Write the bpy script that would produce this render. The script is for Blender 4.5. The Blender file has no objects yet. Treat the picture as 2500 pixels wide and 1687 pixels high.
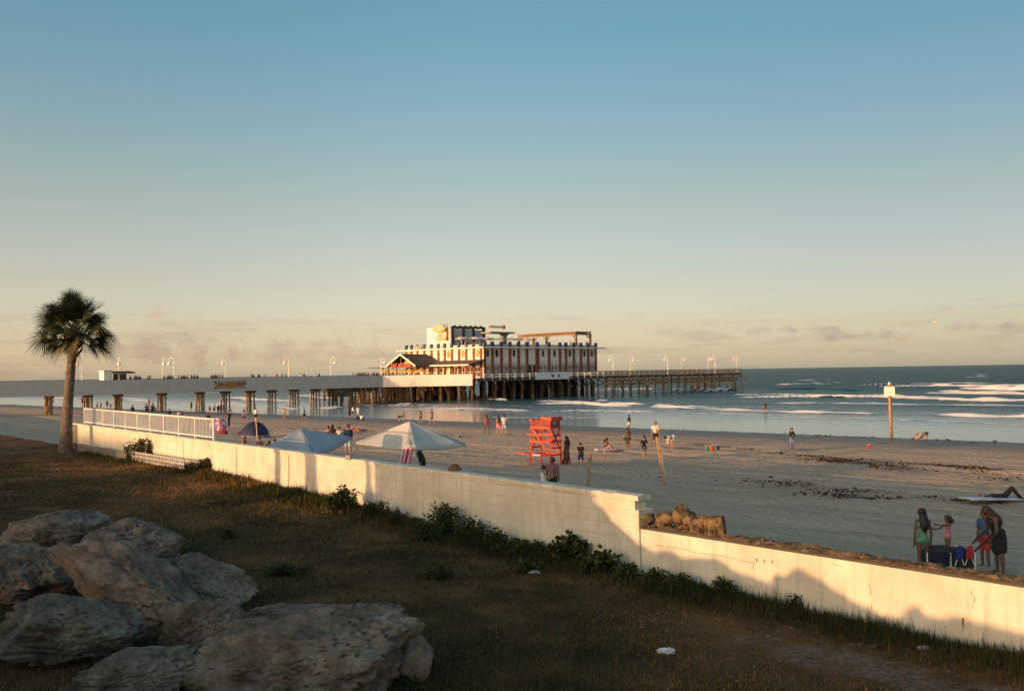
import bpy, bmesh, math, random
import numpy as np
from mathutils import Vector, Matrix, Euler
random.seed(7); rng = np.random.default_rng(7)
R = math.radians
S = bpy.context.scene
COL = S.collection
# ------------------------------------------------------------------ camera
CAM_H = 6.6
FPX = 2350.0                       # focal length in pixels of a 2500 wide frame
cd = bpy.data.cameras.new('camera'); cam = bpy.data.objects.new('camera', cd); COL.objects.link(cam)
cd.sensor_fit = 'HORIZONTAL'; cd.sensor_width = 36.0; cd.lens = 36.0*FPX/2500.0
cd.clip_start = 0.1; cd.clip_end = 60000
CM = Matrix.Rotation(R(90+1.6), 4, 'X') @ Matrix.Rotation(R(-0.93), 4, 'Z')
CM.translation = Vector((0, 0, CAM_H)); cam.matrix_world = CM
S.camera = cam
def ray(x, y):       # direction in the world of a point of the 2500 x 1687 photograph
    return (CM.to_3x3() @ Vector(((x-1250)/FPX, -(y-843.5)/FPX, -1.0))).normalized()
# ------------------------------------------------------------------ sun, sky, exposure
SUN_EL = 6.5
SH = Vector((-0.799, -0.602, 0))                        # towards the sun
sdir = SH.normalized()*math.cos(R(SUN_EL)) + Vector((0, 0, math.sin(R(SUN_EL))))
sl = bpy.data.lights.new('sun', 'SUN'); sl.energy = 4.8; sl.angle = R(0.5); sl.color = (1.0, 0.53, 0.24)
so = bpy.data.objects.new('sun', sl); COL.objects.link(so)
so.rotation_euler = sdir.to_track_quat('Z', 'Y').to_euler(); so.location = (-60, -30, 40)
W = bpy.data.worlds.new('World'); S.world = W; W.use_nodes = True
def world():
    nt = W.node_tree; N = nt.nodes; L = nt.links
    bg = N['Background']; bg.inputs['Strength'].default_value = 0.15
    sky = N.new('ShaderNodeTexSky'); sky.sky_type = 'NISHITA'; sky.sun_disc = False
    sky.sun_elevation = R(SUN_EL); sky.sun_rotation = R(233)
    sky.air_density = 1.0; sky.dust_density = 1.2; sky.ozone_density = 1.6
    # clouds: thin banks low over the sea and one small puff
    tc = N.new('ShaderNodeTexCoord'); sep = N.new('ShaderNodeSeparateXYZ'); L.new(tc.outputs['Generated'], sep.inputs[0])
    mp = N.new('ShaderNodeMapping'); mp.inputs['Scale'].default_value = (7, 7, 60); L.new(tc.outputs['Generated'], mp.inputs[0])
    nz = N.new('ShaderNodeTexNoise'); nz.inputs['Scale'].default_value = 1.3; nz.inputs['Detail'].default_value = 7; nz.inputs['Roughness'].default_value = 0.6
    L.new(mp.outputs[0], nz.inputs['Vector'])
    r1 = N.new('ShaderNodeMapRange'); r1.inputs[1].default_value = 0.50; r1.inputs[2].default_value = 0.66; L.new(nz.outputs['Fac'], r1.inputs[0])
    band = N.new('ShaderNodeValToRGB'); cr = band.color_ramp
    cr.elements[0].position = 0.0; cr.elements[0].color = (0.8,)*3+(1,)
    for p, v in ((0.030, 1.0), (0.055, 0.5), (0.066, 0.1)):
        e = cr.elements.new(p); e.color = (v, v, v, 1)
    cr.elements[-1].position = 0.085; cr.elements[-1].color = (0, 0, 0, 1)
    L.new(sep.outputs['Z'], band.inputs[0])
    m = N.new('ShaderNodeMath'); m.operation = 'MULTIPLY'; L.new(r1.outputs[0], m.inputs[0]); L.new(band.outputs[0], m.inputs[1])
    m2 = N.new('ShaderNodeMath'); m2.operation = 'MULTIPLY'; m2.inputs[1].default_value = 0.55; L.new(m.outputs[0], m2.inputs[0])
    # colour grade of the sky itself
    rampz = N.new('ShaderNodeValToRGB'); c2 = rampz.color_ramp; K = 5.0
    stops = [(0.0, (3.45, 3.6, 5.6)), (.02, (2.42, 2.38, 3.5)), (.045, (2.08, 1.84, 2.28)), (.093, (2.0, 1.58, 1.62)), (.171, (1.9, 1.55, 1.34)), (.333, (1.23, 1.61, 1.53)), (.6, (1.05, 1.45, 1.5))]
    for i, (p, c) in enumerate(stops):
        e = c2.elements[0] if i == 0 else (c2.elements[-1] if i == len(stops)-1 else c2.elements.new(p))
        e.position = p; e.color = tuple(v/K for v in c)+(1,)
    L.new(sep.outputs['Z'], rampz.inputs[0])
    sc5 = N.new('ShaderNodeVectorMath'); sc5.operation = 'SCALE'; sc5.inputs['Scale'].default_value = K; L.new(rampz.outputs[0], sc5.inputs[0])
    mul = N.new('ShaderNodeMixRGB'); mul.blend_type = 'MULTIPLY'; mul.inputs[0].default_value = 1.0
    L.new(sky.outputs[0], mul.inputs[1]); L.new(sc5.outputs[0], mul.inputs[2])
    # fill added to the sky: brighter and warmer round the low sun behind the viewer
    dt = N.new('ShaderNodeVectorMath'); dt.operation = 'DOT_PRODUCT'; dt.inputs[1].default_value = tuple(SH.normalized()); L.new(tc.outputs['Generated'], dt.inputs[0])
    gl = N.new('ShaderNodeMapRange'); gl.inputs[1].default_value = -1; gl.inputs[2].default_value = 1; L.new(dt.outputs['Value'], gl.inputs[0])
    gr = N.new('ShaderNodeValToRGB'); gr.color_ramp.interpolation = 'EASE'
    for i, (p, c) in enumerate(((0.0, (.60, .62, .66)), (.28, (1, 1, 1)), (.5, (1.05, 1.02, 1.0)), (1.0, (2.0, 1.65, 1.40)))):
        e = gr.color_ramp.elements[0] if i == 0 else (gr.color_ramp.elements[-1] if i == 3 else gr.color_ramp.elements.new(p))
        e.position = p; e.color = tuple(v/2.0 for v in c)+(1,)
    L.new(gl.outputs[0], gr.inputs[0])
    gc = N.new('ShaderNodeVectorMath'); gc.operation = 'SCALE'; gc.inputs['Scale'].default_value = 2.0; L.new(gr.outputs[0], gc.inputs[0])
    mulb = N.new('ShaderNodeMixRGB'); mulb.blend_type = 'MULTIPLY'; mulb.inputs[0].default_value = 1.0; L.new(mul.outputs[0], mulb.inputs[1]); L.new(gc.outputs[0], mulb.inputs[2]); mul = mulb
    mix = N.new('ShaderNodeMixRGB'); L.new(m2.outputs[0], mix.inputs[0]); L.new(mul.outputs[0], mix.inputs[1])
    ccol = N.new('ShaderNodeMixRGB'); ccol.blend_type = 'MULTIPLY'; ccol.inputs[0].default_value = 1.0
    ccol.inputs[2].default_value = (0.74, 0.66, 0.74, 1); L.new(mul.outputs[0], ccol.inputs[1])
    L.new(ccol.outputs[0], mix.inputs[2])
    # one small puff of cloud low on the left, and a few flecks low on the right
    last = mix.outputs[0]
    for (px, py, rad, sx, sz, amt, colr) in ((372, 770, .026, 1.0, 1.5, .50, (1.03, .86, .84)), (415, 790, .020, .7, 2.2, .40, (.98, .84, .86)), (1880, 806, .030, .45, 3.0, .34, (.84, .78, .86)), (1990, 806, .030, .4, 3.4, .38, (.82, .76, .84)), (2120, 818, .034, .38, 3.4, .38, (.82, .77, .85)), (2350, 800, .034, .4, 2.8, .34, (.86, .80, .86)), (2440, 793, .025, .5, 3.4, .34, (.84, .79, .86)), (2200, 828, .02, .6, 2.6, .4, (1.0, .85, .82)), (330, 850, .10, .5, 3.2, .30, (.88, .82, .88)), (700, 858, .12, .4, 4.0, .34, (.86, .81, .88))):
        d = ray(px, py); sb = N.new('ShaderNodeVectorMath'); sb.operation = 'SUBTRACT'; sb.inputs[1].default_value = tuple(d); L.new(tc.outputs['Generated'], sb.inputs[0])
        mpp = N.new('ShaderNodeMapping'); mpp.inputs['Scale'].default_value = (sx, sx, sz); L.new(sb.outputs[0], mpp.inputs[0])
        ln = N.new('ShaderNodeVectorMath'); ln.operation = 'LENGTH'; L.new(mpp.outputs[0], ln.inputs[0])
        pz = N.new('ShaderNodeTexNoise'); pz.inputs['Scale'].default_value = 55; pz.inputs['Detail'].default_value = 6; pz.inputs['Roughness'].default_value = .62; L.new(tc.outputs['Generated'], pz.inputs['Vector'])
        ma = N.new('ShaderNodeMath'); ma.operation = 'MULTIPLY_ADD'; ma.inputs[1].default_value = rad*2.6; L.new(pz.outputs['Fac'], ma.inputs[0]); L.new(ln.outputs['Value'], ma.inputs[2])
        mr = N.new('ShaderNodeMapRange'); mr.interpolation_type = 'SMOOTHSTEP'; mr.inputs[1].default_value = rad*1.9; mr.inputs[2].default_value = rad*1.1; mr.inputs[3].default_value = 0; mr.inputs[4].default_value = amt; L.new(ma.outputs[0], mr.inputs[0])
        cm_ = N.new('ShaderNodeMixRGB'); cm_.blend_type = 'MULTIPLY'; cm_.inputs[2].default_value = tuple(colr)+(1,); L.new(mr.outputs[0], cm_.inputs[0]); L.new(last, cm_.inputs[1])
        cm_.inputs[2].default_value = tuple(1-(1-v)*2.2 for v in colr)+(1,); last = cm_.outputs[0]
    L.new(last, bg.inputs['Color'])
world()
S.view_settings.view_transform = 'Standard'; S.view_settings.look = 'None'
S.view_settings.gamma = 1.0; S.view_settings.use_curve_mapping = False
S.view_settings.exposure = 0.0
S.cycles.max_bounces = 5

# ------------------------------------------------------------------ helpers
def at_z(x, y, z):
    r = ray(x, y); t = (z-CAM_H)/r.z
    return Vector((0, 0, CAM_H)) + r*t
def at_Y(x, y, Y):
    r = ray(x, y); return Vector((0, 0, CAM_H)) + r*(Y/r.y)
def hor(x): return 929.7-0.01633*x
def at_plane(x, y, p0, n):
    r = ray(x, y); o = Vector((0, 0, CAM_H)); t = (Vector(p0)-o).dot(n)/r.dot(n)
    return o + r*t
_grids = {}
def vnoise(x, y, seed=0):
    if seed not in _grids: _grids[seed] = np.random.default_rng(1000+seed).random((256, 256))
    g = _grids[seed]; xi = np.floor(x).astype(int); yi = np.floor(y).astype(int)
    fx = x-xi; fy = y-yi; fx = fx*fx*(3-2*fx); fy = fy*fy*(3-2*fy)
    a = g[xi % 256, yi % 256]; b = g[(xi+1) % 256, yi % 256]; c = g[xi % 256, (yi+1) % 256]; d = g[(xi+1) % 256, (yi+1) % 256]
    return (a*(1-fx)+b*fx)*(1-fy)+(c*(1-fx)+d*fx)*fy
def fbm(x, y, seed=0, oct=4):
    x = np.asarray(x, float); y = np.asarray(y, float); v = 0*x; a = .5
    for i in range(oct):
        v = v + a*vnoise(x, y, seed+i); x = x*2.03+17.1; y = y*2.03+3.7; a *= .5
    return v/(1-.5**oct)
_g3 = {}
def fbm3(P, sc, seed=0, oct=4):
    """value noise in three dimensions, so that nothing is smeared along one axis"""
    if 0 not in _g3: _g3[0] = np.random.default_rng(99).random((64, 64, 64))
    g = _g3[0]; P = np.asarray(P, float)*sc+seed*7.31; v = np.zeros(len(P)); a = .5
    for _ in range(oct):
        i = np.floor(P).astype(int); f = P-i; f = f*f*(3-2*f); i0 = i % 64; i1 = (i+1) % 64; s = 0
        for cx in (0, 1):
            for cy in (0, 1):
                for cz in (0, 1):
                    w = (f[:, 0] if cx else 1-f[:, 0])*(f[:, 1] if cy else 1-f[:, 1])*(f[:, 2] if cz else 1-f[:, 2])
                    s = s+w*g[(i1 if cx else i0)[:, 0], (i1 if cy else i0)[:, 1], (i1 if cz else i0)[:, 2]]
        v += a*s; P = P*2.03+11.7; a *= .5
    return v/(1-.5**oct)
class MB:
    """collects shapes and links them as ONE mesh object"""
    def __init__(s): s.v = []; s.f = []
    def add(s, vs, fs):
        b = len(s.v); s.v += [tuple(v) for v in vs]; s.f += [tuple(b+i for i in f) for f in fs]; return s
    def box(s, c, d, rz=0.0):
        hx, hy, hz = d[0]/2, d[1]/2, d[2]/2; ca, sa = math.cos(rz), math.sin(rz); vs = []
        for z in (-hz, hz):
            for x, y in ((-hx, -hy), (hx, -hy), (hx, hy), (-hx, hy)):
                vs.append((c[0]+x*ca-y*sa, c[1]+x*sa+y*ca, c[2]+z))
        return s.add(vs, [(3,2,1,0),(4,5,6,7),(0,1,5,4),(1,2,6,5),(2,3,7,6),(3,0,4,7)])
    def bx(s, x0, x1, y0, y1, z0, z1):
        return s.box(((x0+x1)/2, (y0+y1)/2, (z0+z1)/2), (abs(x1-x0), abs(y1-y0), abs(z1-z0)))
    def beam(s, a, b, w, h=None):
        a = Vector(a); b = Vector(b); h = h or w; d = (b-a).normalized()
        up = Vector((0, 0, 1)) if abs(d.z) < .95 else Vector((1, 0, 0))
        sd = d.cross(up).normalized()*(w/2); u = sd.cross(d).normalized()*(h/2); vs = []
        for p in (a, b):
            for q in (-sd-u, sd-u, sd+u, -sd+u): vs.append(p+q)
        return s.add(vs, [(3,2,1,0),(4,5,6,7),(0,1,5,4),(1,2,6,5),(2,3,7,6),(3,0,4,7)])
    def tube(s, pts, rad, n=8, cap=True):
        pts = [Vector(p) for p in pts]; m = len(pts)
        if not hasattr(rad, '__len__'): rad = [rad]*m
        vs = []; pu = None
        for i, p in enumerate(pts):
            d = (pts[min(i+1, m-1)]-pts[max(i-1, 0)]).normalized()
            if pu is None: pu = d.orthogonal().normalized()
            pu = (pu-d*pu.dot(d)).normalized(); w = d.cross(pu)
            for k in range(n):
                a = 2*math.pi*k/n; vs.append(p+(pu*math.cos(a)+w*math.sin(a))*rad[i])
        fs = [(i*n+k, i*n+(k+1) % n, (i+1)*n+(k+1) % n, (i+1)*n+k) for i in range(m-1) for k in range(n)]
        if cap: fs += [tuple(range(n))[::-1], tuple((m-1)*n+k for k in range(n))]
        return s.add(vs, fs)
    def lathe(s, prof, c=(0, 0, 0), n=16):
        vs = []; m = len(prof)
        for r, z in prof:
            for k in range(n):
                a = 2*math.pi*k/n; vs.append((c[0]+r*math.cos(a), c[1]+r*math.sin(a), c[2]+z))
        fs = [(i*n+k, i*n+(k+1) % n, (i+1)*n+(k+1) % n, (i+1)*n+k) for i in range(m-1) for k in range(n)]
        fs += [tuple(range(n))[::-1], tuple((m-1)*n+k for k in range(n))]
        return s.add(vs, fs)
    def prism(s, poly, org, ex, ey, th):
        """polygon in the plane (ex, ey) at org, given thickness along ex x ey"""
        ex = Vector(ex); ey = Vector(ey); nn = ex.cross(ey).normalized()*th; org = Vector(org); n = len(poly)
        vs = [org+ex*a+ey*b for a, b in poly]+[org+ex*a+ey*b+nn for a, b in poly]
        return s.add(vs, [tuple(range(n))[::-1], tuple(range(n, 2*n))]+[(i, (i+1) % n, n+(i+1) % n, n+i) for i in range(n)])
    def ell(s, c, r, nu=10, nv=7, rot=None):
        vs = []; c = Vector(c)
        for j in range(1, nv):
            t = math.pi*j/nv
            for i in range(nu):
                a = 2*math.pi*i/nu; p = Vector((r[0]*math.sin(t)*math.cos(a), r[1]*math.sin(t)*math.sin(a), r[2]*math.cos(t)))
                vs.append(c+(rot @ p if rot else p))
        top = Vector((0, 0, r[2])); bot = -top
        vs += [c+(rot @ top if rot else top), c+(rot @ bot if rot else bot)]
        T = len(vs)-2; fs = []
        for j in range(nv-2):
            for i in range(nu): fs.append((j*nu+i, (j+1)*nu+i, (j+1)*nu+(i+1) % nu, j*nu+(i+1) % nu))
        for i in range(nu):
            fs.append((T, i, (i+1) % nu)); fs.append((T+1, (nv-2)*nu+(i+1) % nu, (nv-2)*nu+i))
        return s.add(vs, fs)
    def mesh(s, name, smooth=False):
        me = bpy.data.meshes.new(name); me.from_pydata(s.v, [], s.f); me.validate(); me.update()
        bm = bmesh.new(); bm.from_mesh(me); bmesh.ops.recalc_face_normals(bm, faces=bm.faces); bm.to_mesh(me); bm.free()
        if smooth: me.polygons.foreach_set('use_smooth', [True]*len(me.polygons))
        return me
    def build(s, name, m, parent=None, smooth=False):
        return link(name, s.mesh(name, smooth), m, parent)
def link(name, me, m=None, parent=None):
    o = bpy.data.objects.new(name, me); COL.objects.link(o)
    if m is not None:
        if len(me.materials) == 0: me.materials.append(m)
        elif me.materials[0] != m:
            o.material_slots[0].link = 'OBJECT'; o.material_slots[0].material = m
    if parent: o.parent = parent
    return o
def tag(o, label=None, cat=None, group=None, kind=None):
    for k, v in (('label', label), ('category', cat), ('group', group), ('kind', kind)):
        if v: o[k] = v
    return o
def thing(name, label, cat, loc=(0, 0, 0), rz=0.0, group=None):
    o = bpy.data.objects.new(name, None); COL.objects.link(o); o.empty_display_size = .2
    o.location = loc; o.rotation_euler = (0, 0, rz); return tag(o, label, cat, group)
def copy_tree(o, parent=None, kids=None):
    c = o.copy(); COL.objects.link(c); c.parent = parent
    for ch in o.children: copy_tree(ch, c)
    return c
def grid_mesh(name, X, Y, Z, m, kind=None, attr=None, smooth=True):
    n, k = X.shape; me = bpy.data.meshes.new(name)
    co = np.stack([X, Y, Z], -1).reshape(-1, 3).astype(np.float32)
    i = np.arange(n-1)[:, None]*k+np.arange(k-1)[None, :]; i = i.ravel()
    q = np.stack([i, i+1, i+k+1, i+k], 1).astype(np.int32)
    me.vertices.add(len(co)); me.vertices.foreach_set('co', co.ravel())
    me.loops.add(q.size); me.loops.foreach_set('vertex_index', q.ravel())
    me.polygons.add(len(q)); me.polygons.foreach_set('loop_start', np.arange(0, q.size, 4, dtype=np.int32))
    me.update(calc_edges=True); me.validate()
    me.polygons.foreach_set('use_smooth', [smooth]*len(me.polygons))
    for an, av in (attr or {}).items():
        a = me.attributes.new(an, 'FLOAT', 'POINT'); a.data.foreach_set('value', av.ravel().astype(np.float32))
    # normals up
    if me.polygons[0].normal.z < 0: me.flip_normals()
    o = link(name, me, m); return tag(o, kind=kind)
def tri_mesh(name, V, m, attr=None, nper=3, kind=None, parent=None):
    """loose polygons of nper corners each, V is (n, nper, 3)"""
    n = len(V); me = bpy.data.meshes.new(name)
    me.vertices.add(n*nper); me.vertices.foreach_set('co', V.reshape(-1).astype(np.float32))
    me.loops.add(n*nper); me.loops.foreach_set('vertex_index', np.arange(n*nper, dtype=np.int32))
    me.polygons.add(n); me.polygons.foreach_set('loop_start', np.arange(0, n*nper, nper, dtype=np.int32))
    me.update(calc_edges=True)
    if attr is not None:
        a = me.attributes.new('tone', 'FLOAT', 'POINT'); a.data.foreach_set('value', np.repeat(attr, nper).astype(np.float32))
    o = link(name, me, m, parent); return tag(o, kind=kind) if kind else o
# ------------------------------------------------------------------ materials
_m = {}
def mat(name, col, rough=.7, var=.0, scale=3.0, bump=0.0, bscale=20.0, metal=0.0, spec=.5, col2=None, thr=None):
    """procedural material: base colour broken up by noise between col and col2 (or darker/lighter by var), noise bump"""
    if name in _m: return _m[name]
    m = bpy.data.materials.new(name); m.use_nodes = True; nt = m.node_tree; N = nt.nodes; L = nt.links
    b = N['Principled BSDF']; b.inputs['Roughness'].default_value = rough; b.inputs['Metallic'].default_value = metal
    b.inputs['Specular IOR Level'].default_value = spec
    c = tuple(col)+(1,); b.inputs['Base Color'].default_value = c
    tc = N.new('ShaderNodeTexCoord')
    if var > 0 or col2:
        nz = N.new('ShaderNodeTexNoise'); nz.inputs['Scale'].default_value = scale; nz.inputs['Detail'].default_value = 6
        L.new(tc.outputs['Object'], nz.inputs['Vector'])
        rp = N.new('ShaderNodeValToRGB'); t = thr or (.35, .65)
        rp.color_ramp.elements[0].position = t[0]; rp.color_ramp.elements[1].position = t[1]
        if col2: ca, cb = c, tuple(col2)+(1,)
        else: ca = tuple(x*(1-var) for x in col)+(1,); cb = tuple(min(1, x*(1+var)) for x in col)+(1,)
        rp.color_ramp.elements[0].color = ca; rp.color_ramp.elements[1].color = cb
        L.new(nz.outputs['Fac'], rp.inputs[0]); L.new(rp.outputs[0], b.inputs['Base Color'])
    if bump > 0:
        n2 = N.new('ShaderNodeTexNoise'); n2.inputs['Scale'].default_value = bscale; n2.inputs['Detail'].default_value = 5
        L.new(tc.outputs['Object'], n2.inputs['Vector'])
        bp = N.new('ShaderNodeBump'); bp.inputs['Strength'].default_value = bump; bp.inputs['Distance'].default_value = .05
        L.new(n2.outputs['Fac'], bp.inputs['Height']); L.new(bp.outputs[0], b.inputs['Normal'])
    _m[name] = m; return m
def tone_mat(name, stops, rough=.8, trans=0.0):
    """leaf material: each leaf takes its tint from its own 'tone' attribute"""
    m = bpy.data.materials.new(name); m.use_nodes = True; nt = m.node_tree; N = nt.nodes; L = nt.links; b = N['Principled BSDF']
    b.inputs['Roughness'].default_value = rough; b.inputs['Specular IOR Level'].default_value = .2
    at = N.new('ShaderNodeAttribute'); at.attribute_name = 'tone'; rp = N.new('ShaderNodeValToRGB'); cr = rp.color_ramp
    cr.elements[0].color = stops[0]+(1,); cr.elements[-1].color = stops[-1]+(1,)
    for i, c in enumerate(stops[1:-1]):
        e = cr.elements.new((i+1)/(len(stops)-1)); e.color = c+(1,)
    L.new(at.outputs['Fac'], rp.inputs[0]); L.new(rp.outputs[0], b.inputs['Base Color'])
    return m
# ------------------------------------------------------------------ geography
# sea wall line: P1 is the step between high and low wall; WD runs along it to the left, WN towards the sea
P1 = at_Y(1560, 1210, 16.1); P2 = at_Y(2457, 1400, 11.5)
P1.z = P2.z = 0
WD = (P1-P2).normalized(); WN = Vector((WD.y, -WD.x, 0))
WC = P1.dot(WN)
WANG = math.atan2(WD.y, WD.x)
def wall_pt(x, y): return at_plane(x, y, P1, WN)
def wall_l(x): return (wall_pt(x, 1100)-P1).dot(WD)
def shore_s(X, Y): return .714*X+.700*Y
def beach_z(X, Y):
    s = shore_s(np.asarray(X, float), np.asarray(Y, float)); t = np.clip((s-13)/74.5, 0, 1)
    z = 2.0*(1-t)**1.8
    return np.where(s > 87.5, -.022*(s-87.5), z)
def land_z(X, Y):
    X = np.asarray(X, float); Y = np.asarray(Y, float)
    l = (X-P1.x)*WD.x+(Y-P1.y)*WD.y
    z = 3.22+.40*np.clip((l-2)/16, 0, 1)-.05*np.clip(-l/6, 0, 1)
    return z+.12*(fbm(X*.35, Y*.35, 3)-.5)+.04*(fbm(X*1.7, Y*1.7, 9)-.5)
def ground_hit(x, y, fn):
    z = 1.0
    for _ in range(30):
        p = at_z(x, y, z); z = .5*z+.5*float(fn(p.x, p.y))
    return at_z(x, y, z)
def beach_hit(x, y): return ground_hit(x, y, beach_z)
def land_hit(x, y): return ground_hit(x, y, land_z)
def nonuni(a, b, step, far, g=1.25):
    c = list(np.arange(a, b+1e-6, step)); d = step; lo = [a]; hi = [c[-1]]
    while hi[-1] < far: d *= g; hi.append(hi[-1]+d)
    d = step
    while lo[-1] > -far: d *= g; lo.append(lo[-1]-d)
    return np.array(lo[:0:-1]+c+hi[1:])

# ------------------------------------------------------------------ beach
SUx, SUy = -.700, .714
def make_beach():
    m = bpy.data.materials.new('beach_sand'); m.use_nodes = True; nt = m.node_tree; N = nt.nodes; L = nt.links; b = N['Principled BSDF']
    geo = N.new('ShaderNodeTexCoord')
    def noise(sc, det, vec, rough=.55):
        n = N.new('ShaderNodeTexNoise'); n.inputs['Scale'].default_value = sc; n.inputs['Detail'].default_value = det; n.inputs['Roughness'].default_value = rough
        L.new(vec, n.inputs['Vector']); return n.outputs['Fac']
    O = geo.outputs['Object']
    rot = N.new('ShaderNodeMapping'); rot.inputs['Rotation'].default_value = (0, 0, -R(134.4)); rot.inputs['Scale'].default_value = (1, 1, 1); L.new(O, rot.inputs[0])
    st = N.new('ShaderNodeMapping'); st.inputs['Scale'].default_value = (.16, 1.0, 1); L.new(rot.outputs[0], st.inputs[0])
    big = noise(.9, 5, st.outputs[0]); fine = noise(6, 6, O, .7)
    rp = N.new('ShaderNodeValToRGB'); rp.color_ramp.elements[0].position = .3; rp.color_ramp.elements[1].position = .72
    rp.color_ramp.elements[0].color = (.44, .31, .212, 1); rp.color_ramp.elements[1].color = (.61, .455, .32, 1); L.new(big, rp.inputs[0])
    mx = N.new('ShaderNodeMixRGB'); mx.blend_type = 'OVERLAY'; mx.inputs[0].default_value = .45; L.new(rp.outputs[0], mx.inputs[1]); L.new(fine, mx.inputs[2])
    # wet, darker and glossier below the last high-water line
    dot = N.new('ShaderNodeVectorMath'); dot.operation = 'DOT_PRODUCT'; dot.inputs[1].default_value = (.714, .7, 0); L.new(O, dot.inputs[0])
    jit = N.new('ShaderNodeMath'); jit.operation = 'MULTIPLY_ADD'; jit.inputs[1].default_value = 5.0; L.new(noise(.12, 3, O), jit.inputs[0]); L.new(dot.outputs['Value'], jit.inputs[2])
    wet = N.new('ShaderNodeMapRange'); wet.inputs[1].default_value = 76; wet.inputs[2].default_value = 88; L.new(jit.outputs[0], wet.inputs[0])
    mw = N.new('ShaderNodeMixRGB'); mw.inputs[2].default_value = (.125, .108, .092, 1); L.new(wet.outputs[0], mw.inputs[0]); L.new(mx.outputs[0], mw.inputs[1])
    L.new(mw.outputs[0], b.inputs['Base Color'])
    rr = N.new('ShaderNodeMapRange'); rr.inputs[3].default_value = .95; rr.inputs[4].default_value = .42; L.new(wet.outputs[0], rr.inputs[0]); L.new(rr.outputs[0], b.inputs['Roughness'])
    b.inputs['Specular IOR Level'].default_value = .25
    # footprints, tyre ruts along the shore, ripples
    vo = N.new('ShaderNodeTexVoronoi'); vo.inputs['Scale'].default_value = 2.6; L.new(O, vo.inputs['Vector'])
    rut = noise(2.4, 4, st.outputs[0])
    a1 = N.new('ShaderNodeMath'); a1.operation = 'MULTIPLY_ADD'; a1.inputs[1].default_value = .55; L.new(vo.outputs['Distance'], a1.inputs[0]); L.new(noise(3.2, 6, O, .65), a1.inputs[2])
    a2 = N.new('ShaderNodeMath'); a2.operation = 'MULTIPLY_ADD'; a2.inputs[1].default_value = .9; L.new(rut, a2.inputs[0]); L.new(a1.outputs[0], a2.inputs[2])
    bp = N.new('ShaderNodeBump'); bp.inputs['Distance'].default_value = .15
    bs = N.new('ShaderNodeMapRange'); bs.inputs[3].default_value = .95; bs.inputs[4].default_value = .06; L.new(wet.outputs[0], bs.inputs[0]); L.new(bs.outputs[0], bp.inputs['Strength'])
    L.new(a2.outputs[0], bp.inputs['Height']); L.new(bp.outputs[0], b.inputs['Normal'])
    c = np.concatenate([np.arange(WC+.02, WC+80, .35), np.arange(WC+80, 140, 1.0)])
    l = nonuni(-40, 120, .6, 3000)
    C, Lg = np.meshgrid(c, l, indexing='ij')
    X = WN.x*C+WD.x*Lg; Y = WN.y*C+WD.y*Lg
    X += P1.x-WC*WN.x; Y += P1.y-WC*WN.y
    Z = beach_z(X, Y)
    dry = np.clip((84-shore_s(X, Y))/20, 0, 1)
    rl = X*SUx+Y*SUy; rs = shore_s(X, Y)
    Z = Z+dry*(.20*(fbm(rl*.035, rs*.38, 55, 4)-.5)*2*np.clip((rs-22)/14, 0.2, 1)+.07*(fbm(rl*.05, rs*1.4, 58, 3)-.5)*2)
    Z = Z+dry*(.16*(fbm(X*.25, Y*.25, 5)-.5)+.09*(fbm(X*1.1, Y*1.1, 6)-.5))
    grid_mesh('beach_sand', X, Y, Z, m, 'structure')
make_beach()

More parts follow.
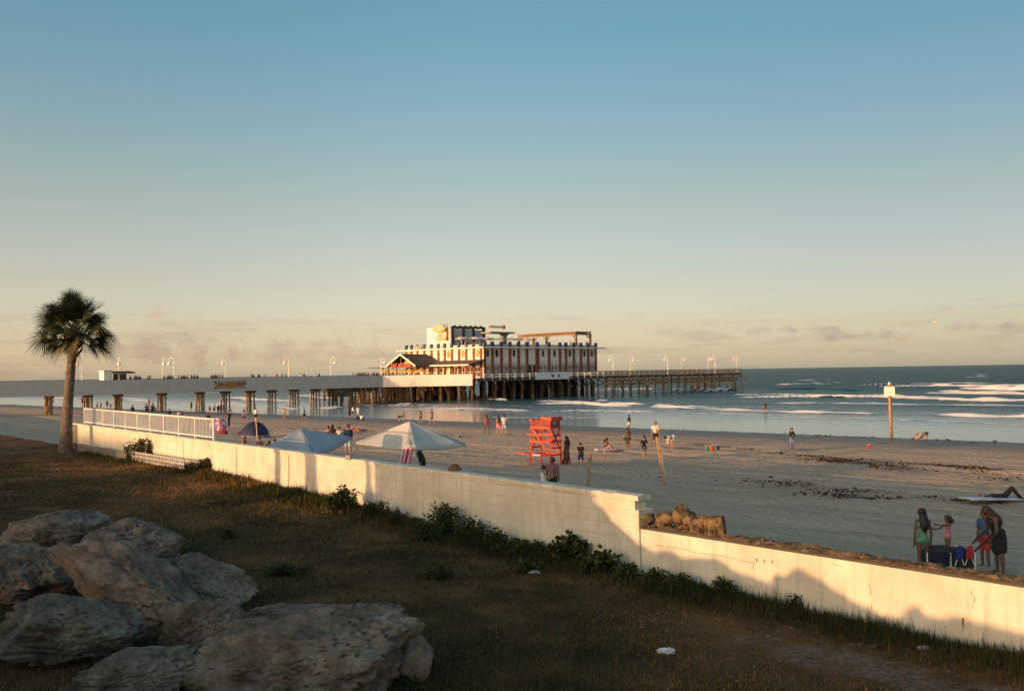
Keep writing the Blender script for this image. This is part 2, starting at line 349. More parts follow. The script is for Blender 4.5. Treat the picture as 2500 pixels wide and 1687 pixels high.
# ------------------------------------------------------------------ land behind the wall
def make_land():
    m = bpy.data.materials.new('dry_grass_ground'); m.use_nodes = True; nt = m.node_tree; N = nt.nodes; L = nt.links; b = N['Principled BSDF']
    tc = N.new('ShaderNodeTexCoord'); O = tc.outputs['Object']
    def noise(sc, det, rough=.6):
        n = N.new('ShaderNodeTexNoise'); n.inputs['Scale'].default_value = sc; n.inputs['Detail'].default_value = det; n.inputs['Roughness'].default_value = rough
        L.new(O, n.inputs['Vector']); return n.outputs['Fac']
    rp = N.new('ShaderNodeValToRGB'); cr = rp.color_ramp
    cr.elements[0].position = .32; cr.elements[0].color = (.034, .032, .011, 1); cr.elements[1].position = .66; cr.elements[1].color = (.22, .112, .046, 1)
    e = cr.elements.new(.5); e.color = (.11, .062, .027, 1); L.new(noise(.8, 7), rp.inputs[0])
    mx = N.new('ShaderNodeMixRGB'); mx.blend_type = 'OVERLAY'; mx.inputs[0].default_value = .6; L.new(rp.outputs[0], mx.inputs[1]); L.new(noise(14, 6, .75), mx.inputs[2])
    at = N.new('ShaderNodeAttribute'); at.attribute_name = 'bare'
    ad = N.new('ShaderNodeMath'); ad.operation = 'MULTIPLY_ADD'; ad.inputs[1].default_value = 1.0; L.new(noise(2.6, 6, .7), ad.inputs[0]); L.new(at.outputs['Fac'], ad.inputs[2])
    mr = N.new('ShaderNodeMapRange'); mr.inputs[1].default_value = .92; mr.inputs[2].default_value = 1.08; L.new(ad.outputs[0], mr.inputs[0])
    sc = N.new('ShaderNodeValToRGB'); sc.color_ramp.elements[0].color = (.07, .045, .030, 1); sc.color_ramp.elements[0].position = .35; sc.color_ramp.elements[1].position = .66; sc.color_ramp.elements[1].color = (.34, .235, .165, 1); L.new(noise(12, 8, .8), sc.inputs[0])
    m2 = N.new('ShaderNodeMixRGB'); L.new(mr.outputs[0], m2.inputs[0]); L.new(mx.outputs[0], m2.inputs[1]); L.new(sc.outputs[0], m2.inputs[2])
    L.new(m2.outputs[0], b.inputs['Base Color']); b.inputs['Roughness'].default_value = .95; b.inputs['Specular IOR Level'].default_value = .1
    bp = N.new('ShaderNodeBump'); bp.inputs['Strength'].default_value = .9; bp.inputs['Distance'].default_value = .05; L.new(noise(16, 8, .75), bp.inputs['Height']); L.new(bp.outputs[0], b.inputs['Normal'])
    c = np.concatenate([-np.geomspace(400, 24, 24), np.arange(-23.8, .01, .2)]); l = nonuni(-24, 60, .3, 3000)
    C, Lg = np.meshgrid(c, l, indexing='ij')
    X = P1.x+WN.x*C+WD.x*Lg; Y = P1.y+WN.y*C+WD.y*Lg
    grid_mesh('lawn_ground', X, Y, land_z(X, Y), m, 'structure', {'bare': bare_mask(X, Y)})
def wl(X, Y): return (X-P1.x)*WD.x+(Y-P1.y)*WD.y
def wc(X, Y): return (X-P1.x)*WN.x+(Y-P1.y)*WN.y
def bare_mask(X, Y):
    l = wl(X, Y); c = wc(X, Y)
    a = np.exp(-((c+1.75)/.85)**2)*np.clip((-l-1.6)/2.5, 0, 1)*.60
    return a
make_land()

# ------------------------------------------------------------------ sea
SV = Vector((.714, .700, 0)).normalized(); SU = Vector((-SV.y, SV.x, 0))
FOAM = [  # polylines read off the photo, laid on the water: points, crest height, foam half width, strength
 ([(1915,929),(2035,927)], .45, 1.9, 1.0), ([(2360,920),(2405,920)], .5, 2.5, .9), ([(2325,926),(2480,925),(2760,928)], .55, .2, .0),
 ([(1840,952),(1990,950),(2120,956)], .5, .2, .0), ([(2215,955),(2330,949),(2475,951),(2760,954)], .8, 2.0, 1.0), ([(2060,946),(2250,942),(2480,941),(2700,940)], .5, 1.2, .8), ([(1880,940),(2050,938)], .4, 1.0, .7), ([(1830,985),(2000,986),(2250,990),(2480,993),(2700,998)], .22, .6, .8), ([(2180,962),(2260,959),(2475,962),(2760,965)], .35, 1.2, .9),
 ([(1768,969),(1830,971),(1980,969),(2080,970),(2150,969),(2250,972),(2300,977),(2470,979),(2760,982)], .5, .75, 1.0),
 ([(1600,1000),(1680,996),(1770,1000),(1915,1006),(2130,1011),(2235,1009)], .22, .50, .9), ([(2265,1012),(2350,1015),(2470,1018),(2760,1021)], .3, .6, 1.0),
 ([(1620,1003),(1700,1009),(1840,1013),(2015,1020),(2180,1024),(2300,1028),(2470,1037),(2760,1040)], .07, .22, .75),
 ([(1450,957),(1550,958),(1625,955)], .55, 3.4, 1.0), ([(1620,957),(1700,953),(1800,952),(1815,948)], .7, 3.0, .75), ([(1450,979),(1488,979)], .3, .8, .9),
 ([(1440,989),(1550,991)], .35, .7, 1.0), ([(1582,992),(1640,996),(1712,998)], .3, .55, 1.0), ([(1300,985),(1390,985),(1485,989)], .35, .7, 1.0),
 ([(1300,1004),(1400,1003),(1480,1004),(1630,1006)], .13, .4, .9), ([(1015,999),(1100,1000),(1230,1001),(1310,1004)], .15, .42, 1.0),
 ([(1160,1018),(1320,1020),(1480,1021)], .05, .15, .8), ([(950,990),(1005,989)], .2, .6, .9), ([(858,963),(930,966),(1005,972)], .4, 1.0, .95),
 ([(860,973),(930,977),(1000,978)], .3, .7, .9), ([(742,964),(805,965)], .45, 1.1, 1.0), ([(755,971),(806,972)], .35, .9, .9), ([(570,976),(650,977),(735,980)], .35, .8, 1.0),
 ([(755,985),(808,984)], .3, .7, .9), ([(640,991),(690,996),(735,1000)], .15, .45, .9), ([(775,996),(828,997)], .15, .45, .9), ([(510,972),(560,971),(625,974)], .4, 1.0, .95),
 ([(490,986),(560,988),(625,991)], .22, .5, .9), ([(300,977),(385,978)], .35, .9, .9), ([(200,985),(300,986),(420,988)], .2, .5, .85), ([(120,972),(220,974)], .3, .9, .9),
 ([(1050,975),(1150,972),(1250,978)], .4, .8, .9), ([(420,958),(520,960)], .4, 1.0, .6),
]
def make_sea():
    s = np.concatenate([np.arange(79, 150, .35), np.arange(150, 330, .7)]); d = .7; e = [s[-1]]
    while e[-1] < 25000: d *= 1.06; e.append(e[-1]+d)
    s = np.concatenate([s, e[1:]])
    l = nonuni(-190, 200, 1.1, 30000, 1.15)
    Sg, Lg = np.meshgrid(s, l, indexing='ij')
    near = np.clip((Sg-104)/55, 0, 1); fade = np.clip(1-(Sg-300)/700, 0, 1)
    w = .5*np.sin(Sg*2*np.pi/15+3.0*fbm(Lg/60, Sg/50, 21)*2+.8*np.sin(Lg/43))+.5*np.sin(Sg*2*np.pi/23.7+Lg/70+5*fbm(Lg/45, Sg/90, 31))
    Z = .26*w*near*(.35+1.3*fbm(Lg/28, Sg/18, 41))*fade
    Z += .05*(fbm(Lg/3.2, Sg/1.3, 51, 3)-.5)*np.clip((Sg-102)/30, 0.02, 1)*fade
    Z += .10*np.sin(Sg*2*np.pi/5.6+6*fbm(Lg/14, Sg/12, 25)+Lg/19)*(fbm(Lg/9, Sg/7, 26))*np.clip((Sg-95)/40, 0, 1)*np.clip(1-(Sg-200)/150, 0, 1)
    # very thin film running up the sand
    Z += np.where(Sg < 90, -.02*(90-Sg)/10, 0)
    foam = np.zeros_like(Sg)
    nz = fbm(Lg/2.2, Sg/.9, 61, 4); nz2 = fbm(Lg/9, Sg/3.0, 71, 3)
    extra = [([(x+((i*37) % 60)-20, y-2.2-3.5*h-((i*53) % 30)/22) for x, y in pts][:3], h*.7, fw*.8, st*.9) for i, (pts, h, fw, st) in enumerate(FOAM) if st > 0 and h > .12 and i % 4 != 3]
    for pts, h, fw, st in FOAM+extra:
        h *= 1.3; fw *= 1.7
        q = [at_z(x, y, .15*h) for x, y in pts]
        ql = np.array([p.dot(SU) for p in q]); qs = np.array([p.dot(SV) for p in q]); o = np.argsort(ql); ql = ql[o]; qs = qs[o]
        s0 = np.interp(Lg, ql, qs)+2.0*h*(fbm(Lg/7, Lg*0+h*9, 81)-.5)*2
        span = max(ql[-1]-ql[0], 1); fadeL = np.clip(np.minimum(Lg-ql[0], ql[-1]-Lg)/(.22*span)+.05, 0, 1); fadeL = fadeL*fadeL*(3-2*fadeL)
        if span < 1: continue
        sd = len(pts)*13+pts[0][0]*.37
        ds = Sg-s0; fr = .35+.55*h; bk = 1.2+3.0*h
        ragged = fbm(Lg/6+sd, Lg*0+sd, 83, 4)
        prof = np.where(ds < 0, np.exp(-(ds/fr)**2), np.exp(-(ds/bk)**2))
        hv = h*(.35+1.15*fbm(Lg/5+sd, Lg*0+3, 91, 4))
        Z = np.maximum(Z, Z*.3+hv*prof*fadeL)
        fv = fw*(.15+1.75*ragged**1.3)
        band = np.where(ds < 0, np.exp(-(ds/(fv*.8+.3*fr))**4), np.exp(-(ds/fv)**2))
        f1 = np.clip(band*1.5-.75*(1-nz)-.25*(1-ragged), 0, 1)
        trail = np.clip(np.exp(-np.clip(ds, 0, 99)/(3+9*h))*(ds > 0)*np.clip((nz-.40)*5, 0, 1)*np.clip((nz2-.36)*5, 0, 1)*.8, 0, 1)
        foam = np.maximum(foam, st*fadeL*np.maximum(f1*1.5, trail*(st > 0)))
    Z = Z+np.clip(foam, 0, 1)*.22*(fbm(Lg/.9, Sg/.6, 63, 3)-.5)
    # lace of old foam between the lines near shore
    lace = np.clip((nz2-.53)*6, 0, 1)*np.clip((nz-.5)*6, 0, 1)*np.clip((Sg-98)/10, 0, 1)*np.clip((190-Sg)/60, 0, 1)*.62
    foam = np.maximum(foam, lace)
    X = SV.x*Sg+SU.x*Lg; Y = SV.y*Sg+SU.y*Lg
    m = bpy.data.materials.new('sea_water'); m.use_nodes = True; nt = m.node_tree; N = nt.nodes; L = nt.links; b = N['Principled BSDF']
    tc = N.new('ShaderNodeTexCoord'); O = tc.outputs['Object']
    rot = N.new('ShaderNodeMapping'); rot.inputs['Rotation'].default_value = (0, 0, -R(134.4)); L.new(O, rot.inputs[0])
    stv = N.new('ShaderNodeMapping'); stv.inputs['Scale'].default_value = (.45, 1, 1); L.new(rot.outputs[0], stv.inputs[0])
    def noise(sc, det, vec, rough=.6):
        n = N.new('ShaderNodeTexNoise'); n.inputs['Scale'].default_value = sc; n.inputs['Detail'].default_value = det; n.inputs['Roughness'].default_value = rough
        L.new(vec, n.inputs['Vector']); return n.outputs['Fac']
    dot = N.new('ShaderNodeVectorMath'); dot.operation = 'DOT_PRODUCT'; dot.inputs[1].default_value = (SV.x, SV.y, 0); L.new(O, dot.inputs[0])
    rp = N.new('ShaderNodeMapRange'); rp.inputs[1].default_value = 88; rp.inputs[2].default_value = 160; L.new(dot.outputs['Value'], rp.inputs[0])
    cr = N.new('ShaderNodeValToRGB'); cr.color_ramp.elements[0].color = (.075, .068, .056, 1); cr.color_ramp.elements[1].color = (.012, .068, .078, 1)
    e = cr.color_ramp.elements.new(.35); e.color = (.055, .085, .085, 1); L.new(rp.outputs[0], cr.inputs[0])
    at = N.new('ShaderNodeAttribute'); at.attribute_name = 'foam'
    br = N.new('ShaderNodeMath'); br.operation = 'MULTIPLY_ADD'; br.inputs[1].default_value = .5; L.new(noise(3.0, 6, O, .7), br.inputs[0]); L.new(at.outputs['Fac'], br.inputs[2])
    fm = N.new('ShaderNodeMapRange'); fm.inputs[1].default_value = .52; fm.inputs[2].default_value = .80; L.new(br.outputs[0], fm.inputs[0])
    mx = N.new('ShaderNodeMixRGB'); mx.inputs[2].default_value = (.78, .77, .74, 1); L.new(fm.outputs[0], mx.inputs[0]); L.new(cr.outputs[0], mx.inputs[1]); L.new(mx.outputs[0], b.inputs['Base Color'])
    rg = N.new('ShaderNodeMapRange'); rg.inputs[3].default_value = .16; rg.inputs[4].default_value = .85; L.new(fm.outputs[0], rg.inputs[0]); L.new(rg.outputs[0], b.inputs['Roughness'])
    b.inputs['IOR'].default_value = 1.33
    bs = N.new('ShaderNodeMapRange'); bs.inputs[1].default_value = 98; bs.inputs[2].default_value = 140; bs.inputs[3].default_value = .012; bs.inputs[4].default_value = .62; L.new(dot.outputs['Value'], bs.inputs[0])
    bsum = N.new('ShaderNodeMath'); bsum.operation = 'MULTIPLY_ADD'; bsum.inputs[1].default_value = .45; L.new(noise(2.2, 5, stv.outputs[0]), bsum.inputs[0]); L.new(noise(.5, 5, stv.outputs[0]), bsum.inputs[2])
    bp = N.new('ShaderNodeBump'); bp.inputs['Distance'].default_value = .55; L.new(bs.outputs[0], bp.inputs['Strength']); L.new(bsum.outputs[0], bp.inputs['Height']); L.new(bp.outputs[0], b.inputs['Normal'])
    # the rougher the open water, the less sky it mirrors at a grazing view
    b.inputs['Specular IOR Level'].default_value = 0
    gs = N.new('ShaderNodeBsdfGlossy'); gs.inputs['Color'].default_value = (1, 1, 1, 1); L.new(rg.outputs[0], gs.inputs['Roughness']); L.new(bp.outputs[0], gs.inputs['Normal'])
    fr = N.new('ShaderNodeFresnel'); fr.inputs['IOR'].default_value = 1.33; L.new(bp.outputs[0], fr.inputs['Normal'])
    cpn = N.new('ShaderNodeValToRGB'); e0 = cpn.color_ramp.elements; e0[0].position = 0; e0[0].color = (.95,)*3+(1,); e0[1].position = 1; e0[1].color = (.27,)*3+(1,)
    for p_, v_ in ((.10, .95), (.24, .62), (.45, .44)): q = e0.new(p_); q.color = (v_,)*3+(1,)
    dm = N.new('ShaderNodeMapRange'); dm.inputs[1].default_value = 88; dm.inputs[2].default_value = 330; L.new(dot.outputs['Value'], dm.inputs[0]); L.new(dm.outputs[0], cpn.inputs[0])
    k1 = N.new('ShaderNodeMath'); k1.operation = 'MULTIPLY'; L.new(fr.outputs[0], k1.inputs[0]); L.new(cpn.outputs[0], k1.inputs[1])
    iv = N.new('ShaderNodeMath'); iv.operation = 'SUBTRACT'; iv.inputs[0].default_value = 1; L.new(fm.outputs[0], iv.inputs[1]); k2 = N.new('ShaderNodeMath'); k2.operation = 'MULTIPLY'; L.new(k1.outputs[0], k2.inputs[0]); L.new(iv.outputs[0], k2.inputs[1])
    ms = N.new('ShaderNodeMixShader'); L.new(k2.outputs[0], ms.inputs[0]); L.new(b.outputs[0], ms.inputs[1]); L.new(gs.outputs[0], ms.inputs[2]); L.new(ms.outputs[0], N['Material Output'].inputs['Surface'])
    grid_mesh('sea_water', X, Y, Z, m, 'structure', {'foam': foam})
make_sea()
# ------------------------------------------------------------------ sea wall
def wall_mat(name='painted_block_wall', courses=.55, chips=.72):
    m = bpy.data.materials.new(name); m.use_nodes = True; nt = m.node_tree; N = nt.nodes; L = nt.links; b = N['Principled BSDF']
    b.inputs['Roughness'].default_value = .85; b.inputs['Specular IOR Level'].default_value = .2
    tc = N.new('ShaderNodeTexCoord'); O = tc.outputs['Object']
    def noise(sc, det, rough=.6, vec=None):
        n = N.new('ShaderNodeTexNoise'); n.inputs['Scale'].default_value = sc; n.inputs['Detail'].default_value = det; n.inputs['Roughness'].default_value = rough
        L.new(vec or O, n.inputs['Vector']); return n.outputs['Fac']
    rp = N.new('ShaderNodeValToRGB'); cr = rp.color_ramp; cr.elements[0].position = .3; cr.elements[0].color = (.54, .48, .38, 1); cr.elements[1].position = .66; cr.elements[1].color = (.76, .70, .58, 1); L.new(noise(1.1, 6), rp.inputs[0])
    # rain streaks and small dark chips
    sm = N.new('ShaderNodeMapping'); sm.inputs['Scale'].default_value = (5, 5, .5); L.new(O, sm.inputs[0])
    s1 = N.new('ShaderNodeMapRange'); s1.inputs[1].default_value = .50; s1.inputs[2].default_value = .74; s1.inputs[4].default_value = .62; L.new(noise(1.6, 5, .6, sm.outputs[0]), s1.inputs[0])
    c1 = N.new('ShaderNodeMixRGB'); c1.inputs[2].default_value = (.42, .36, .26, 1); L.new(s1.outputs[0], c1.inputs[0]); L.new(rp.outputs[0], c1.inputs[1])
    s2 = N.new('ShaderNodeMapRange'); s2.inputs[1].default_value = chips; s2.inputs[2].default_value = chips+.05; s2.inputs[4].default_value = .6; L.new(noise(7, 5, .65), s2.inputs[0])
    c2 = N.new('ShaderNodeMixRGB'); c2.inputs[2].default_value = (.30, .24, .17, 1); L.new(s2.outputs[0], c2.inputs[0]); L.new(c1.outputs[0], c2.inputs[1])
    # block courses
    sep = N.new('ShaderNodeSeparateXYZ'); L.new(O, sep.inputs[0]); cb = N.new('ShaderNodeCombineXYZ'); L.new(sep.outputs['X'], cb.inputs[0]); L.new(sep.outputs['Z'], cb.inputs[1])
    bk = N.new('ShaderNodeTexBrick'); bk.inputs['Scale'].default_value = 1.0; bk.inputs['Mortar Size'].default_value = .006; bk.inputs['Brick Width'].default_value = .42; bk.inputs['Row Height'].default_value = .21; bk.inputs['Mortar Smooth'].default_value = .3
    wob = N.new('ShaderNodeMixRGB'); wob.blend_type = 'ADD'; wob.inputs[0].default_value = .012; L.new(cb.outputs[0], wob.inputs[1])
    nzc = N.new('ShaderNodeTexNoise'); nzc.inputs['Scale'].default_value = 6; L.new(O, nzc.inputs['Vector']); L.new(nzc.outputs['Color'], wob.inputs[2]); L.new(wob.outputs[0], bk.inputs['Vector'])
    msk = N.new('ShaderNodeMapRange'); msk.inputs[1].default_value = .42; msk.inputs[2].default_value = .6; L.new(noise(.55, 4), msk.inputs[0])
    jm = N.new('ShaderNodeMath'); jm.operation = 'MULTIPLY'; L.new(bk.outputs['Fac'], jm.inputs[0]); L.new(msk.outputs[0], jm.inputs[1])
    jm2 = N.new('ShaderNodeMath'); jm2.operation = 'MULTIPLY'; jm2.inputs[1].default_value = courses; L.new(jm.outputs[0], jm2.inputs[0])
    c3 = N.new('ShaderNodeMixRGB'); c3.inputs[2].default_value = (.22, .18, .13, 1); L.new(jm2.outputs[0], c3.inputs[0]); L.new(c2.outputs[0], c3.inputs[1]); L.new(c3.outputs[0], b.inputs['Base Color'])
    h = N.new('ShaderNodeMath'); h.operation = 'MULTIPLY_ADD'; h.inputs[1].default_value = -1.2*courses*1.5; L.new(bk.outputs['Fac'], h.inputs[0]); L.new(noise(24, 6, .7), h.inputs[2])
    bp = N.new('ShaderNodeBump'); bp.inputs['Strength'].default_value = .35; bp.inputs['Distance'].default_value = .02; L.new(h.outputs[0], bp.inputs['Height']); L.new(bp.outputs[0], b.inputs['Normal'])
    return m
WM = wall_mat(courses=.5); WM2 = wall_mat('cracked_plaster_wall', .08, .66)
M_dark = mat('dark_gap', (.025, .02, .015), .95)
M_crack = mat('crack_dark', (.10, .08, .055), .95)  # dark brown of the cracks and joints
M_white = mat('white_metal', (.72, .70, .66), .5, .08, 4)
def wrel(x, y):       # wall-local x and z of a pixel on the wall face
    p = wall_pt(x, y); return (p-P1).dot(WD), p.z
def make_walls():
    zl = lambda l: zA+(zB-zA)*l/lB
    _, zA = wrel(1560, 1210); lB, zB = wrel(200, 1035.5)
    lE, _ = wrel(165, 1040)
    w = thing('sea_wall', 'long cream painted block sea wall, the high stretch running from the railing to the step', 'wall', (P1.x, P1.y, 0), WANG)
    mb = MB(); n = 40; ls = np.linspace(.10, lE, n)
    poly = [(.10, 1.2), (lE, 1.2)]+[(l, zl(l)-.06) for l in ls[::-1]]
    mb.prism(poly, (0, 0, 0), (1, 0, 0), (0, 0, 1), .26)      # thickness goes along x cross z = -y
    mb.build('wall_panel', WM, w)
    mb = MB(); 
    ls = np.linspace(.02, lE, 400); prof = ((.026, -.075), (.03, -.012), (.012, .0), (-.12, .004), (-.275, -.004), (-.285, -.07))
    Lg, Kg = np.meshgrid(ls, np.arange(len(prof)), indexing='ij'); Yp = np.array([a for a, b in prof])[Kg]; Zp = np.array([b for a, b in prof])[Kg]
    Yp = Yp+.016*(fbm(Lg*5, Kg*.7, 19)-.5)*(Kg < 3); Zp = zl(Lg)+Zp+.022*(fbm(Lg*2.4, Kg*.3, 20)-.5)-.05*np.clip(fbm(Lg*6, Kg*0+2, 23)-.66, 0, 1)*(Kg < 3)*3
    o = grid_mesh('coping', Lg, Yp, Zp, WM, None, None, False); o.parent = w
    mb = MB(); mb.bx(.0, .021, -.28, .025, zl(0)-.09, zl(0)-.005); mb.build('coping_end', WM, w)
    _, zp = wrel(1530, 1241)
    mb = MB(); mb.bx(-.02, .42, -.32, .035, 1.2, zp); mb.build('end_pillar', WM, w)
    for x, y0, y1, wd in ((347, 1062, 1105, .02), (448, 1062, 1135, .02), (577, 1090, 1160, .03), (705, 1108, 1182, .035), (510, 1066, 1090, .02)):
        l, z1 = wrel(x, y0); _, z0 = wrel(x, y1)
        mb = MB(); mb.bx(l-wd/2, l+wd/2, 0, .004, z0, z1); mb.build('expansion_joint', M_crack, w)
    for x0, x1, y0, y1 in ((1257, 1271, 1311, 1331), (1275, 1292, 1314, 1335), (1009, 1020, 1260, 1277), (1023, 1034, 1263, 1280), (795, 807, 1216, 1228)):
        la, za = wrel(x0, y0); lb, zb = wrel(x1, y1)
        m1 = MB(); m1.bx(la, lb, 0, .006, zb, za); v = m1.build('vent_shade', mat('vent_shadow', (.06, .045, .03), .95), w)  # proud dark box stands for the shade inside the vent
        m2 = MB()
        for a, b2, c, d in ((la, lb, za, za+.02), (la, lb, zb-.02, zb)): m2.bx(a, b2, 0, .015, c, d)
        m2.build('vent_frame', WM, v)
    # concrete chip hanging under the coping
    l, z = wrel(853, 1120); mb = MB(); mb.bx(l-.12, l+.12, 0, .05, z-.02, z+.09); mb.build('coping_patch', mat('grey_patch', (.3, .27, .22), .9, .2), w)
    # ---- low broken wall to the right
    w2 = thing('low_sea_wall', 'low cracked sea wall with dirty brown broken top, right of the step', 'wall', (P1.x, P1.y, 0), WANG)
    _, za = wrel(1560, 1276); lR, zb = wrel(2457, 1408)
    zz = lambda l: za+(zb-za)*l/lR
    lx = lR-7
    mb = MB(); ls = np.linspace(-.025, lx, 60); poly = [(l, zz(l)-.10) for l in ls]+[(lx, 1.0), (-.025, 1.0)]
    mb.prism(poly, (0, -.24, 0), (1, 0, 0), (0, 0, 1), -.24); mb.build('wall_panel', WM2, w2)
    ls = np.linspace(-.03, lx, 900); ys = np.linspace(.03, -.30, 9); Lg, Yg = np.meshgrid(ls, ys, indexing='ij')
    Zg = zz(Lg)-.02+.06*(fbm(Lg*3.5, Yg*9, 12)-.5)+.07*(fbm(Lg*14, Yg*16, 15)-.5)
    Yg = Yg.copy(); Yg[:, 0] = .012+.05*(fbm(ls*4, ls*0, 17)-.4); Zg[:, 0] -= .02+.05*(fbm(ls*5, ls*0+4, 18)-.5)
    Yg[:, -1] = -.30; Zg[:, -1] -= .1
    o = grid_mesh('broken_top', Lg, Yg, Zg, mat('dirty_mortar', (.055, .036, .02), .95, .0, 6, .9, 30, col2=(.22, .15, .085)), None, None, False); o.parent = w2
    for pts in (((1553, 1275), (1554, 1300), (1552, 1322), (1555, 1335)), ((1553, 1372), (1552, 1400)), ((1839, 1372), (1841, 1395), (1840, 1417)), ((1895, 1405), (1897, 1430), (1896, 1460), (1898, 1480)),
                ((1886, 1430), (1888, 1445), (1885, 1460)), ((1870, 1440), (1872, 1460), (1868, 1475)), ((2122, 1425), (2127, 1440), (2125, 1452)), ((2372, 1440), (2375, 1452), (2380, 1462), (2375, 1475)), ((2402, 1540), (2399, 1555), (2402, 1580)),
                ((2127, 1475), (2128, 1487)), ((1600, 1330), (1630, 1335), (1660, 1338), (1700, 1349), (1760, 1356), (1815, 1369), (1840, 1373)), ((2030, 1375), (2040, 1378), (2055, 1384)), ((2324, 1455), (2330, 1463))):
        q = [wrel(*p) for p in pts]; mb = MB()
        rc = random.Random(int(pts[0][0])); q2 = []
        for (a, c), (b2, d) in zip(q, q[1:]):
            nn = max(2, int(math.hypot(b2-a, d-c)/.035))
            for k in range(nn): q2.append((a+(b2-a)*k/nn+rc.uniform(-.012, .012), c+(d-c)*k/nn+rc.uniform(-.010, .010)))
        q2.append(q[-1])
        for (a, c), (b2, d) in zip(q2, q2[1:]): w_ = rc.uniform(.003, .008); mb.beam((a, .0, c), (b2, .0, d), w_, w_)
        mb.build('crack', M_crack, w2)
    for x, y0, y1 in ((2351, 1508, 1540), (1848, 1363, 1374), (1866, 1366, 1376), (1886, 1368, 1376)):
        l, z1 = wrel(x, y0); _, z0 = wrel(x, y1); mb = MB()
        mb.prism([(l-.014, z1), (l+.012, z1+.004), (l+.010, (z0+z1)/2), (l+.002, z0), (l-.008, (z0+z1)/2)], (0, .002, 0), (1, 0, 0), (0, 0, 1), -.003); mb.build('rust_stain', mat('rust', (.20, .10, .03), .9, .3, 20), w2)
    return zl, zz, lE
ZL, ZZ, LE = make_walls()
def wall_world(l, y, z): return P1+WD*l-WN*y+Vector((0, 0, z))

# white wall-end post by the palm
def end_post():
    l, z0 = wrel(186, 1090); _, z1 = wrel(186, 1036)
    t = thing('gate_post', 'square white gate post standing between the palm trunk and the railing', 'post', wall_world(l, .05, 0), WANG)
    MB().bx(-.22, .22, -.3, .3, z0-.4, z1-.12).build('post_shaft', WM, t)
    MB().bx(-.25, .25, -.33, .33, z1-.12, z1).build('post_cap', WM, t)
end_post()
def railing():
    t = thing('railing', 'white metal balustrade with close bars on top of the far sea wall', 'railing', (P1.x, P1.y, 0), WANG)
    l0 = wrel(513, 1040)[0]; l1 = wrel(198, 1010)[0]; H = .66; y = -.13
    MB().tube([(l0-.05, y, ZL(l0)+H), (l1, y, ZL(l1)+H)], .035, 10).build('top_rail', M_white, t, True)
    MB().beam((l0, y, ZL(l0)+.09), (l1, y, ZL(l1)+.09), .05, .04).build('bottom_rail', M_white, t)
    px = [513, 468, 429, 392, 359, 328, 299, 271, 245, 222, 199]
    ls = [wrel(x, 1040)[0] for x in px]
    for a in ls: MB().bx(a-.03, a+.03, y-.03, y+.03, ZL(a)-.0, ZL(a)+H).build('post', M_white, t)
    for a, b in zip(ls, ls[1:]):
        mb = MB()
        for k in range(1, 13):
            q = a+(b-a)*k/13; mb.bx(q-.011, q+.011, y-.011, y+.011, ZL(q)+.1, ZL(q)+H-.02)
        mb.build('bar_panel', M_white, t)
railing()
def picket():
    l0 = wrel(492, 1145)[0]; l1 = wrel(360, 1120)[0]
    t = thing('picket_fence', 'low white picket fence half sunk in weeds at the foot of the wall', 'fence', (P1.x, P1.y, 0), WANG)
    y = .55; g = lambda l: float(land_z(*[(P1+WD*l-WN*y)[i] for i in (0, 1)]))
    for h in (.08, .22, .34): MB().beam((l0, y, g(l0)+h), (l1, y, g(l1)+h), .03, .05).build('rail', M_white, t)
    n = 30
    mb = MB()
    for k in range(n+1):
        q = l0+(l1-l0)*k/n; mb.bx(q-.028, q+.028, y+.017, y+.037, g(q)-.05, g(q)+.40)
    mb.build('pickets', mat('picket_shaded', (.42, .40, .37), .8, .2, 5), t)  # white pickets greyed in the colour to stand for shadow
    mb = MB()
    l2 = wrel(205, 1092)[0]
    t2 = thing('picket_fence', 'low picket fence with shadow painted into its grey, left of the green bush', 'fence', (P1.x, P1.y, 0), WANG)
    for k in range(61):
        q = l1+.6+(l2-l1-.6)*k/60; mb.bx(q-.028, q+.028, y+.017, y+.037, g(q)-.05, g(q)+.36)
    mb.build('pickets', mat('picket_shadow', (.22, .20, .18), .8, .2, 5), t2)  # the same pickets painted darker still for the shadow
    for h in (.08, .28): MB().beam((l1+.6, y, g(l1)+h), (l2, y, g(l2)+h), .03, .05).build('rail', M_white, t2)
picket()

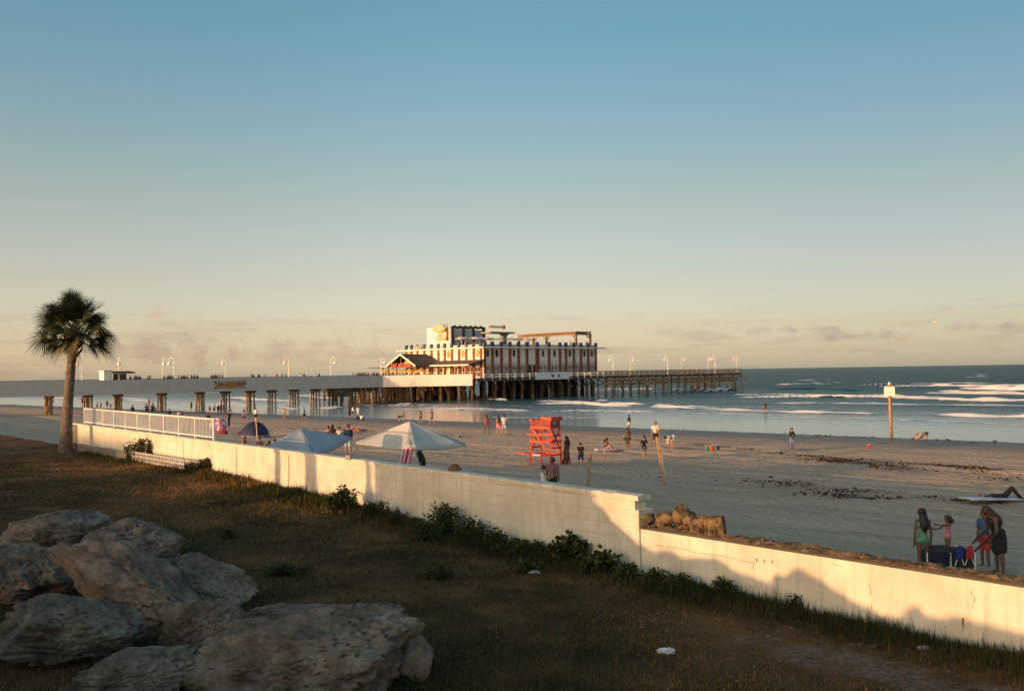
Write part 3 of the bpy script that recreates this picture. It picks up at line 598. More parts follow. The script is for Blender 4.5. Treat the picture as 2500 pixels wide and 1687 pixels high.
# ------------------------------------------------------------------ rocks
M_rock = None
def rock_mat():
    m = bpy.data.materials.new('coquina_rock'); m.use_nodes = True; nt = m.node_tree; N = nt.nodes; L = nt.links; b = N['Principled BSDF']
    b.inputs['Roughness'].default_value = .9; b.inputs['Specular IOR Level'].default_value = .15
    tc = N.new('ShaderNodeTexCoord'); O = tc.outputs['Object']
    def noise(sc, det, rough=.65, vec=None):
        n = N.new('ShaderNodeTexNoise'); n.inputs['Scale'].default_value = sc; n.inputs['Detail'].default_value = det; n.inputs['Roughness'].default_value = rough
        L.new(vec or O, n.inputs['Vector']); return n.outputs['Fac']
    rp = N.new('ShaderNodeValToRGB'); cr = rp.color_ramp; cr.elements[0].position = .34; cr.elements[0].color = (.13, .095, .072, 1); cr.elements[1].position = .64; cr.elements[1].color = (.50, .375, .28, 1); L.new(noise(2.2, 8), rp.inputs[0])
    mx = N.new('ShaderNodeMixRGB'); mx.blend_type = 'OVERLAY'; mx.inputs[0].default_value = .7; L.new(rp.outputs[0], mx.inputs[1]); L.new(noise(22, 6, .75), mx.inputs[2]); L.new(mx.outputs[0], b.inputs['Base Color'])
    st = N.new('ShaderNodeMapping'); st.inputs['Scale'].default_value = (1.5, 1.5, 7); st.inputs['Rotation'].default_value = (.25, .3, 0); L.new(O, st.inputs[0])
    a = N.new('ShaderNodeMath'); a.operation = 'MULTIPLY_ADD'; a.inputs[1].default_value = .30; L.new(noise(2.2, 6, .65, st.outputs[0]), a.inputs[0]); L.new(noise(19, 9, .8), a.inputs[2])
    bp = N.new('ShaderNodeBump'); bp.inputs['Strength'].default_value = 1.0; bp.inputs['Distance'].default_value = .07; L.new(a.outputs[0], bp.inputs['Height']); L.new(bp.outputs[0], b.inputs['Normal'])
    return m
M_rock = rock_mat()
def rock_mesh(name, dims, seed, sub=5, rough=.32, flat=1.0):
    bm = bmesh.new(); bmesh.ops.create_icosphere(bm, subdivisions=sub, radius=1.0)
    co = np.array([v.co[:] for v in bm.verts])
    # faceted boulder: clip the ball with a few random planes, then break it up with noise
    r = np.random.default_rng(seed); d = np.ones(len(co))
    for k in range(14):
        nv = r.normal(size=3); nv /= np.linalg.norm(nv); h = r.uniform(.62, .95); c = co@nv
        d = np.minimum(d, np.where(c > 1e-3, h/np.maximum(c, 1e-3), 9))
    co = co*d[:, None]
    n1 = fbm3(co, 1.7, seed, 4)-.5
    n2 = fbm3(co*np.array([.8, 1.6, 2.6]), 2.6, seed+3, 4)-.5
    n3 = fbm3(co, 8.0, seed+7, 3)-.5
    gr = np.abs(fbm3(co*np.array([.35, 1, 1.4]), 5.0, seed+11, 4)-.5)*2
    n4 = -np.clip(fbm3(co, 24.0, seed+13, 3)-.56, 0, 1)*1.6
    co = co*(1+rough*1.2*n1+rough*.8*n2+rough*.38*n3+.12*gr+.30*n4)[:, None]
    co *= np.array(dims)/2
    for v, c in zip(bm.verts, co): v.co = c
    me = bpy.data.meshes.new(name); bm.to_mesh(me); bm.free()
    me.polygons.foreach_set('use_smooth', [True]*len(me.polygons)); return me
def rock(px, py, wpx, hpx, depth, seed, label, rot=(0, 0, 0), sub=6, sink=.3, name='boulder', group='coquina boulders at the edge of the grass'):
    p = land_hit(px, py); D = p.y; w = wpx*1.1*D/FPX; h = hpx*1.08*D/FPX
    o = link(name, rock_mesh(name, (w, depth, h*(1+sink)), seed, sub), M_rock)
    o.location = (p.x, p.y, p.z+h*(1-sink)/2); o.rotation_euler = rot
    return tag(o, label, 'boulder', group)
rock(318, 1378, 240, 112, 2.0, 11, 'largest rounded boulder, at the back of the rocks beside the dry grass', (0, .12, .3))
rock(140, 1345, 230, 92, 1.8, 12, 'lumpy boulder with ridged top, left behind the long sloping slab', (0, -.1, .5))
rock(345, 1500, 440, 140, 1.5, 13, 'long grooved rock slab sloping down to the right in the middle of the rocks', (.1, .38, -.35))
rock(515, 1462, 235, 84, 1.1, 14, 'flat topped slab behind the pointed rock, nearest the grass', (0, .34, -.3))
rock(505, 1590, 225, 128, .95, 15, 'pointed upright rock in front of the long slab', (.2, -.45, .2))
rock(632, 1578, 60, 38, .4, 16, 'small stone wedged between the pointed rock and the big front rock', (0, 0, .3), 4)
rock(745, 1538, 270, 52, 1.0, 17, 'low flat rock lying in the grass behind the big front rock', (0, .1, -.1))
rock(760, 1668, 500, 165, 1.7, 18, 'big dark pitted rock in the front, widest of the pile', (.15, -.12, .1))
rock(1000, 1650, 120, 92, .6, 19, 'rounded dark rock at the right end of the rock pile', (0, .2, .4), 4)
rock(160, 1600, 330, 130, 1.6, 20, 'broad boulder at the lower left of the rock pile', (0, .15, .2))
rock(60, 1450, 210, 110, 1.5, 22, 'boulder at the far left edge above the broad one', (0, .1, .9))
rock(330, 1690, 300, 90, 1.2, 21, 'low boulder at the bottom left below the pointed rock', (0, -.1, .1))
# rubble on the low wall
def rubble():
    spec = [(1583, 1262, 40, 26, 31, (0, 0, .2), 'small broken lump of concrete beside the wall step'), (1632, 1277, 64, 40, 32, (0, .2, .4), 'jagged brown lump of rubble left of the peaked one on the low wall'),
            (1668, 1272, 52, 60, 33, (0, .3, .1), 'tallest peaked lump of rubble on the low wall'), (1683, 1284, 46, 40, 34, (0, -.2, .6), 'smooth ochre lump leaning on the peaked rubble'),
            (1722, 1284, 70, 44, 35, (0, .1, .2), 'dark grey lump of rubble beside the square block'), (1745, 1280, 40, 40, 0, (0, .12, .5), 'square cut concrete block at the right end of the rubble')]
    for x, y, w, h, sd, ro, lab in spec:
        p = at_plane(x, y, P1+WN*.14, WN); D = p.y; l = (p-P1).dot(WD); zt = ZZ(l)
        W_ = w*D/FPX*1.15; H_ = h*D/FPX*1.1
        if sd: me = rock_mesh('rubble', (W_, .3, H_), sd, 3, .55); me.polygons.foreach_set('use_smooth', [False]*len(me.polygons))
        else:
            mb = MB(); mb.bx(-W_/2, W_/2, -.13, .13, -H_/2, H_/2); me = mb.mesh('rubble'); bm = bmesh.new(); bm.from_mesh(me); bmesh.ops.bevel(bm, geom=bm.edges, offset=.015, segments=2, affect='EDGES'); bm.to_mesh(me); bm.free()
        o = link('rubble', me, mat('rubble_stone', (.03, .022, .014), .95, 0, 9, 1.0, 30, col2=(.27, .18, .085)))
        q = wall_world(l, -.14, 0); o.location = (q.x, q.y, zt+H_*.34); o.rotation_euler = (ro[0], ro[1], ro[2]+WANG)
        tag(o, lab, 'rubble', 'broken masonry on the low wall')
rubble()

# ------------------------------------------------------------------ palm
def palm():
    base = land_hit(160, 1104); D = base.y
    top = at_Y(181, 812, D); 
    t = thing('palm_tree', 'cabbage palm with a shaggy round crown at the left end of the sea wall', 'palm', base)
    loc = top-base; n = 46; pts = []; rad = []
    for i in range(n+1):
        f = i/n; pts.append((loc.x*f**1.4, loc.y*f, -.2+(loc.z+.2)*f)); rad.append(.13*(1-f)**5+.185+.011*(i % 2)+.012*random.random()-.02*f+(.12*max(0, f-.82)/.18))
    MB().tube(pts, rad, 12).build('trunk', mat('palm_trunk', (.13, .10, .075), .95, .35, 6, 1.0, 14), t, True)
    mb = MB()
    for k in range(46):      # old leaf boots under the crown
        a = k*2.4; f = .80+.2*k/46; z = loc.z*f; r = .22+.1*(f-.8)/.2
        p = Vector((loc.x*f**1.4+r*math.cos(a), r*math.sin(a), z)); d = Vector((math.cos(a), math.sin(a), 1.3)).normalized()
        mb.beam(p, p+d*random.uniform(.18, .34), .07, .03)
    mb.build('leaf_boots', mat('leaf_boot', (.12, .085, .05), .95, .3, 9), t)
    stops = [(.018, .026, .010), (.032, .042, .015), (.055, .058, .022), (.10, .085, .035)]
    lm = tone_mat('palm_leaf', stops, .55); sm = mat('palm_stalk', (.06, .065, .025), .6)
    C = Vector((loc.x, loc.y, loc.z+.1))
    for k in range(50):
        f = (k+.5)/50; az = k*2.39996; el = R(80-112*f**.95)+random.uniform(-.12, .12)
        d = Vector((math.cos(az)*math.cos(el), math.sin(az)*math.cos(el), math.sin(el))); ln = random.uniform(.75, 1.35)*(1-.15*f)
        tip = C+d*ln+Vector((0, 0, -.16*ln*abs(math.cos(el))))
        mid = C+d*ln*.55+Vector((0, 0, -.02))
        fr = MB().tube([C+d*.08, mid, tip], [.022, .015, .011], 5).build('frond_stalk', sm, t)
        fr.name = 'frond'
        # fan of narrow blades around the tip, drooping
        ax = (tip-mid).normalized(); side = ax.cross(Vector((0, 0, 1)))
        side = side.normalized() if side.length > .05 else Vector((1, 0, 0)); side = Matrix.Rotation(random.uniform(-1.1, 1.1), 3, ax) @ side; up = side.cross(ax).normalized()
        V = []; tone = []; nb = 30; R0 = random.uniform(.68, 1.0); dead = f > .88
        for j in range(nb):
            a = R(-128+256*j/(nb-1)); dd = (ax*math.cos(a)+side*math.sin(a)+up*(.22*abs(math.sin(a))-.03)).normalized()
            L_ = R0*(1-.28*abs(a)/2.3)*random.uniform(.9, 1.08); w = .019+.008*random.random()
            b0 = tip-ax*.05; droop = Vector((0, 0, -1))*(.16+.26*f)*L_; 
            m1 = b0+dd*L_*.55+droop*.22; e1 = b0+dd*L_+droop*.95
            wd = dd.cross(up).normalized()*w
            V += [(b0-wd*.5, b0+wd*.5, m1+wd), (b0-wd*.5, m1+wd, m1-wd), (m1-wd, m1+wd, e1)]
            tv = .95 if dead and random.random() < .8 else random.uniform(.0, .62); tone += [tv]*3
        tri_mesh('leaf_fan', np.array([[tuple(p) for p in tr] for tr in V]), lm, np.array(tone), 3, None, fr)
palm()

# ------------------------------------------------------------------ low plants
LEAF = tone_mat('weed_leaf', [(.010, .018, .005), (.022, .036, .009), (.045, .055, .014), (.085, .085, .022)], .6)
M_stem = mat('weed_stem', (.05, .045, .02), .8)
def shrub(px, py, wpx, hpx, label, n=420, leaf=.05, name='shrub', spiky=False, y_off=None, seed=0, roundleaf=False):
    r = np.random.default_rng(seed+int(px)); p = land_hit(px, py); D = p.y; w = wpx*D/FPX/2; h = hpx*D/FPX
    t = thing(name, label, 'plant', p); V = []; T = []; mb = MB()
    ns = max(5, n//60)
    for k in range(ns):
        a = r.uniform(0, 6.28); q = r.uniform(0, .8); hh = h*(1-.55*q*q)*r.uniform(.75, 1.1)
        tip = Vector((math.cos(a)*w*q*1.1, math.sin(a)*w*q*.7, hh)); b0 = Vector((tip.x*.4, tip.y*.4, -.06))
        mid = (b0+tip)/2+Vector((r.normal(0, .03), r.normal(0, .03), .02))
        mb.tube([b0, mid, tip], [.009, .007, .003], 4)
        for j in range(n//ns):
            f = r.uniform(.12, 1.03); c = b0.lerp(mid, f*2) if f < .5 else mid.lerp(tip, f*2-1)
            s = leaf*r.uniform(.6, 1.35); d = Vector(r.normal(size=3)); d.z = d.z*.6+.25; d.normalize(); sd = d.cross(Vector(r.normal(size=3))).normalized()
            c = c+d*s*.5+Vector(r.normal(0, .02 if spiky else .045, 3)); ww = s*(.16 if spiky else (.5 if roundleaf else .32)); ll = s*(1.6 if spiky else 1)
            V.append((c-d*ll*.5, c+sd*ww, c+d*ll*.5, c-sd*ww)); T.append(np.clip(r.normal(.35+.35*f, .2), 0, 1))
    mb.build('stems', M_stem, t); tri_mesh('leaves', np.array([[tuple(a) for a in q] for q in V]), LEAF, np.array(T), 4, None, t)
    return t
PL = [(345, 1125, 95, 42, 'bright green bush growing against the wall by the picket fence', 900, .08, 0, 0), (500, 1150, 70, 24, 'dark weeds at the right end of the picket fence', 500, .07, 0, 0),
 (682, 1178, 60, 20, 'small green weed at the wall foot under the blue tent', 400, .06, 0, 0), (752, 1205, 30, 26, 'thin upright weed clump just right of the small wall weed', 260, .05, 1, 0),
 (838, 1250, 92, 46, 'dense leafy bush at the wall foot, left of the red seeded weed', 1000, .055, 0, 1), (935, 1270, 34, 42, 'spiky weed with reddish seed heads in front of the wall', 260, .05, 1, 0),
 (972, 1285, 60, 36, 'grassy weed clump beside the left wall vent', 380, .05, 1, 0), (1085, 1305, 100, 58, 'tall open weed with umbrella shaped tops between the two vents', 900, .055, 0, 0),
 (1150, 1320, 90, 44, 'leafy weed patch right of the tall open weed', 800, .05, 0, 0), (1205, 1335, 70, 36, 'bushy weed left of the right wall vents', 600, .05, 0, 0), (1040, 1320, 110, 34, 'low dark weed mat in front of the tall open weed', 900, .05, 0, 0),
 (1320, 1352, 70, 26, 'short weeds right of the wall vents', 450, .045, 1, 0), (1395, 1372, 120, 46, 'round leaved sea grape sprawling at the wall foot', 620, .09, 0, 1), (1470, 1400, 110, 36, 'round leaved creeper below the step of the wall', 520, .08, 0, 1),
 (1600, 1425, 60, 20, 'dark round leaved weed at the foot of the low wall, left one', 300, .06, 0, 1), (1655, 1440, 80, 26, 'dark round leaved weed at the foot of the low wall, right one', 340, .06, 0, 1), (1765, 1455, 60, 34, 'tawny grass tuft against the low wall', 300, .07, 1, 0),
 (1948, 1487, 20, 24, 'small dried brown seed head standing against the low wall', 80, .06, 0, 0), (1060, 1410, 90, 22, 'low green weed patch out in the dry grass', 600, .045, 0, 0), (690, 1405, 130, 20, 'low dark weed patch with tiny yellow flowers near the slab', 600, .045, 0, 0),
 (1255, 1352, 90, 26, 'low leafy weeds in front of the right wall vents', 500, .05, 0, 0), (1530, 1415, 80, 24, 'creeping weeds at the foot of the wall step', 420, .06, 0, 1), (905, 1262, 60, 30, 'green weed clump between the dense bush and the spiky weed', 420, .05, 0, 0),
 (1290, 1395, 70, 14, 'reddish dead leaves in the weeds below the vents', 200, .06, 0, 1), (640, 1500, 90, 22, 'dark weeds growing behind the pointed rock', 420, .045, 1, 0), (700, 1545, 130, 26, 'grass tuft between the pointed rock and the flat rock', 500, .05, 1, 0), (980, 1668, 110, 26, 'green weeds beside the dark rock in the front', 520, .05, 1, 0), (560, 1310, 60, 12, 'flat weed patch in the middle of the dry grass', 260, .05, 0, 0)]
for i, (x, y, w, h, lab, n, lf, sp, rd) in enumerate(PL): shrub(x, y+2, w*1.12, h*1.25, lab, int(n*2.2), lf, 'weed_plant' if h < 40 else 'shrub', bool(sp), None, i, bool(rd))

# grass blades: one carpet nobody could count
def lawn():
    r = np.random.default_rng(5); n = 330000
    u = r.random(n); D = 8.5+30*u**1.9; xr = r.uniform(-.58, .56, n); X = xr*D; Y = D
    c = wc(X, Y); l = wl(X, Y); k = (c < -.05)&(fbm(X*.9, Y*.9, 33)+.25*r.random(n) > .42); X, Y, c, l = X[k], Y[k], c[k], l[k]
    bare = bare_mask(X, Y); k = r.random(len(X)) > np.clip((bare+.9*(fbm(X*2.4, Y*2.4, 35)-.5))*1.9, 0, .95)*(bare > .05); X, Y, c, l = X[k], Y[k], c[k], l[k]
    # denser, longer growth along the wall foot
    m = 90000; ll = r.uniform(-9, 30, m); cc = -np.abs(r.normal(0, .42, m))-.03; X2 = P1.x+WD.x*ll+WN.x*cc; Y2 = P1.y+WD.y*ll+WN.y*cc
    kk = fbm(ll*1.1, cc*3, 44)+.15*r.random(m) > .36; X2, Y2, cc, ll = X2[kk], Y2[kk], cc[kk], ll[kk]
    X = np.concatenate([X, X2]); Y = np.concatenate([Y, Y2]); wallish = np.concatenate([np.zeros(len(c)), np.ones(len(cc))])
    Z = land_z(X, Y); N = len(X); patch = fbm(X*.55, Y*.55, 77)
    h = r.gamma(4, .0095, N)*(1+2.6*wallish*fbm(X*1.3, Y*1.3, 88))*(.6+.9*patch); h *= np.where(r.random(N) < .02, 1.7, 1)
    a = r.uniform(0, 2*np.pi, N); lean = r.uniform(.2, 1.1, N)*h*(1-.55*wallish); w = (.0042+.0035*r.random(N))*np.clip(Y/12, 1, 2.2)
    dx, dy = np.cos(a), np.sin(a); b = np.stack([X, Y, Z-.01], 1); sd = np.stack([-dy*w, dx*w, 0*w], 1)
    tip = np.stack([X+dx*lean, Y+dy*lean, Z+h], 1)
    V = np.stack([b-sd, b+sd, tip], 1)
    green = np.clip(.38-1.35*(patch-.5)+.18*r.normal(size=N)-wallish*.25, 0, 1)
    gm = tone_mat('grass_blade', [(.030, .036, .010), (.085, .066, .020), (.22, .115, .042), (.33, .185, .075)], .8)
    o = tri_mesh('grass', V, gm, green, 3, 'stuff'); tag(o, 'short dry brown and green grass covering the ground behind the wall', 'grass')
lawn()
def litter():
    r = random.Random(4)
    for x, y, s, col, lab in ((1627, 1594, .14, (.7, .68, .64), 'crumpled white paper lying on the dry grass'), (1305, 1400, .12, (.4, .36, .32), 'pale scrap of litter in the weeds below the vents'), (2255, 1585, .10, (.5, .47, .42), 'small pale scrap on the sandy ground by the low wall')):
        p = land_hit(x, y); bm = bmesh.new(); bmesh.ops.create_icosphere(bm, subdivisions=3, radius=s/2)
        for v in bm.verts: v.co = Vector((v.co.x*1.5, v.co.y, v.co.z*.5))*(1+.5*(r.random()-.5))
        me = bpy.data.meshes.new('paper_scrap'); bm.to_mesh(me); bm.free(); o = link('paper_scrap', me, mat('paper_%d' % x, col, .9)); o.location = p+Vector((0, 0, s*.2)); tag(o, lab, 'litter')
    rp_ = random.Random(21); pm = MB()
    for k in range(260):
        l_ = -1.5-rp_.random()*7; c_ = -1.75+rp_.gauss(0, .75); q = P1+WD*l_+WN*c_; s_ = rp_.uniform(.008, .03)
        if c_ < -.3: pm.ell((q.x, q.y, float(land_z(q.x, q.y))+s_*.2), (s_*1.3, s_, s_*.6), 6, 4)
    tag(pm.build('gravel_bits', mat('twig_brown', (.05, .03, .018), .9, 0, 3, 0, 9, col2=(.24, .13, .08)), None, True), 'small twigs and gravel bits scattered on the sandy path', 'gravel', None, 'stuff')
    p = land_hit(2130, 1583); o = link('pebble', rock_mesh('pebble', (.17, .1, .08), 77, 3), mat('dark_pebble', (.05, .04, .03), .9)); o.location = p+Vector((0, 0, .02)); tag(o, 'dark flat stone on the sandy path by the low wall', 'stone')
litter()

# ------------------------------------------------------------------ shade casters added left of the frame, out of view, shaped to throw the shadows
TE = math.tan(R(SUN_EL)); PD = (-SH).normalized(); QD = Vector((PD.y, -PD.x, 0))
def pq(p, q, z=0): return PD*p+QD*q+Vector((0, 0, z))
def wq(x, y=1200):
    p = wall_pt(x, y); return p.dot(PD), p.dot(QD), p.z
SIL = [(1447,1199),(1457,1204),(1481,1223),(1493,1242),(1561,1291),(1583,1298),(1611,1322),(1630,1322),(1670,1336),(1701,1331),(1746,1343),(1793,1365),(1840,1379),(1883,1388),(1887,1369),(1914,1367),(1928,1355),(1945,1349),(1971,1356),(2005,1375),(2050,1405),(2090,1432),(2125,1452),(2155,1475),(2199,1482),(2212,1460),(2232,1450),(2247,1462),(2254,1475),(2304,1486),(2322,1472),(2362,1478),(2414,1486),(2437,1497),(2457,1502)]
def shade_makers():
    pc = -3.0; qs = []; hs = []
    for x, y in SIL:
        p, q, z = wq(x, y); qs.append(q); hs.append(z+(p-pc)*TE)
    qs = np.array(qs); hs = np.array(hs)
    Q = np.concatenate([np.arange(qs[0], qs[-1], .045), np.arange(qs[-1], 0, .12)]); H = np.interp(Q, qs, hs, right=hs[-1])
    ps = np.linspace(-1.7, 1.5, 17); Qg, Pg = np.meshgrid(Q, ps, indexing='ij')
    prof = np.where(Pg < 0, 1-(Pg/1.7)**2, 1-(Pg/1.5)**2); prof = np.clip(prof, 0, 1)**.6
    z0 = 2.9; Zg = z0+(H[:, None]-z0)*prof*(1-.10*(Pg != 0)*(.3+fbm(Qg*2, Pg*2, 66)))
    X = PD.x*(pc+Pg)+QD.x*Qg; Y = PD.y*(pc+Pg)+QD.y*Qg
    o = grid_mesh('shadow_heap', X, Y, Zg, M_rock, None, None, True); tag(o, 'unseen heap added left of the view, shaped to cast the wall shadow', 'shade caster')  # added heap, its ridge shaped to cast the low wall shadow
    M_st = mat('stucco', (.55, .5, .42), .9, .1, 2, .2, 20); M_gl = mat('window_glass', (.03, .04, .05), .1)
    def block(name, label, p0, p1, q0, q1, h, z0=3.0):
        t = thing(name, label, 'building', pq((p0+p1)/2, (q0+q1)/2), math.atan2(PD.y, PD.x)); a = abs(p1-p0)/2; b = abs(q1-q0)/2
        MB().bx(-a, a, -b, b, z0, h).build('wall', M_st, t); MB().bx(-a-.15, a+.15, -b-.0, b+.0, h, h+.35).build('roof', mat('roof_edge', (.4, .36, .3), .9), t)
        k = int(b*2/2.2)
        for i in range(k):
            for zz in np.arange(z0+1.0, h-1.6, 3.0):
                y = -b+(i+.5)*2*b/k; f = MB().bx(a, a+.05, y-.6, y+.6, zz, zz+1.4).build('window', M_st, t); MB().bx(a+.05, a+.07, y-.5, y+.5, zz+.1, zz+1.3).build('pane', M_gl, f)
    q980 = wq(915)[1]; q1465 = wq(1452)[1]
    block('shade_block', 'tall stucco block added out of view to shade the wall', -26, -14, q980, q1465, 10)  # added caster, as wide as the shaded stretch of wall
    block('far_shade_block', 'wide block added far out of view to shade the wall end', -75, -62, wq(150)[1], wq(325)[1], 12.1)  # added distant caster for the soft shade at the wall end
    t = thing('shade_parapet', 'long low parapet added left of the view to shade the grass', 'parapet', pq(-10, -42), math.atan2(PD.y, PD.x))  # added caster, its height set to keep the grass in shade
    MB().bx(-.2, .2, -22, 22, 2.8, 5.38).build('parapet_wall', M_st, t); MB().bx(-.28, .28, -22, 22, 5.38, 5.5).build('parapet_cap', M_st, t)
    for xa, xb, lab in ((671, 686, 'first'), (745, 774, 'thick'), (894, 906, 'third')):
        qa = wq(xa)[1]; qb = wq(xb)[1]; w = abs(qb-qa)
        t = thing('shade_column', '%s square column added left of the view to stripe the wall with shade' % lab, 'column', pq(-12, (qa+qb)/2), math.atan2(PD.y, PD.x), 'shade columns added left of the view')  # added casters, one for each shadow strip on the wall
        MB().bx(-w/2, w/2, -w/2, w/2, 2.8, 8.6).build('shaft', M_st, t); MB().bx(-w*.6, w*.6, -w*.6, w*.6, 8.6, 9.0).build('capital', M_st, t)
    qa, qb = wq(464)[1], wq(552)[1]
    t = thing('shade_hut', 'small gabled block added left of the view to shade the wall', 'shade_hut', pq(-34, (qa+qb)/2), math.atan2(PD.y, PD.x)); b = abs(qb-qa)/2  # added caster for the wider shaded patch of the wall
    MB().bx(-1.5, 1.5, -b, b, 2.8, 7.6).build('wall', M_st, t)
    MB().prism([(-b-.3, 7.6), (b+.3, 7.6), (0, 8.9)], (-1.6, 0, 0), (0, 1, 0), (0, 0, 1), 3.2).build('roof', mat('shade_hut_roof', (.2, .1, .06), .8), t)
shade_makers()
# ------------------------------------------------------------------ pier (local x runs out to sea, local -y faces the camera side)
PV = Vector((.731, .682, 0)).normalized(); PU = Vector((-PV.y, PV.x, 0)); PO = Vector((-7.3, 244, 0)); PANG = math.atan2(PV.y, PV.x)
def ploc(v): d = v-PO; return Vector((d.dot(PV), d.dot(PU), v.z))
def on_y(x, y, yl): return ploc(at_plane(x, y, PO+PU*yl, PU))     # pixel -> pier-local point on the plane local y = yl
def on_x(x, y, xl): return ploc(at_plane(x, y, PO+PV*xl, PV))
def pworld(x, y, z): return PO+PV*x+PU*y+Vector((0, 0, z))
M_conc = mat('pier_concrete', (.48, .47, .44), .9, .05, .8, .25, 6)
M_pile = mat('shaded_timber', (.085, .056, .032), .85, .45, 1.3, .7, 9)  # pile timber darkened in the colour for the shade under the restaurant
M_pile_lit = mat('sunlit_timber', (.27, .165, .08), .85, .45, 1.6, .7, 9)  # pile timber lightened in the colour to stand for sun on it
M_deck = mat('deck_timber', (.16, .115, .075), .85, .3, 3)
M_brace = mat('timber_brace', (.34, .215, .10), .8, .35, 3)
M_paint = mat('white_paint', (.74, .71, .64), .7, .08, 2)
M_brick = mat('red_pilaster', (.20, .065, .035), .8, .2, 4)
M_navy = mat('navy_paint', (.04, .05, .12), .6, .15, 3)
M_glass = mat('dark_window', (.025, .025, .025), .3, spec=.25)
M_roof = mat('brown_shingle', (.10, .072, .055), .9, .3, 2.5, .6, 6)
M_wood = mat('brown_timber', (.20, .115, .055), .75, .3, 3)  # one even brown for the verandah and pergola timber
M_lamp = mat('lamp_white', (.78, .75, .68), .5)
PT, PB = 6.36, 3.66            # parapet top and bottom
def pier():
    t = thing('pier', 'long pier on timber piles running from the beach far out into the sea', 'pier', PO, PANG)
    xs = on_y(935, 917, 2.0).x
    E = Vector((-13.2, -11.0)); 
    # approach: solid pale parapets each side of the deck
    def wall2(name, a, b, z0, z1, th, m):
        a = Vector((a[0], a[1], 0)); b = Vector((b[0], b[1], 0)); d = (b-a).normalized(); MB().prism([(0, z0), ((b-a).length, z0), ((b-a).length, z1), (0, z1)], a, d, (0, 0, 1), th).build(name, m, t)
    for x0, x1 in ((-210, -150), (-150, -118), (-118, -92), (-92, -62), (-62, xs)): MB().bx(x0+.01, x1-.01, 2.0, 2.35, PB, PT).build('parapet', M_conc, t)
    MB().bx(-210, -28, 6.1, 6.5, PB, PT).build('parapet', M_conc, t)
    MB().bx(-210, xs+1, 2.36, 6.09, 4.6, 5.42).build('deck', M_deck, t)
    wall2('flared_parapet', (xs, 2.0), (xs+(E.x-xs)*.52, 2-13*.52), PB, PT, -.3, M_paint)
    wall2('white_banner_panel', (xs+(E.x-xs)*.52, 2-13*.52), E, PB-.02, PT+.02, -.34, mat('bright_white', (.80, .78, .73), .7, .05, 1))
    # main platform under the restaurant
    pl = [(xs, 2.2), (E.x+.1, E.y+.2), (33, -10.9), (33, -1), (43.5, -1), (43.5, 34), (-30, 34), (-30, 6.5)]
    mb = MB(); mb.prism(pl, (0, 0, 4.75), (1, 0, 0), (0, 1, 0), .55); mb.build('platform', M_deck, t)
    MB().bx(E.x+.3, 33.1, -11.12, -10.95, 4.55, 5.33).build('edge_beam', mat('dark_edge', (.07, .055, .04), .9, .3, 2), t)
    # white rail along the platform
    x0, x1 = E.x+1.2, 33
    for z in (5.62, 5.88, 6.12, 6.33): MB().beam((x0, -10.9, z), (x1, -10.9, z), .07, .12 if z > 6.3 else .09).build('rail', M_paint, t)
    for z in (5.62, 5.88, 6.12, 6.33): MB().beam((E.x+.2, -10.6, z), (x0, -10.9, z), .06, .08).build('rail', M_deck, t)
    for k, x in enumerate(np.linspace(x0, x1, 19)): MB().bx(x-.08, x+.08, -11.2, -11.03, 4.75 if k else 4.2, 6.4).build('rail_post', M_paint, t)
    for z in (5.62, 5.98, 6.33): MB().beam((33, -6.4, z), (33, -1.2, z), .06, .08).build('rail', M_paint, t)
    # bollard piles and bracing
    r = random.Random(3)
    def pile(x, y, top, rad, lx=0, ly=0, z0=-1.6, name='piling', m=None):
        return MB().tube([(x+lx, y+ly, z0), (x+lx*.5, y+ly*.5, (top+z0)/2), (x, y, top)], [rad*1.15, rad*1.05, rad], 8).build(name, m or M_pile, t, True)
    far = MB()
    for px in (120, 215, 288, 395, 488, 550, 611, 663, 718, 770):
        x = on_y(px, 970, 4.2).x
        for k, y in enumerate((2.7, 3.75, 4.85, 5.9)): pile(x+r.uniform(-.1, .1), y, PB-.2, .17+.03*r.random(), r.uniform(-.15, .15), (-.35, 0, 0, .35)[k], m=M_pile_lit)
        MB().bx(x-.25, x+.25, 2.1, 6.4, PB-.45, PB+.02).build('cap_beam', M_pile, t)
        for sy, ey in ((2.45, 3.6), (6.15, 5.0)): MB().beam((x+.25, ey, PB-.5), (x+.25, sy, PB-1.15), .12, .22).build('knee_brace', M_brace, t)
    # hanging service box where the pier widens
    xa = on_y(815, 960, 3).x; xb = on_y(860, 960, 3).x; MB().bx(xa, xb, 2.6, 6.0, 1.75, PB).build('service_hut', mat('dark_boards', (.10, .075, .04), .9, .4, 3), t)
    for px in (806, 815, 824, 832, 862, 867): x = on_y(px, 970, 3).x; pile(x, 2.6+r.random(), PB, .2, r.uniform(-.5, .2), 0)
    for px, n in ((875, 1), (886, 2), (906, 1), (917, 2), (925, 2), (932, 2), (953, 2), (962, 2), (971, 2), (977, 2), (993, 3)):
        x = on_y(px, 970, 4).x
        for k in range(n): pile(x+r.uniform(-.2, .2), 2.8+k*2.4, PB+.9, .22, r.uniform(-.2, .2), 0, m=M_pile_lit)
    xm = on_y(890, 960, 4).x; MB().bx(xm-4, xm+3, 3.0, 3.3, 2.7, PB).build('pipe_shelf', mat('dark_boards', (.1, .075, .04)), t)
    # the forest of piles under the restaurant: the front rows one by one, the rest as one mass
    n = 0; edge = lambda x: 2-13*(x-xs)/(E.x-xs) if x < E.x else -11
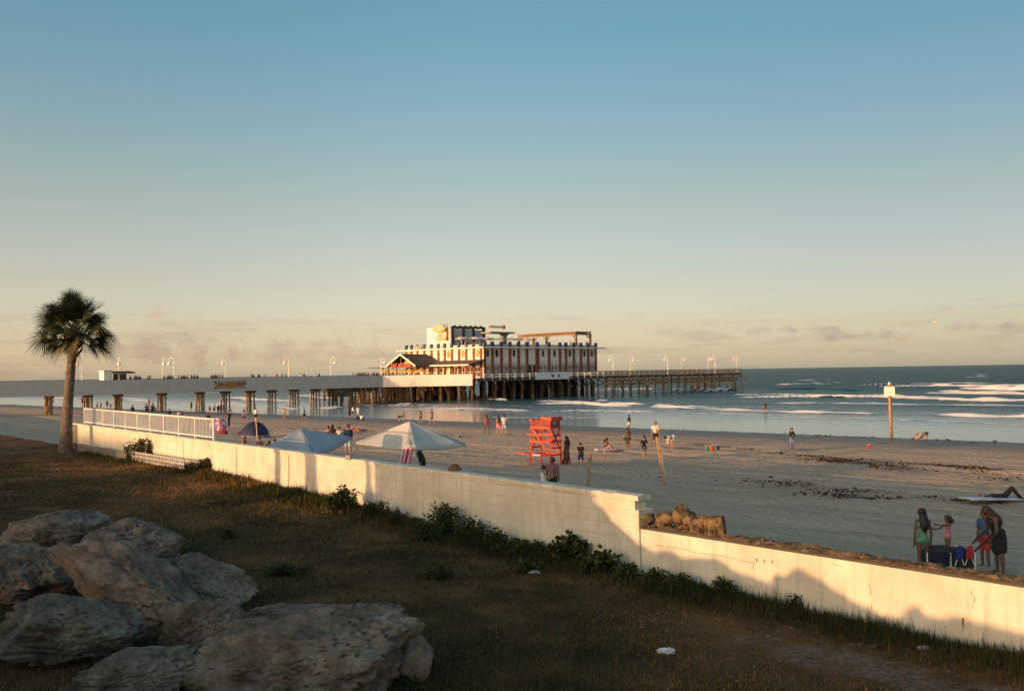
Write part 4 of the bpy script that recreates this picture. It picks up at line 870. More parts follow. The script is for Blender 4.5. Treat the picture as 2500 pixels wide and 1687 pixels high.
    for i, x in enumerate(np.arange(xs+1.5, 43, 3.3)):
        ye = edge(x) if x < 33 else -.6
        for j, y in enumerate(np.arange(ye+1.6, 33, 3.9)):
            xx = x+r.uniform(-.35, .35); yy = y+r.uniform(-.4, .4); rad = .26+.1*r.random()
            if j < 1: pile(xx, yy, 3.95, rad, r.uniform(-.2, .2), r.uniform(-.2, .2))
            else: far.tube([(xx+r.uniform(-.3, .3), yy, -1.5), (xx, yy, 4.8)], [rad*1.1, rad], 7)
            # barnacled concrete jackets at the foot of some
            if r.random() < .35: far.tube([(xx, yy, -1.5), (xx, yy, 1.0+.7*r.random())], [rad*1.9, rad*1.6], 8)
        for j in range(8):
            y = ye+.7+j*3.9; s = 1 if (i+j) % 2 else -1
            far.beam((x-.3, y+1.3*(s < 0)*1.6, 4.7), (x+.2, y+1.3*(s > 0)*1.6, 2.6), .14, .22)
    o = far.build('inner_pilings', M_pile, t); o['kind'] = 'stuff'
    for i, x in enumerate(np.arange(E.x+2, 31, 4.3)):
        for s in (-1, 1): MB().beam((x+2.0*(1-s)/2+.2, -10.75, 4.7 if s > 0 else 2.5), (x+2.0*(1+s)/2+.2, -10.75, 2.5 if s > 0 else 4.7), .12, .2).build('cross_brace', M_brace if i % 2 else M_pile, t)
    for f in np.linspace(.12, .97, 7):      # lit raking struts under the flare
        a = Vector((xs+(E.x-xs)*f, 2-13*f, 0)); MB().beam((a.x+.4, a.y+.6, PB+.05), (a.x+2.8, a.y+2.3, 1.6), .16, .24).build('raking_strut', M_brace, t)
    # outer fishing pier
    xe = on_y(1811, 905, -12.0).x; y0, y1 = -12.0, -6.6
    MB().bx(33.15, xe, y0, y1, 5.0, 5.35).build('outer_deck', M_deck, t)
    MB().bx(xe-13, xe, y0-.02, y1+9, 4.98, 5.34).build('pier_head_deck', M_deck, t)
    for z in (5.68, 5.98, 6.28, 6.58):
        MB().beam((33.3, y0+.1, z), (xe, y0+.1, z), .05, .11).build('outer_rail', M_brace, t); MB().beam((33.3, y1-.1, z), (xe-13, y1-.1, z), .05, .11).build('outer_rail', M_brace, t)
        MB().beam((xe-13, y1, z), (xe-13, y1+9, z), .05, .13).build('outer_rail', M_brace, t); MB().beam((xe-.1, y0, z), (xe-.1, y1+9, z), .05, .11).build('outer_rail', M_brace, t)
    posts = MB()
    for x in np.arange(34, xe, 2.2):
        posts.bx(x-.08, x+.08, y0, y0+.14, 5.0, 6.62)
        if x < xe-13: posts.bx(x-.08, x+.08, y1-.14, y1, 5.0, 6.62)
    for y in np.arange(y1+1, y1+9, 2): posts.bx(xe-13.08, xe-12.92, y-.08, y+.08, 5.0, 6.62)
    o = posts.build('outer_rail_posts', M_brace, t)
    outer = MB(); braces = MB()
    for i, x in enumerate(np.arange(35.5, xe, 3.6)):
        wide = x > xe-14
        ys = [y0+.3, (y0+y1)/2, y1-.3]+([y1+3, y1+6, y1+8.7] if wide else [])
        for k, y in enumerate(ys):
            lx = r.uniform(-.5, .5); ly = -.5 if k == 0 else (.4 if k == len(ys)-1 else 0)
            outer.tube([(x+lx, y+ly, -2), (x, y, 5.0)], [.2, .17], 7)
        if i % 3 == 1:
            for s in (-1, 1): outer.tube([(x+s*1.5, y0+.3, -2), (x+s*.3, y0+.5, 4.9)], [.2, .18], 7)
        braces.beam((x+.2, y0, 4.4), (x+.2, y1, 2.6), .14, .26); braces.beam((x-.2, y1, 4.4), (x-.2, y0, 2.6), .14, .26)
        if i % 2: braces.beam((x, y0+.1, 4.6), (x+3.4, y0+.1, 2.9), .12, .22)
        else: braces.beam((x, y0+.1, 2.9), (x+3.4, y0+.1, 4.6), .12, .22)
        outer.bx(x-.2, x+.2, y0, ys[-1]+.3, 4.65, 4.99)
    outer.build('outer_pilings', M_pile_lit, t)['kind'] = 'stuff'
    braces.build('outer_braces', M_brace, t)['kind'] = 'stuff'
    return t, xs, E, xe
PIER, PXS, PE, PXE = pier()

def text_mesh(txt, size, depth=.02, bold=False):
    cu = bpy.data.curves.new('t', 'FONT'); cu.body = txt; cu.size = size; cu.extrude = depth; cu.align_x = 'CENTER'; cu.align_y = 'CENTER'; cu.offset = .012*size if bold else 0; cu.resolution_u = 3
    o = bpy.data.objects.new('t', cu); COL.objects.link(o); dg = bpy.context.evaluated_depsgraph_get(); dg.update()
    me = bpy.data.meshes.new_from_object(o.evaluated_get(dg)); bpy.data.objects.remove(o); bpy.data.curves.remove(cu)
    me.name = 'letters'; me.materials.clear(); return me
def place_text(txt, size, loc, ex, ey, m, parent, name='lettering', depth=.02, bold=False):
    me = text_mesh(txt, size, depth, bold); ex = Vector(ex).normalized(); ey = Vector(ey).normalized(); n = ex.cross(ey)
    Mx = Matrix((ex, ey, n)).transposed().to_4x4(); Mx.translation = Vector(loc); me.transform(Mx)
    return link(name, me, m, parent)

# advertising banner on the parapet
def banners():
    a = on_y(524, 933, 2.0); b = on_y(598, 950, 2.0); zt = 5.75; zb = 4.25
    t = thing('banner', 'faded brown and ochre banner hung on the pier parapet', 'banner', pworld((a.x+b.x)/2, 1.97, (zt+zb)/2), PANG, None); w = (b.x-a.x)/2; h = (zt-zb)/2
    MB().bx(-w, w, -.03, .02, -h, h).build('cloth', mat('banner_cloth', (.30, .26, .20), .9, .0, 1.1, 0, col2=(.36, .25, .12)), t)
    for x, c, ww, hh in ((-.62, (.30, .12, .10), .26, .5), (.02, (.34, .20, .04), .38, .8), (.62, (.30, .10, .08), .2, .6)):
        MB().ell((x*w, -.04, .05*h), (ww*w, .03, hh*h), 14, 8).build('printed_patch', mat('patch_%d' % int(x*100), c, .9, .5, 2.5), t)
    for x, z in ((-.97, .85), (-.97, -.85), (.97, .85), (.97, .2)): MB().bx(x*w-.25, x*w+.25, -.05, -.032, z*h-.12, z*h+.12).build('corner_tie', M_dark, t)
    # white banner with a red heart on the platform rail
    a = on_y(1307, 912, -11.3); b = on_y(1390, 912, -11.3); t = thing('banner', 'white banner with a red heart and a blue round mark on the platform rail', 'banner', pworld((a.x+b.x)/2, -11.3, 5.55), PANG); w = (b.x-a.x)/2
    MB().bx(-w, w, -.03, .03, -.85, .95).build('cloth', mat('banner_white', (.72, .72, .72), .8, .04, 1), t)
    hp = [(.55*(16*math.sin(a)**3)/16, .55*(13*math.cos(a)-5*math.cos(2*a)-2*math.cos(3*a)-math.cos(4*a))/16) for a in np.linspace(0, 2*math.pi, 28, endpoint=False)]
    MB().prism(hp, (w*.0, -.06, .05), (1, 0, 0), (0, 0, 1), .02).build('heart_mark', mat('heart_red', (.28, .02, .03), .7), t)
    MB().prism([((.55+.12*math.cos(5*a))*math.cos(a)*.8, (.55+.12*math.cos(5*a))*math.sin(a)*.8) for a in np.linspace(0, 2*math.pi, 40, endpoint=False)], (w*.34, -.06, .05), (1, 0, 0), (0, 0, 1), .02).build('round_mark', mat('mark_blue', (.05, .22, .38), .7), t)
banners()

# ------------------------------------------------------------------ restaurant on the pier
def restaurant():
    t = thing('pier_restaurant', 'big white two storey restaurant with red pilasters and navy parapet blocks on the pier', 'building', PO, PANG)
    LX, LY = 42.6, 32.7; Z0, ZC, ZP = 5.3, 12.9, 14.35
    MB().bx(0, LX, 0, LY, Z0, ZC).build('wall', M_paint, t)
    MB().bx(-1.1, LX+3.3, -1.1, LY+3, ZC, ZC+.32).build('cornice', M_paint, t)
    # parapet: pale panels between navy blocks
    M_par = mat('parapet_cream', (.50, .46, .38), .85, .15, 2)
    MB().bx(.0, LX, 0, .25, ZC+.322, ZP-.45).build('parapet', M_par, t); MB().bx(0, .25, .26, LY, ZC+.322, ZP-.45).build('parapet', M_par, t)
    MB().bx(LX-.25, LX, .26, LY, ZC+.322, ZP-.45).build('parapet', M_par, t); MB().bx(.26, LX-.26, LY-.25, LY, ZC+.322, ZP-.45).build('parapet', M_par, t)
    def blk(x, y, rz=0):
        mb = MB(); mb.bx(x-.42, x+.42, y-.3, y+.3, ZC+.325, ZP); mb.prism([(-.42, 0), (.42, 0), (.25, .24), (-.25, .24)], (x, y+.3, ZP), (1, 0, 0), (0, 0, 1), .6); mb.build('parapet_block', M_navy, t)
    z2 = lambda v: 1210+v/7.127
    cols = [1183+.4]+[z2(v) for v in (-60-0, 95, 245, 395, 540, 720, 925, 1115, 1220, 1355, 1480, 1605, 1735)]
    cols = [1184, 1201.5]+[z2(v) for v in (95, 245, 395, 540, 720, 925, 1115, 1220, 1355, 1480, 1605, 1740)]
    cx = [on_y(c, 880, 0).x for c in cols]; cx[0] = .35; cx[-1] = LX-.35
    for x in cx:
        w = .62 if abs(x-on_y(z2(720), 880, 0).x) < .2 else .36
        p = MB().bx(x-w, x+w, -.28, 0, Z0, ZC-.05).build('pilaster', M_brick, t)
        MB().bx(x-w-.12, x+w+.12, -.38, -.0, ZC-1.25, ZC-1.0).build('capital', M_brick, p)
        blk(x, -.12)
    M_frame = mat('window_white', (.6, .58, .54), .6); M_red = mat('thin_red', (.30, .07, .05), .7)
    def arch(w, h, n=8): return [(-w, 0), (w, 0)]+[(w*math.cos(a), h-w*1.3+w*1.3*math.sin(a)) for a in np.linspace(0, math.pi, n)]
    def arch_win(loc, ex, w, h, glass, frame, trim=.16):
        ex = Vector(ex); n = ex.cross(Vector((0, 0, 1)))
        f = MB().prism(arch(w+trim, h+trim), Vector(loc)-Vector((0, 0, trim))+n*.0, ex, (0, 0, 1), .10).build('arched_window', frame, t)
        MB().prism(arch(w, h), Vector(loc)+n*.1, ex, (0, 0, 1), .03).build('pane', glass, f)
    M_cream = mat('cream_trim', (.7, .66, .56), .7)
    for v in (-104-41, -104+116-0, ): pass
    for px in (930+1855/7.127, 930+2010/7.127, z2(15), z2(315), z2(820), z2(1020), z2(1285), z2(1540), z2(1670)):
        if px in (): continue
        arch_win((on_y(px, 870, 0).x, 0, 10.75), (1, 0, 0), .42, 1.85, M_glass, M_cream)
    # ground floor bays on the side: twin windows with a thin red arched screen
    for a, b in zip(cx, cx[1:]):
        if b-a < 1.5: continue
        m = (a+b)/2; hw = (b-a)/2-.55
        if abs(m-(on_y(z2(630), 880, 0).x)) < .8:
            for s in (-1, 1):
                f = MB().bx(m+s*hw*.55-hw*.4, m+s*hw*.55+hw*.4, -.12, 0, Z0, 8.6).build('door', M_brick, t); MB().bx(m+s*hw*.55-hw*.3, m+s*hw*.55+hw*.3, -.15, -.12, Z0+.1, 8.1).build('pane', M_glass, f)
            continue
        f = MB().bx(m-hw, m+hw, -.1, 0, 5.7, 8.35).build('window', M_frame, t)
        for s in (-1, 1):
            for z0, z1 in ((5.85, 6.95), (7.1, 8.2)): MB().bx(m+s*hw*.5-hw*.4, m+s*hw*.5+hw*.4, -.13, -.1, z0, z1).build('pane', mat('pale_glass', (.20, .20, .19), .15, .5, .8), f)
        g = MB().beam((a+.4, -.5, 8.55), (b-.4, -.5, 8.55), .06, .10).build('red_screen', M_red, t)
        mb = MB(); mb.beam((m, -.5, Z0), (m, -.5, 8.55), .07, .07)
        for s in (-1, 1):
            q = [(m+s*hw*.5+hw*.46*math.cos(u), -.5, 8.62+hw*.55*math.sin(u)) for u in np.linspace(0, math.pi, 9)]
            mb.tube(q, .035, 5)
        mb.build('screen_arches', M_red, g)
    # land face (local x = 0): pilasters, arched windows, verandah
    z1 = lambda v: 930+v/7.127
    ly = [on_x(z1(v), 850, 0).y for v in (450, 540, 640, 760, 885, 1005, 1115, 1240, 1365, 1490, 1620, 1745)]
    for y in ly:
        p = MB().bx(-.28, 0, y-.36, y+.36, Z0, ZC-.05).build('pilaster', M_brick, t); MB().bx(-.38, 0, y-.5, y+.5, ZC-1.25, ZC-1.0).build('capital', M_brick, p)
        mb = MB(); mb.bx(-.42, .18, y-.42, y+.42, ZC+.325, ZP); mb.prism([(-.42, 0), (.42, 0), (.25, .24), (-.25, .24)], (-.42, y, ZP), (0, 1, 0), (0, 0, 1), .6); mb.build('parapet_block', M_navy, t)
    M_ow = mat('amber_window', (.40, .24, .08), .25)
    for v in (500, 1180, 1430, 1690): arch_win((0, on_x(z1(v), 870, 0).y, 10.75), (0, -1, 0), .55, 1.9, M_ow, M_cream)
    # red menu board on the parapet by the far corner
    yb = on_x(z1(655), 850, 0).y; MB().bx(-.5, -.36, yb-1.6, yb+1.6, ZC+.4, ZP-.1).build('parapet_sign', mat('faded_pink', (.5, .25, .18), .8, .3, 3), t)
    # verandah roof along the land face and the gable
    ya = on_x(z1(1745), 880, 0).y; yg = on_x(1013, 880, -5).y; ye = LY+4.5
    mb = MB(); zr, ze = 10.0, 8.75
    mb.add([(-.02, -.2, zr), (-.02, ye, zr), (-5.2, ye, ze), (-5.2, -.2, ze), (-.02, -.2, zr-.25), (-.02, ye, zr-.25), (-5.2, ye, ze-.25), (-5.2, -.2, ze-.25)], [(0,1,2,3),(7,6,5,4),(0,3,7,4),(1,5,6,2),(2,6,7,3),(0,4,5,1)])
    v = mb.build('verandah_roof', M_roof, t); MB().beam((-5.25, -.3, ze-.1), (-5.25, ye, ze-.1), .1, .34).build('fascia', M_cream, v)
    MB().beam((-5.2, -.28, ze-.1), (0, -.28, zr-.1), .08, .32).build('hip_edge', M_roof, v)
    gw = 6.6; za, zb = 11.9, 8.7; x0, x1 = -9.8, -1.0
    for s in (-1, 1):
        mb = MB(); mb.add([(x0, yg, za), (x1, yg, za), (x1, yg+s*gw, zb), (x0, yg+s*gw, zb), (x0, yg, za-.25), (x1, yg, za-.25), (x1, yg+s*gw, zb-.25), (x0, yg+s*gw, zb-.25)], [(0,1,2,3),(7,6,5,4),(0,3,7,4),(1,5,6,2),(2,6,7,3),(0,4,5,1)])
        g = mb.build('gable_roof', M_roof, t); MB().beam((x0-.05, yg-s*.0, za-.12), (x0-.05, yg+s*gw, zb-.12), .12, .42).build('barge_board', M_cream, g)
    MB().prism([(-gw+1.0, zb-.1), (gw-1.0, zb-.1), (0, za-.6)], (x0+3.2, yg, 0), (0, -1, 0), (0, 0, 1), .1).build('gable_wall', mat('gable_dark', (.10, .05, .025), .9, .3, 2), t)
    MB().beam((x0+.3, yg-gw+.8, zb-.25), (x0+.3, yg+gw-.8, zb-.25), .14, .3).build('sign_beam', M_brick, t)
    MB().beam((x0+.3, yg+.1, zb-.2), (x0+.3, yg+.1, za-.8), .16, .16).build('king_post', M_wood, t)
    for y, z in ((-1.8, 9.5), (-3.4, 9.4), (-2.6, 10.2)): MB().ell((x0+.6, yg+y, z), (.2, .8, .55), 10, 6).build('hanging_ornament', mat('orange_panel', (.55, .3, .12), .8, .3, 2), t)
    place_text("EAT AT JOES", 1.55, (x0+.1, yg, zb+.15), (0, -1, 0), (0, 0, 1), mat('sign_red', (.62, .13, .09), .6), t, 'sign_lettering', .06, True)
    for y in np.linspace(.4, yg-gw+.6, 8): MB().bx(-5.15, -4.99, y-.08, y+.08, Z0, ze-.2).build('verandah_post', M_wood, t)
    for y in (yg-gw+.8, yg-2.2, yg+2.2, yg+gw-.8): MB().bx(x0+.2, x0+.42, y-.11, y+.11, Z0, zb-.2).build('verandah_post', M_wood, t)
    for y in (yg+gw+1.5, yg+gw+3.2, ye-.6): MB().bx(-5.15, -4.98, y-.1, y+.1, Z0, ze-.2).build('verandah_post', M_wood, t)
    # wide low eave at the far left end
    MB().prism([(-5.2, yg+gw-.5), (-5.2, ye), (-9.5, ye), (-9.5, yg+gw-.5)], (0, 0, 8.55), (1, 0, 0), (0, 1, 0), -.25).build('side_eave', M_roof, t)
    for v in (880, 1030, 1290, 1420, 1560, 1690):
        y = on_x(z1(v), 900, 0).y; f = MB().bx(-.1, 0, y-1.1, y+1.1, 5.6, 8.1).build('window', M_cream, t)
        for s in (-1, 1):
            for a, b in ((5.75, 6.75), (6.9, 7.95)): MB().bx(-.13, -.1, y+s*.53-.42, y+s*.53+.42, a, b).build('pane', M_glass, f)
    # roof: stair tower with sign, screen wall, bar canopy, pergola
    MB().bx(.3, LX-.3, .3, LY-.3, ZC+.33, ZC+.5).build('roof_deck', M_deck, t)
    XT = 3.0; yt0 = on_x(1105, 820, XT).y; yt1 = on_x(1042.5, 820, XT).y; zt = on_x(1060, 801, XT).z
    MB().bx(XT, XT+7, yt0, yt1, ZC+.5, zt).build('stair_tower', M_paint, t)
    ys0 = on_x(1091, 815, XT).y; ys1 = on_x(1068, 815, XT).y; zz = lambda y: on_x(1075, y, XT).z
    M_or = mat('sign_amber', (.52, .36, .22), .6, .2, 3)
    s = MB().bx(XT-.35, XT-.02, ys0, ys1, zz(824), zz(811)).build('tower_sign', mat('sign_cream', (.72, .62, .5), .7, .1, 3), t)
    ym = (ys0+ys1)/2
    place_text("JOE'S", 1.15, (XT-.37, ym, zz(815.2)), (0, -1, 0), (0, 0, 1), mat('sign_red', (.62, .13, .09)), s, 'sign_lettering', .03, True)
    place_text("CRAB SHACK", .55, (XT-.37, ym, zz(820.5)), (0, -1, 0), (0, 0, 1), mat('sign_red', (.62, .13, .09)), s, 'sign_lettering', .03)
    q = MB(); pts = [(ys1+.9, 0), (ys1+.9, 1.5), (ys1-.6, 1.7), (ym, 2.1), (ys0+.6, 1.7), (ys0-.6, .9), (ys0+.2, .15), (ym, 0)]
    q.prism([(-(y-ym), z) for y, z in pts], (XT-.5, ym, zz(811)), (0, -1, 0), (0, 0, 1), .5).build('sign_top', M_or, t)
    MB().prism([(-1.9, 0), (2.4, .1), (2.6, 1.0), (1.2, .8), (-.2, 1.15), (-2.1, .95)], (XT-.45, ym, zz(832)), (0, -1, 0), (0, 0, 1), .4).build('sign_foot', M_or, t)
    MB().bx(XT-.4, XT+.4, ys0-.75, ys0-.15, zz(833), zz(800)).build('sign_pole', mat('sign_rust', (.22, .05, .02), .7), t)
    for y in (ym+1.6, ym, ym-1.2, ys0-.2): MB().bx(XT-.1, XT, y-.05, y+.05, zt-.2, zt+.9).build('sign_spike', M_dark, t)
    # screen wall right of the tower
    xa = XT+1.5; M_scr = mat('grey_screen', (.46, .46, .42), .85, .1, 1)
    pxs = (1104, 1131, 1155.5, 1181); pp = [on_y(p, 820, yt0).x for p in pxs]; dx = pp[0]; 
    for a, b in zip(pp, pp[1:]): 
        MB().bx(a, b, yt0-.02, yt0+.25, ZC+.5, on_y(1140, 806, yt0).z).build('screen_wall', M_scr, t)
        mb = MB()
        for k in range(6): xk = a+(b-a)*(k+.5)/6; mb.ell((xk, yt0+.1, on_y(1140, 799.5, yt0).z+.2*math.sin(k*2)), (.55, .5, .35), 8, 5)
        mb.build('hanging_plants', mat('roof_planting', (.06, .05, .025), .9, .4, 3), t)
    for a in pp: MB().bx(a-.4, a+.4, yt0-.3, yt0+.3, ZC+.5, on_y(1140, 798, yt0).z).build('screen_post', M_navy, t)
    # bar canopy: thin slab on a central T column
    yb = 9.0; a = on_y(1186, 812, yb).x; b = on_y(1245, 812, yb).x; zc = on_y(1215, 812, yb).z; xc = on_y(1228, 820, yb).x
    MB().bx(a, b, yb-2, yb+2, zc-.3, zc+.12).build('bar_canopy', mat('canopy_grey', (.20, .18, .15), .8, .1), t)
    MB().prism([(-.7, 0), (.7, 0), (.7, zc-ZC-1.4), (1.7, zc-ZC-.82), (-1.7, zc-ZC-.82), (-.7, zc-ZC-1.4)], (xc, yb, ZC+.5), (1, 0, 0), (0, 0, 1), .8).build('canopy_column', mat('canopy_grey', (.2, .18, .15)), t)
    la = on_y(1190, 800, yb).x; lb = on_y(1228, 800, yb).x
    mb = MB()
    for k in range(7): x = la+(lb-la)*(k+.5)/7; mb.ell((x, yb, zc+1.55), (.42, .4, .38), 8, 6); mb.beam((x, yb, zc+.1), (x, yb, zc+1.3), .06)
    mb.build('roof_lights', mat('pale_globe', (.7, .6, .5), .6), t); MB().bx(lb-.3, lb+.5, yb-.4, yb+.4, zc+1.0, zc+2.0).build('red_roof_sign', mat('sign_red', (.62, .13, .09)), t)
    # pergola on the seaward part of the roof
    yp = 4.0; c = on_y(1406, 809, yp); xp0 = c.x; zp = c.z
    yL = on_x(1264, 812, xp0).y; xR = on_y(1444, 811, yp).x
    pr = MB().bx(xp0, xR, yp, yL, zp-.35, zp).build('pergola_roof', M_wood, t)
    MB().beam((xp0+.15, yp, zp-.75), (xp0+.15, yL, zp-.75), .3, .5).build('pergola_beam', M_wood, t); MB().beam((xp0, yp+.15, zp-.75), (xR, yp+.15, zp-.75), .3, .5).build('pergola_beam', M_wood, t)
    for x, y in ((xp0+.2, yp+.3), (xp0+.2, yL*.5+yp*.5), (xp0+.2, yL-.3), (xR-.3, yp+.3), (xR-.3, yL-.3)):
        p = MB().bx(x-.28, x+.28, y-.28, y+.28, ZC+.5, zp-.9).build('pergola_post', M_wood, t)
        mb = MB()
        for s in (-1, 1):
            if yp < y+s*1.6 < yL: mb.beam((x, y, zp-2.3), (x, y+s*1.5, zp-.95), .2)
        if mb.v: mb.build('knee_brace', M_wood, p)
    return t
REST = restaurant()

# umbrellas on roof and deck
def umbrella_proto(name, label, group, m, loc, big=1.0):
    t = thing(name, label, 'umbrella', loc, random.random(), group)
    MB().tube([(0, 0, 0), (0, 0, 2.45*big)], .04, 6).build('pole', M_lamp, t)
    mb = MB(); n = 8; vs = [(0, 0, 2.55*big)]+[(1.6*big*math.cos(a), 1.6*big*math.sin(a), 1.98*big) for a in np.linspace(0, 2*math.pi, n, endpoint=False)]+[(1.6*big*math.cos(a), 1.6*big*math.sin(a), 1.80*big) for a in np.linspace(0, 2*math.pi, n, endpoint=False)]
    mb.add(vs, [(0, 1+i, 1+(i+1) % n) for i in range(n)]+[(1+i, 1+n+i, 1+n+(i+1) % n, 1+(i+1) % n) for i in range(n)]); mb.build('canopy', m, t); return t
def umbrellas():
    M_uw = mat('umbrella_grey', (.5, .48, .46), .8, .1); M_uy = mat('umbrella_yellow', (.72, .38, .05), .8, .1)
    place = ['beside the roof screen wall, lower left one', 'standing in front of the second navy screen post', 'in front of the third screen panel', 'tucked low behind the parapet by the third screen panel', 'at the right end of the screen wall', 'under the left end of the bar canopy', 'under the middle of the bar canopy', 'right of the bar canopy column', 'between the bar canopy and the pergola', 'at the left post of the pergola', 'under the left part of the pergola']
    p0 = None
    for i, (px, yl) in enumerate(((1126, 4), (1136, 6), (1154, 5), (1161, 3), (1175, 5), (1189, 4), (1197, 6), (1220, 4), (1247, 4), (1266, 4), (1286, 6))):
        x = on_y(px, 822, yl).x; loc = pworld(x, yl, 13.42); lab = 'pale grey patio umbrella '+place[i]
        if p0 is None: p0 = umbrella_proto('patio_umbrella', lab, 'pale patio umbrellas on the roof', M_uw, loc); o = p0
        else: o = copy_tree(p0); o.location = loc; o['label'] = lab; o.rotation_euler.z = i
    place = ['at the far left of the deck, clear of the roof', 'second from the left on the deck', 'beside the left gable post', 'brightest, under the left half of the gable', 'under the right half of the gable']
    p0 = None
    for i, (px, xl) in enumerate(((943, -14), (966, -14), (986, -13), (1001, -12), (1028, -12))):
        y = on_x(px, 905, xl).y; loc = pworld(xl, y, 5.3); lab = 'yellow patio umbrella '+place[i]
        if p0 is None: p0 = umbrella_proto('patio_umbrella', lab, 'yellow patio umbrellas on the pier deck', M_uy, loc, 1.02); o = p0
        else: o = copy_tree(p0); o.location = loc; o['label'] = lab; o.rotation_euler.z = i
umbrellas()

# lamps along the pier
def lamps():
    t = thing('street_lamp', '', 'lamp', (0, 0, 0), 0, 'white hooked lamp posts along the pier')
    MB().lathe([(.16, 0), (.16, .5), (.09, .6), (.075, 4.9)], (0, 0, 0), 8).build('post', M_lamp, t, True)
    q = [(0, 0, 4.8)]+[(.45-.45*math.cos(a), 0, 5.0+.55*math.sin(a)) for a in np.linspace(0, math.pi, 9)]+[(.9, 0, 4.75)]
    MB().tube(q, .06, 6).build('hook', M_lamp, t, True)
    MB().lathe([(.06, .0), (.12, -.12), (.20, -.3), (.42, -.62), (.40, -.66)], (.9, 0, 4.8), 12).build('bell_shade', M_lamp, t, True)
    # (px, local y, hook yaw in pier frame, label)
    L_ = [(200, 6.2, 2.4, 'just right of the palm trunk'), (290, 2.7, 4.4, 'rising behind the ticket booth'), (397, 6.2, 4.6, 'taller left one of the close pair on the approach'), (424, 2.7, 2.4, 'right one of the close pair, bell hanging left'), (551, 2.7, 3.6, 'above the faded brown banner'),
          (705, 6.2, 2.6, 'between the brown banner and the restaurant, left of two'), (808, 2.7, 5.6, 'between the brown banner and the restaurant, right of two'), (930, 6.2, 5.8, 'at the left end of the restaurant umbrellas'),
          (1497, -11.7, 2.5, 'nearest the restaurant on the outer pier'), (1539, -7, 5.6, 'second from the restaurant on the outer pier'), (1630, -11.7, 2.5, 'at mid outer pier with its bell left'), (1664, -7, 5.8, 'at mid outer pier with its bell right'),
          (1729, -7, 4.4, 'thin one of the pair near the pier end'), (1746, -11.7, 2.5, 'hooked one of the pair near the pier end'), (1799, -7, 2.5, 'last one on the pier head')]
    for i, (px, yl, rz, lab) in enumerate(L_):
        x = on_y(px, 900, yl).x; o = t if i == 0 else copy_tree(t); o.location = pworld(x, yl, 5.2 if px > 1400 else 5.1); o.rotation_euler = (0, 0, PANG+rz); o['label'] = 'white hooked lamp post '+lab
        if px > 1400: o.scale = (1, 1, .98)
lamps()
def booth():
    a = on_y(248, 915, 4.0).x; b = on_y(268, 915, 4.0).x; c = on_y(304, 915, 4).x
    t = thing('ticket_booth', 'white ticket booth with a dark roofed shelter on the pier', 'booth', pworld(a, 4, 5.1), PANG)
    MB().bx(0, b-a, -1.2, 1.2, 0, 3.0).build('booth_wall', M_paint, t); MB().bx(-.1, b-a+.1, -1.3, 1.3, 3.0, 3.15).build('booth_roof', M_conc, t)
    M_b = mat('shelter_brown', (.10, .08, .07), .9, .2)
    MB().bx(b-a+1.0, c-a, -1.0, 1.0, 0, 2.45).build('shelter_wall', M_b, t); MB().prism([(b-a, 2.5), (c-a+1.4, 2.5), (c-a+1.6, 2.65), (c-a+.6, 2.95), (b-a, 2.95)], (0, 1.5, 0), (1, 0, 0), (0, 0, 1), 3.0).build('shelter_roof', M_b, t)
booth()
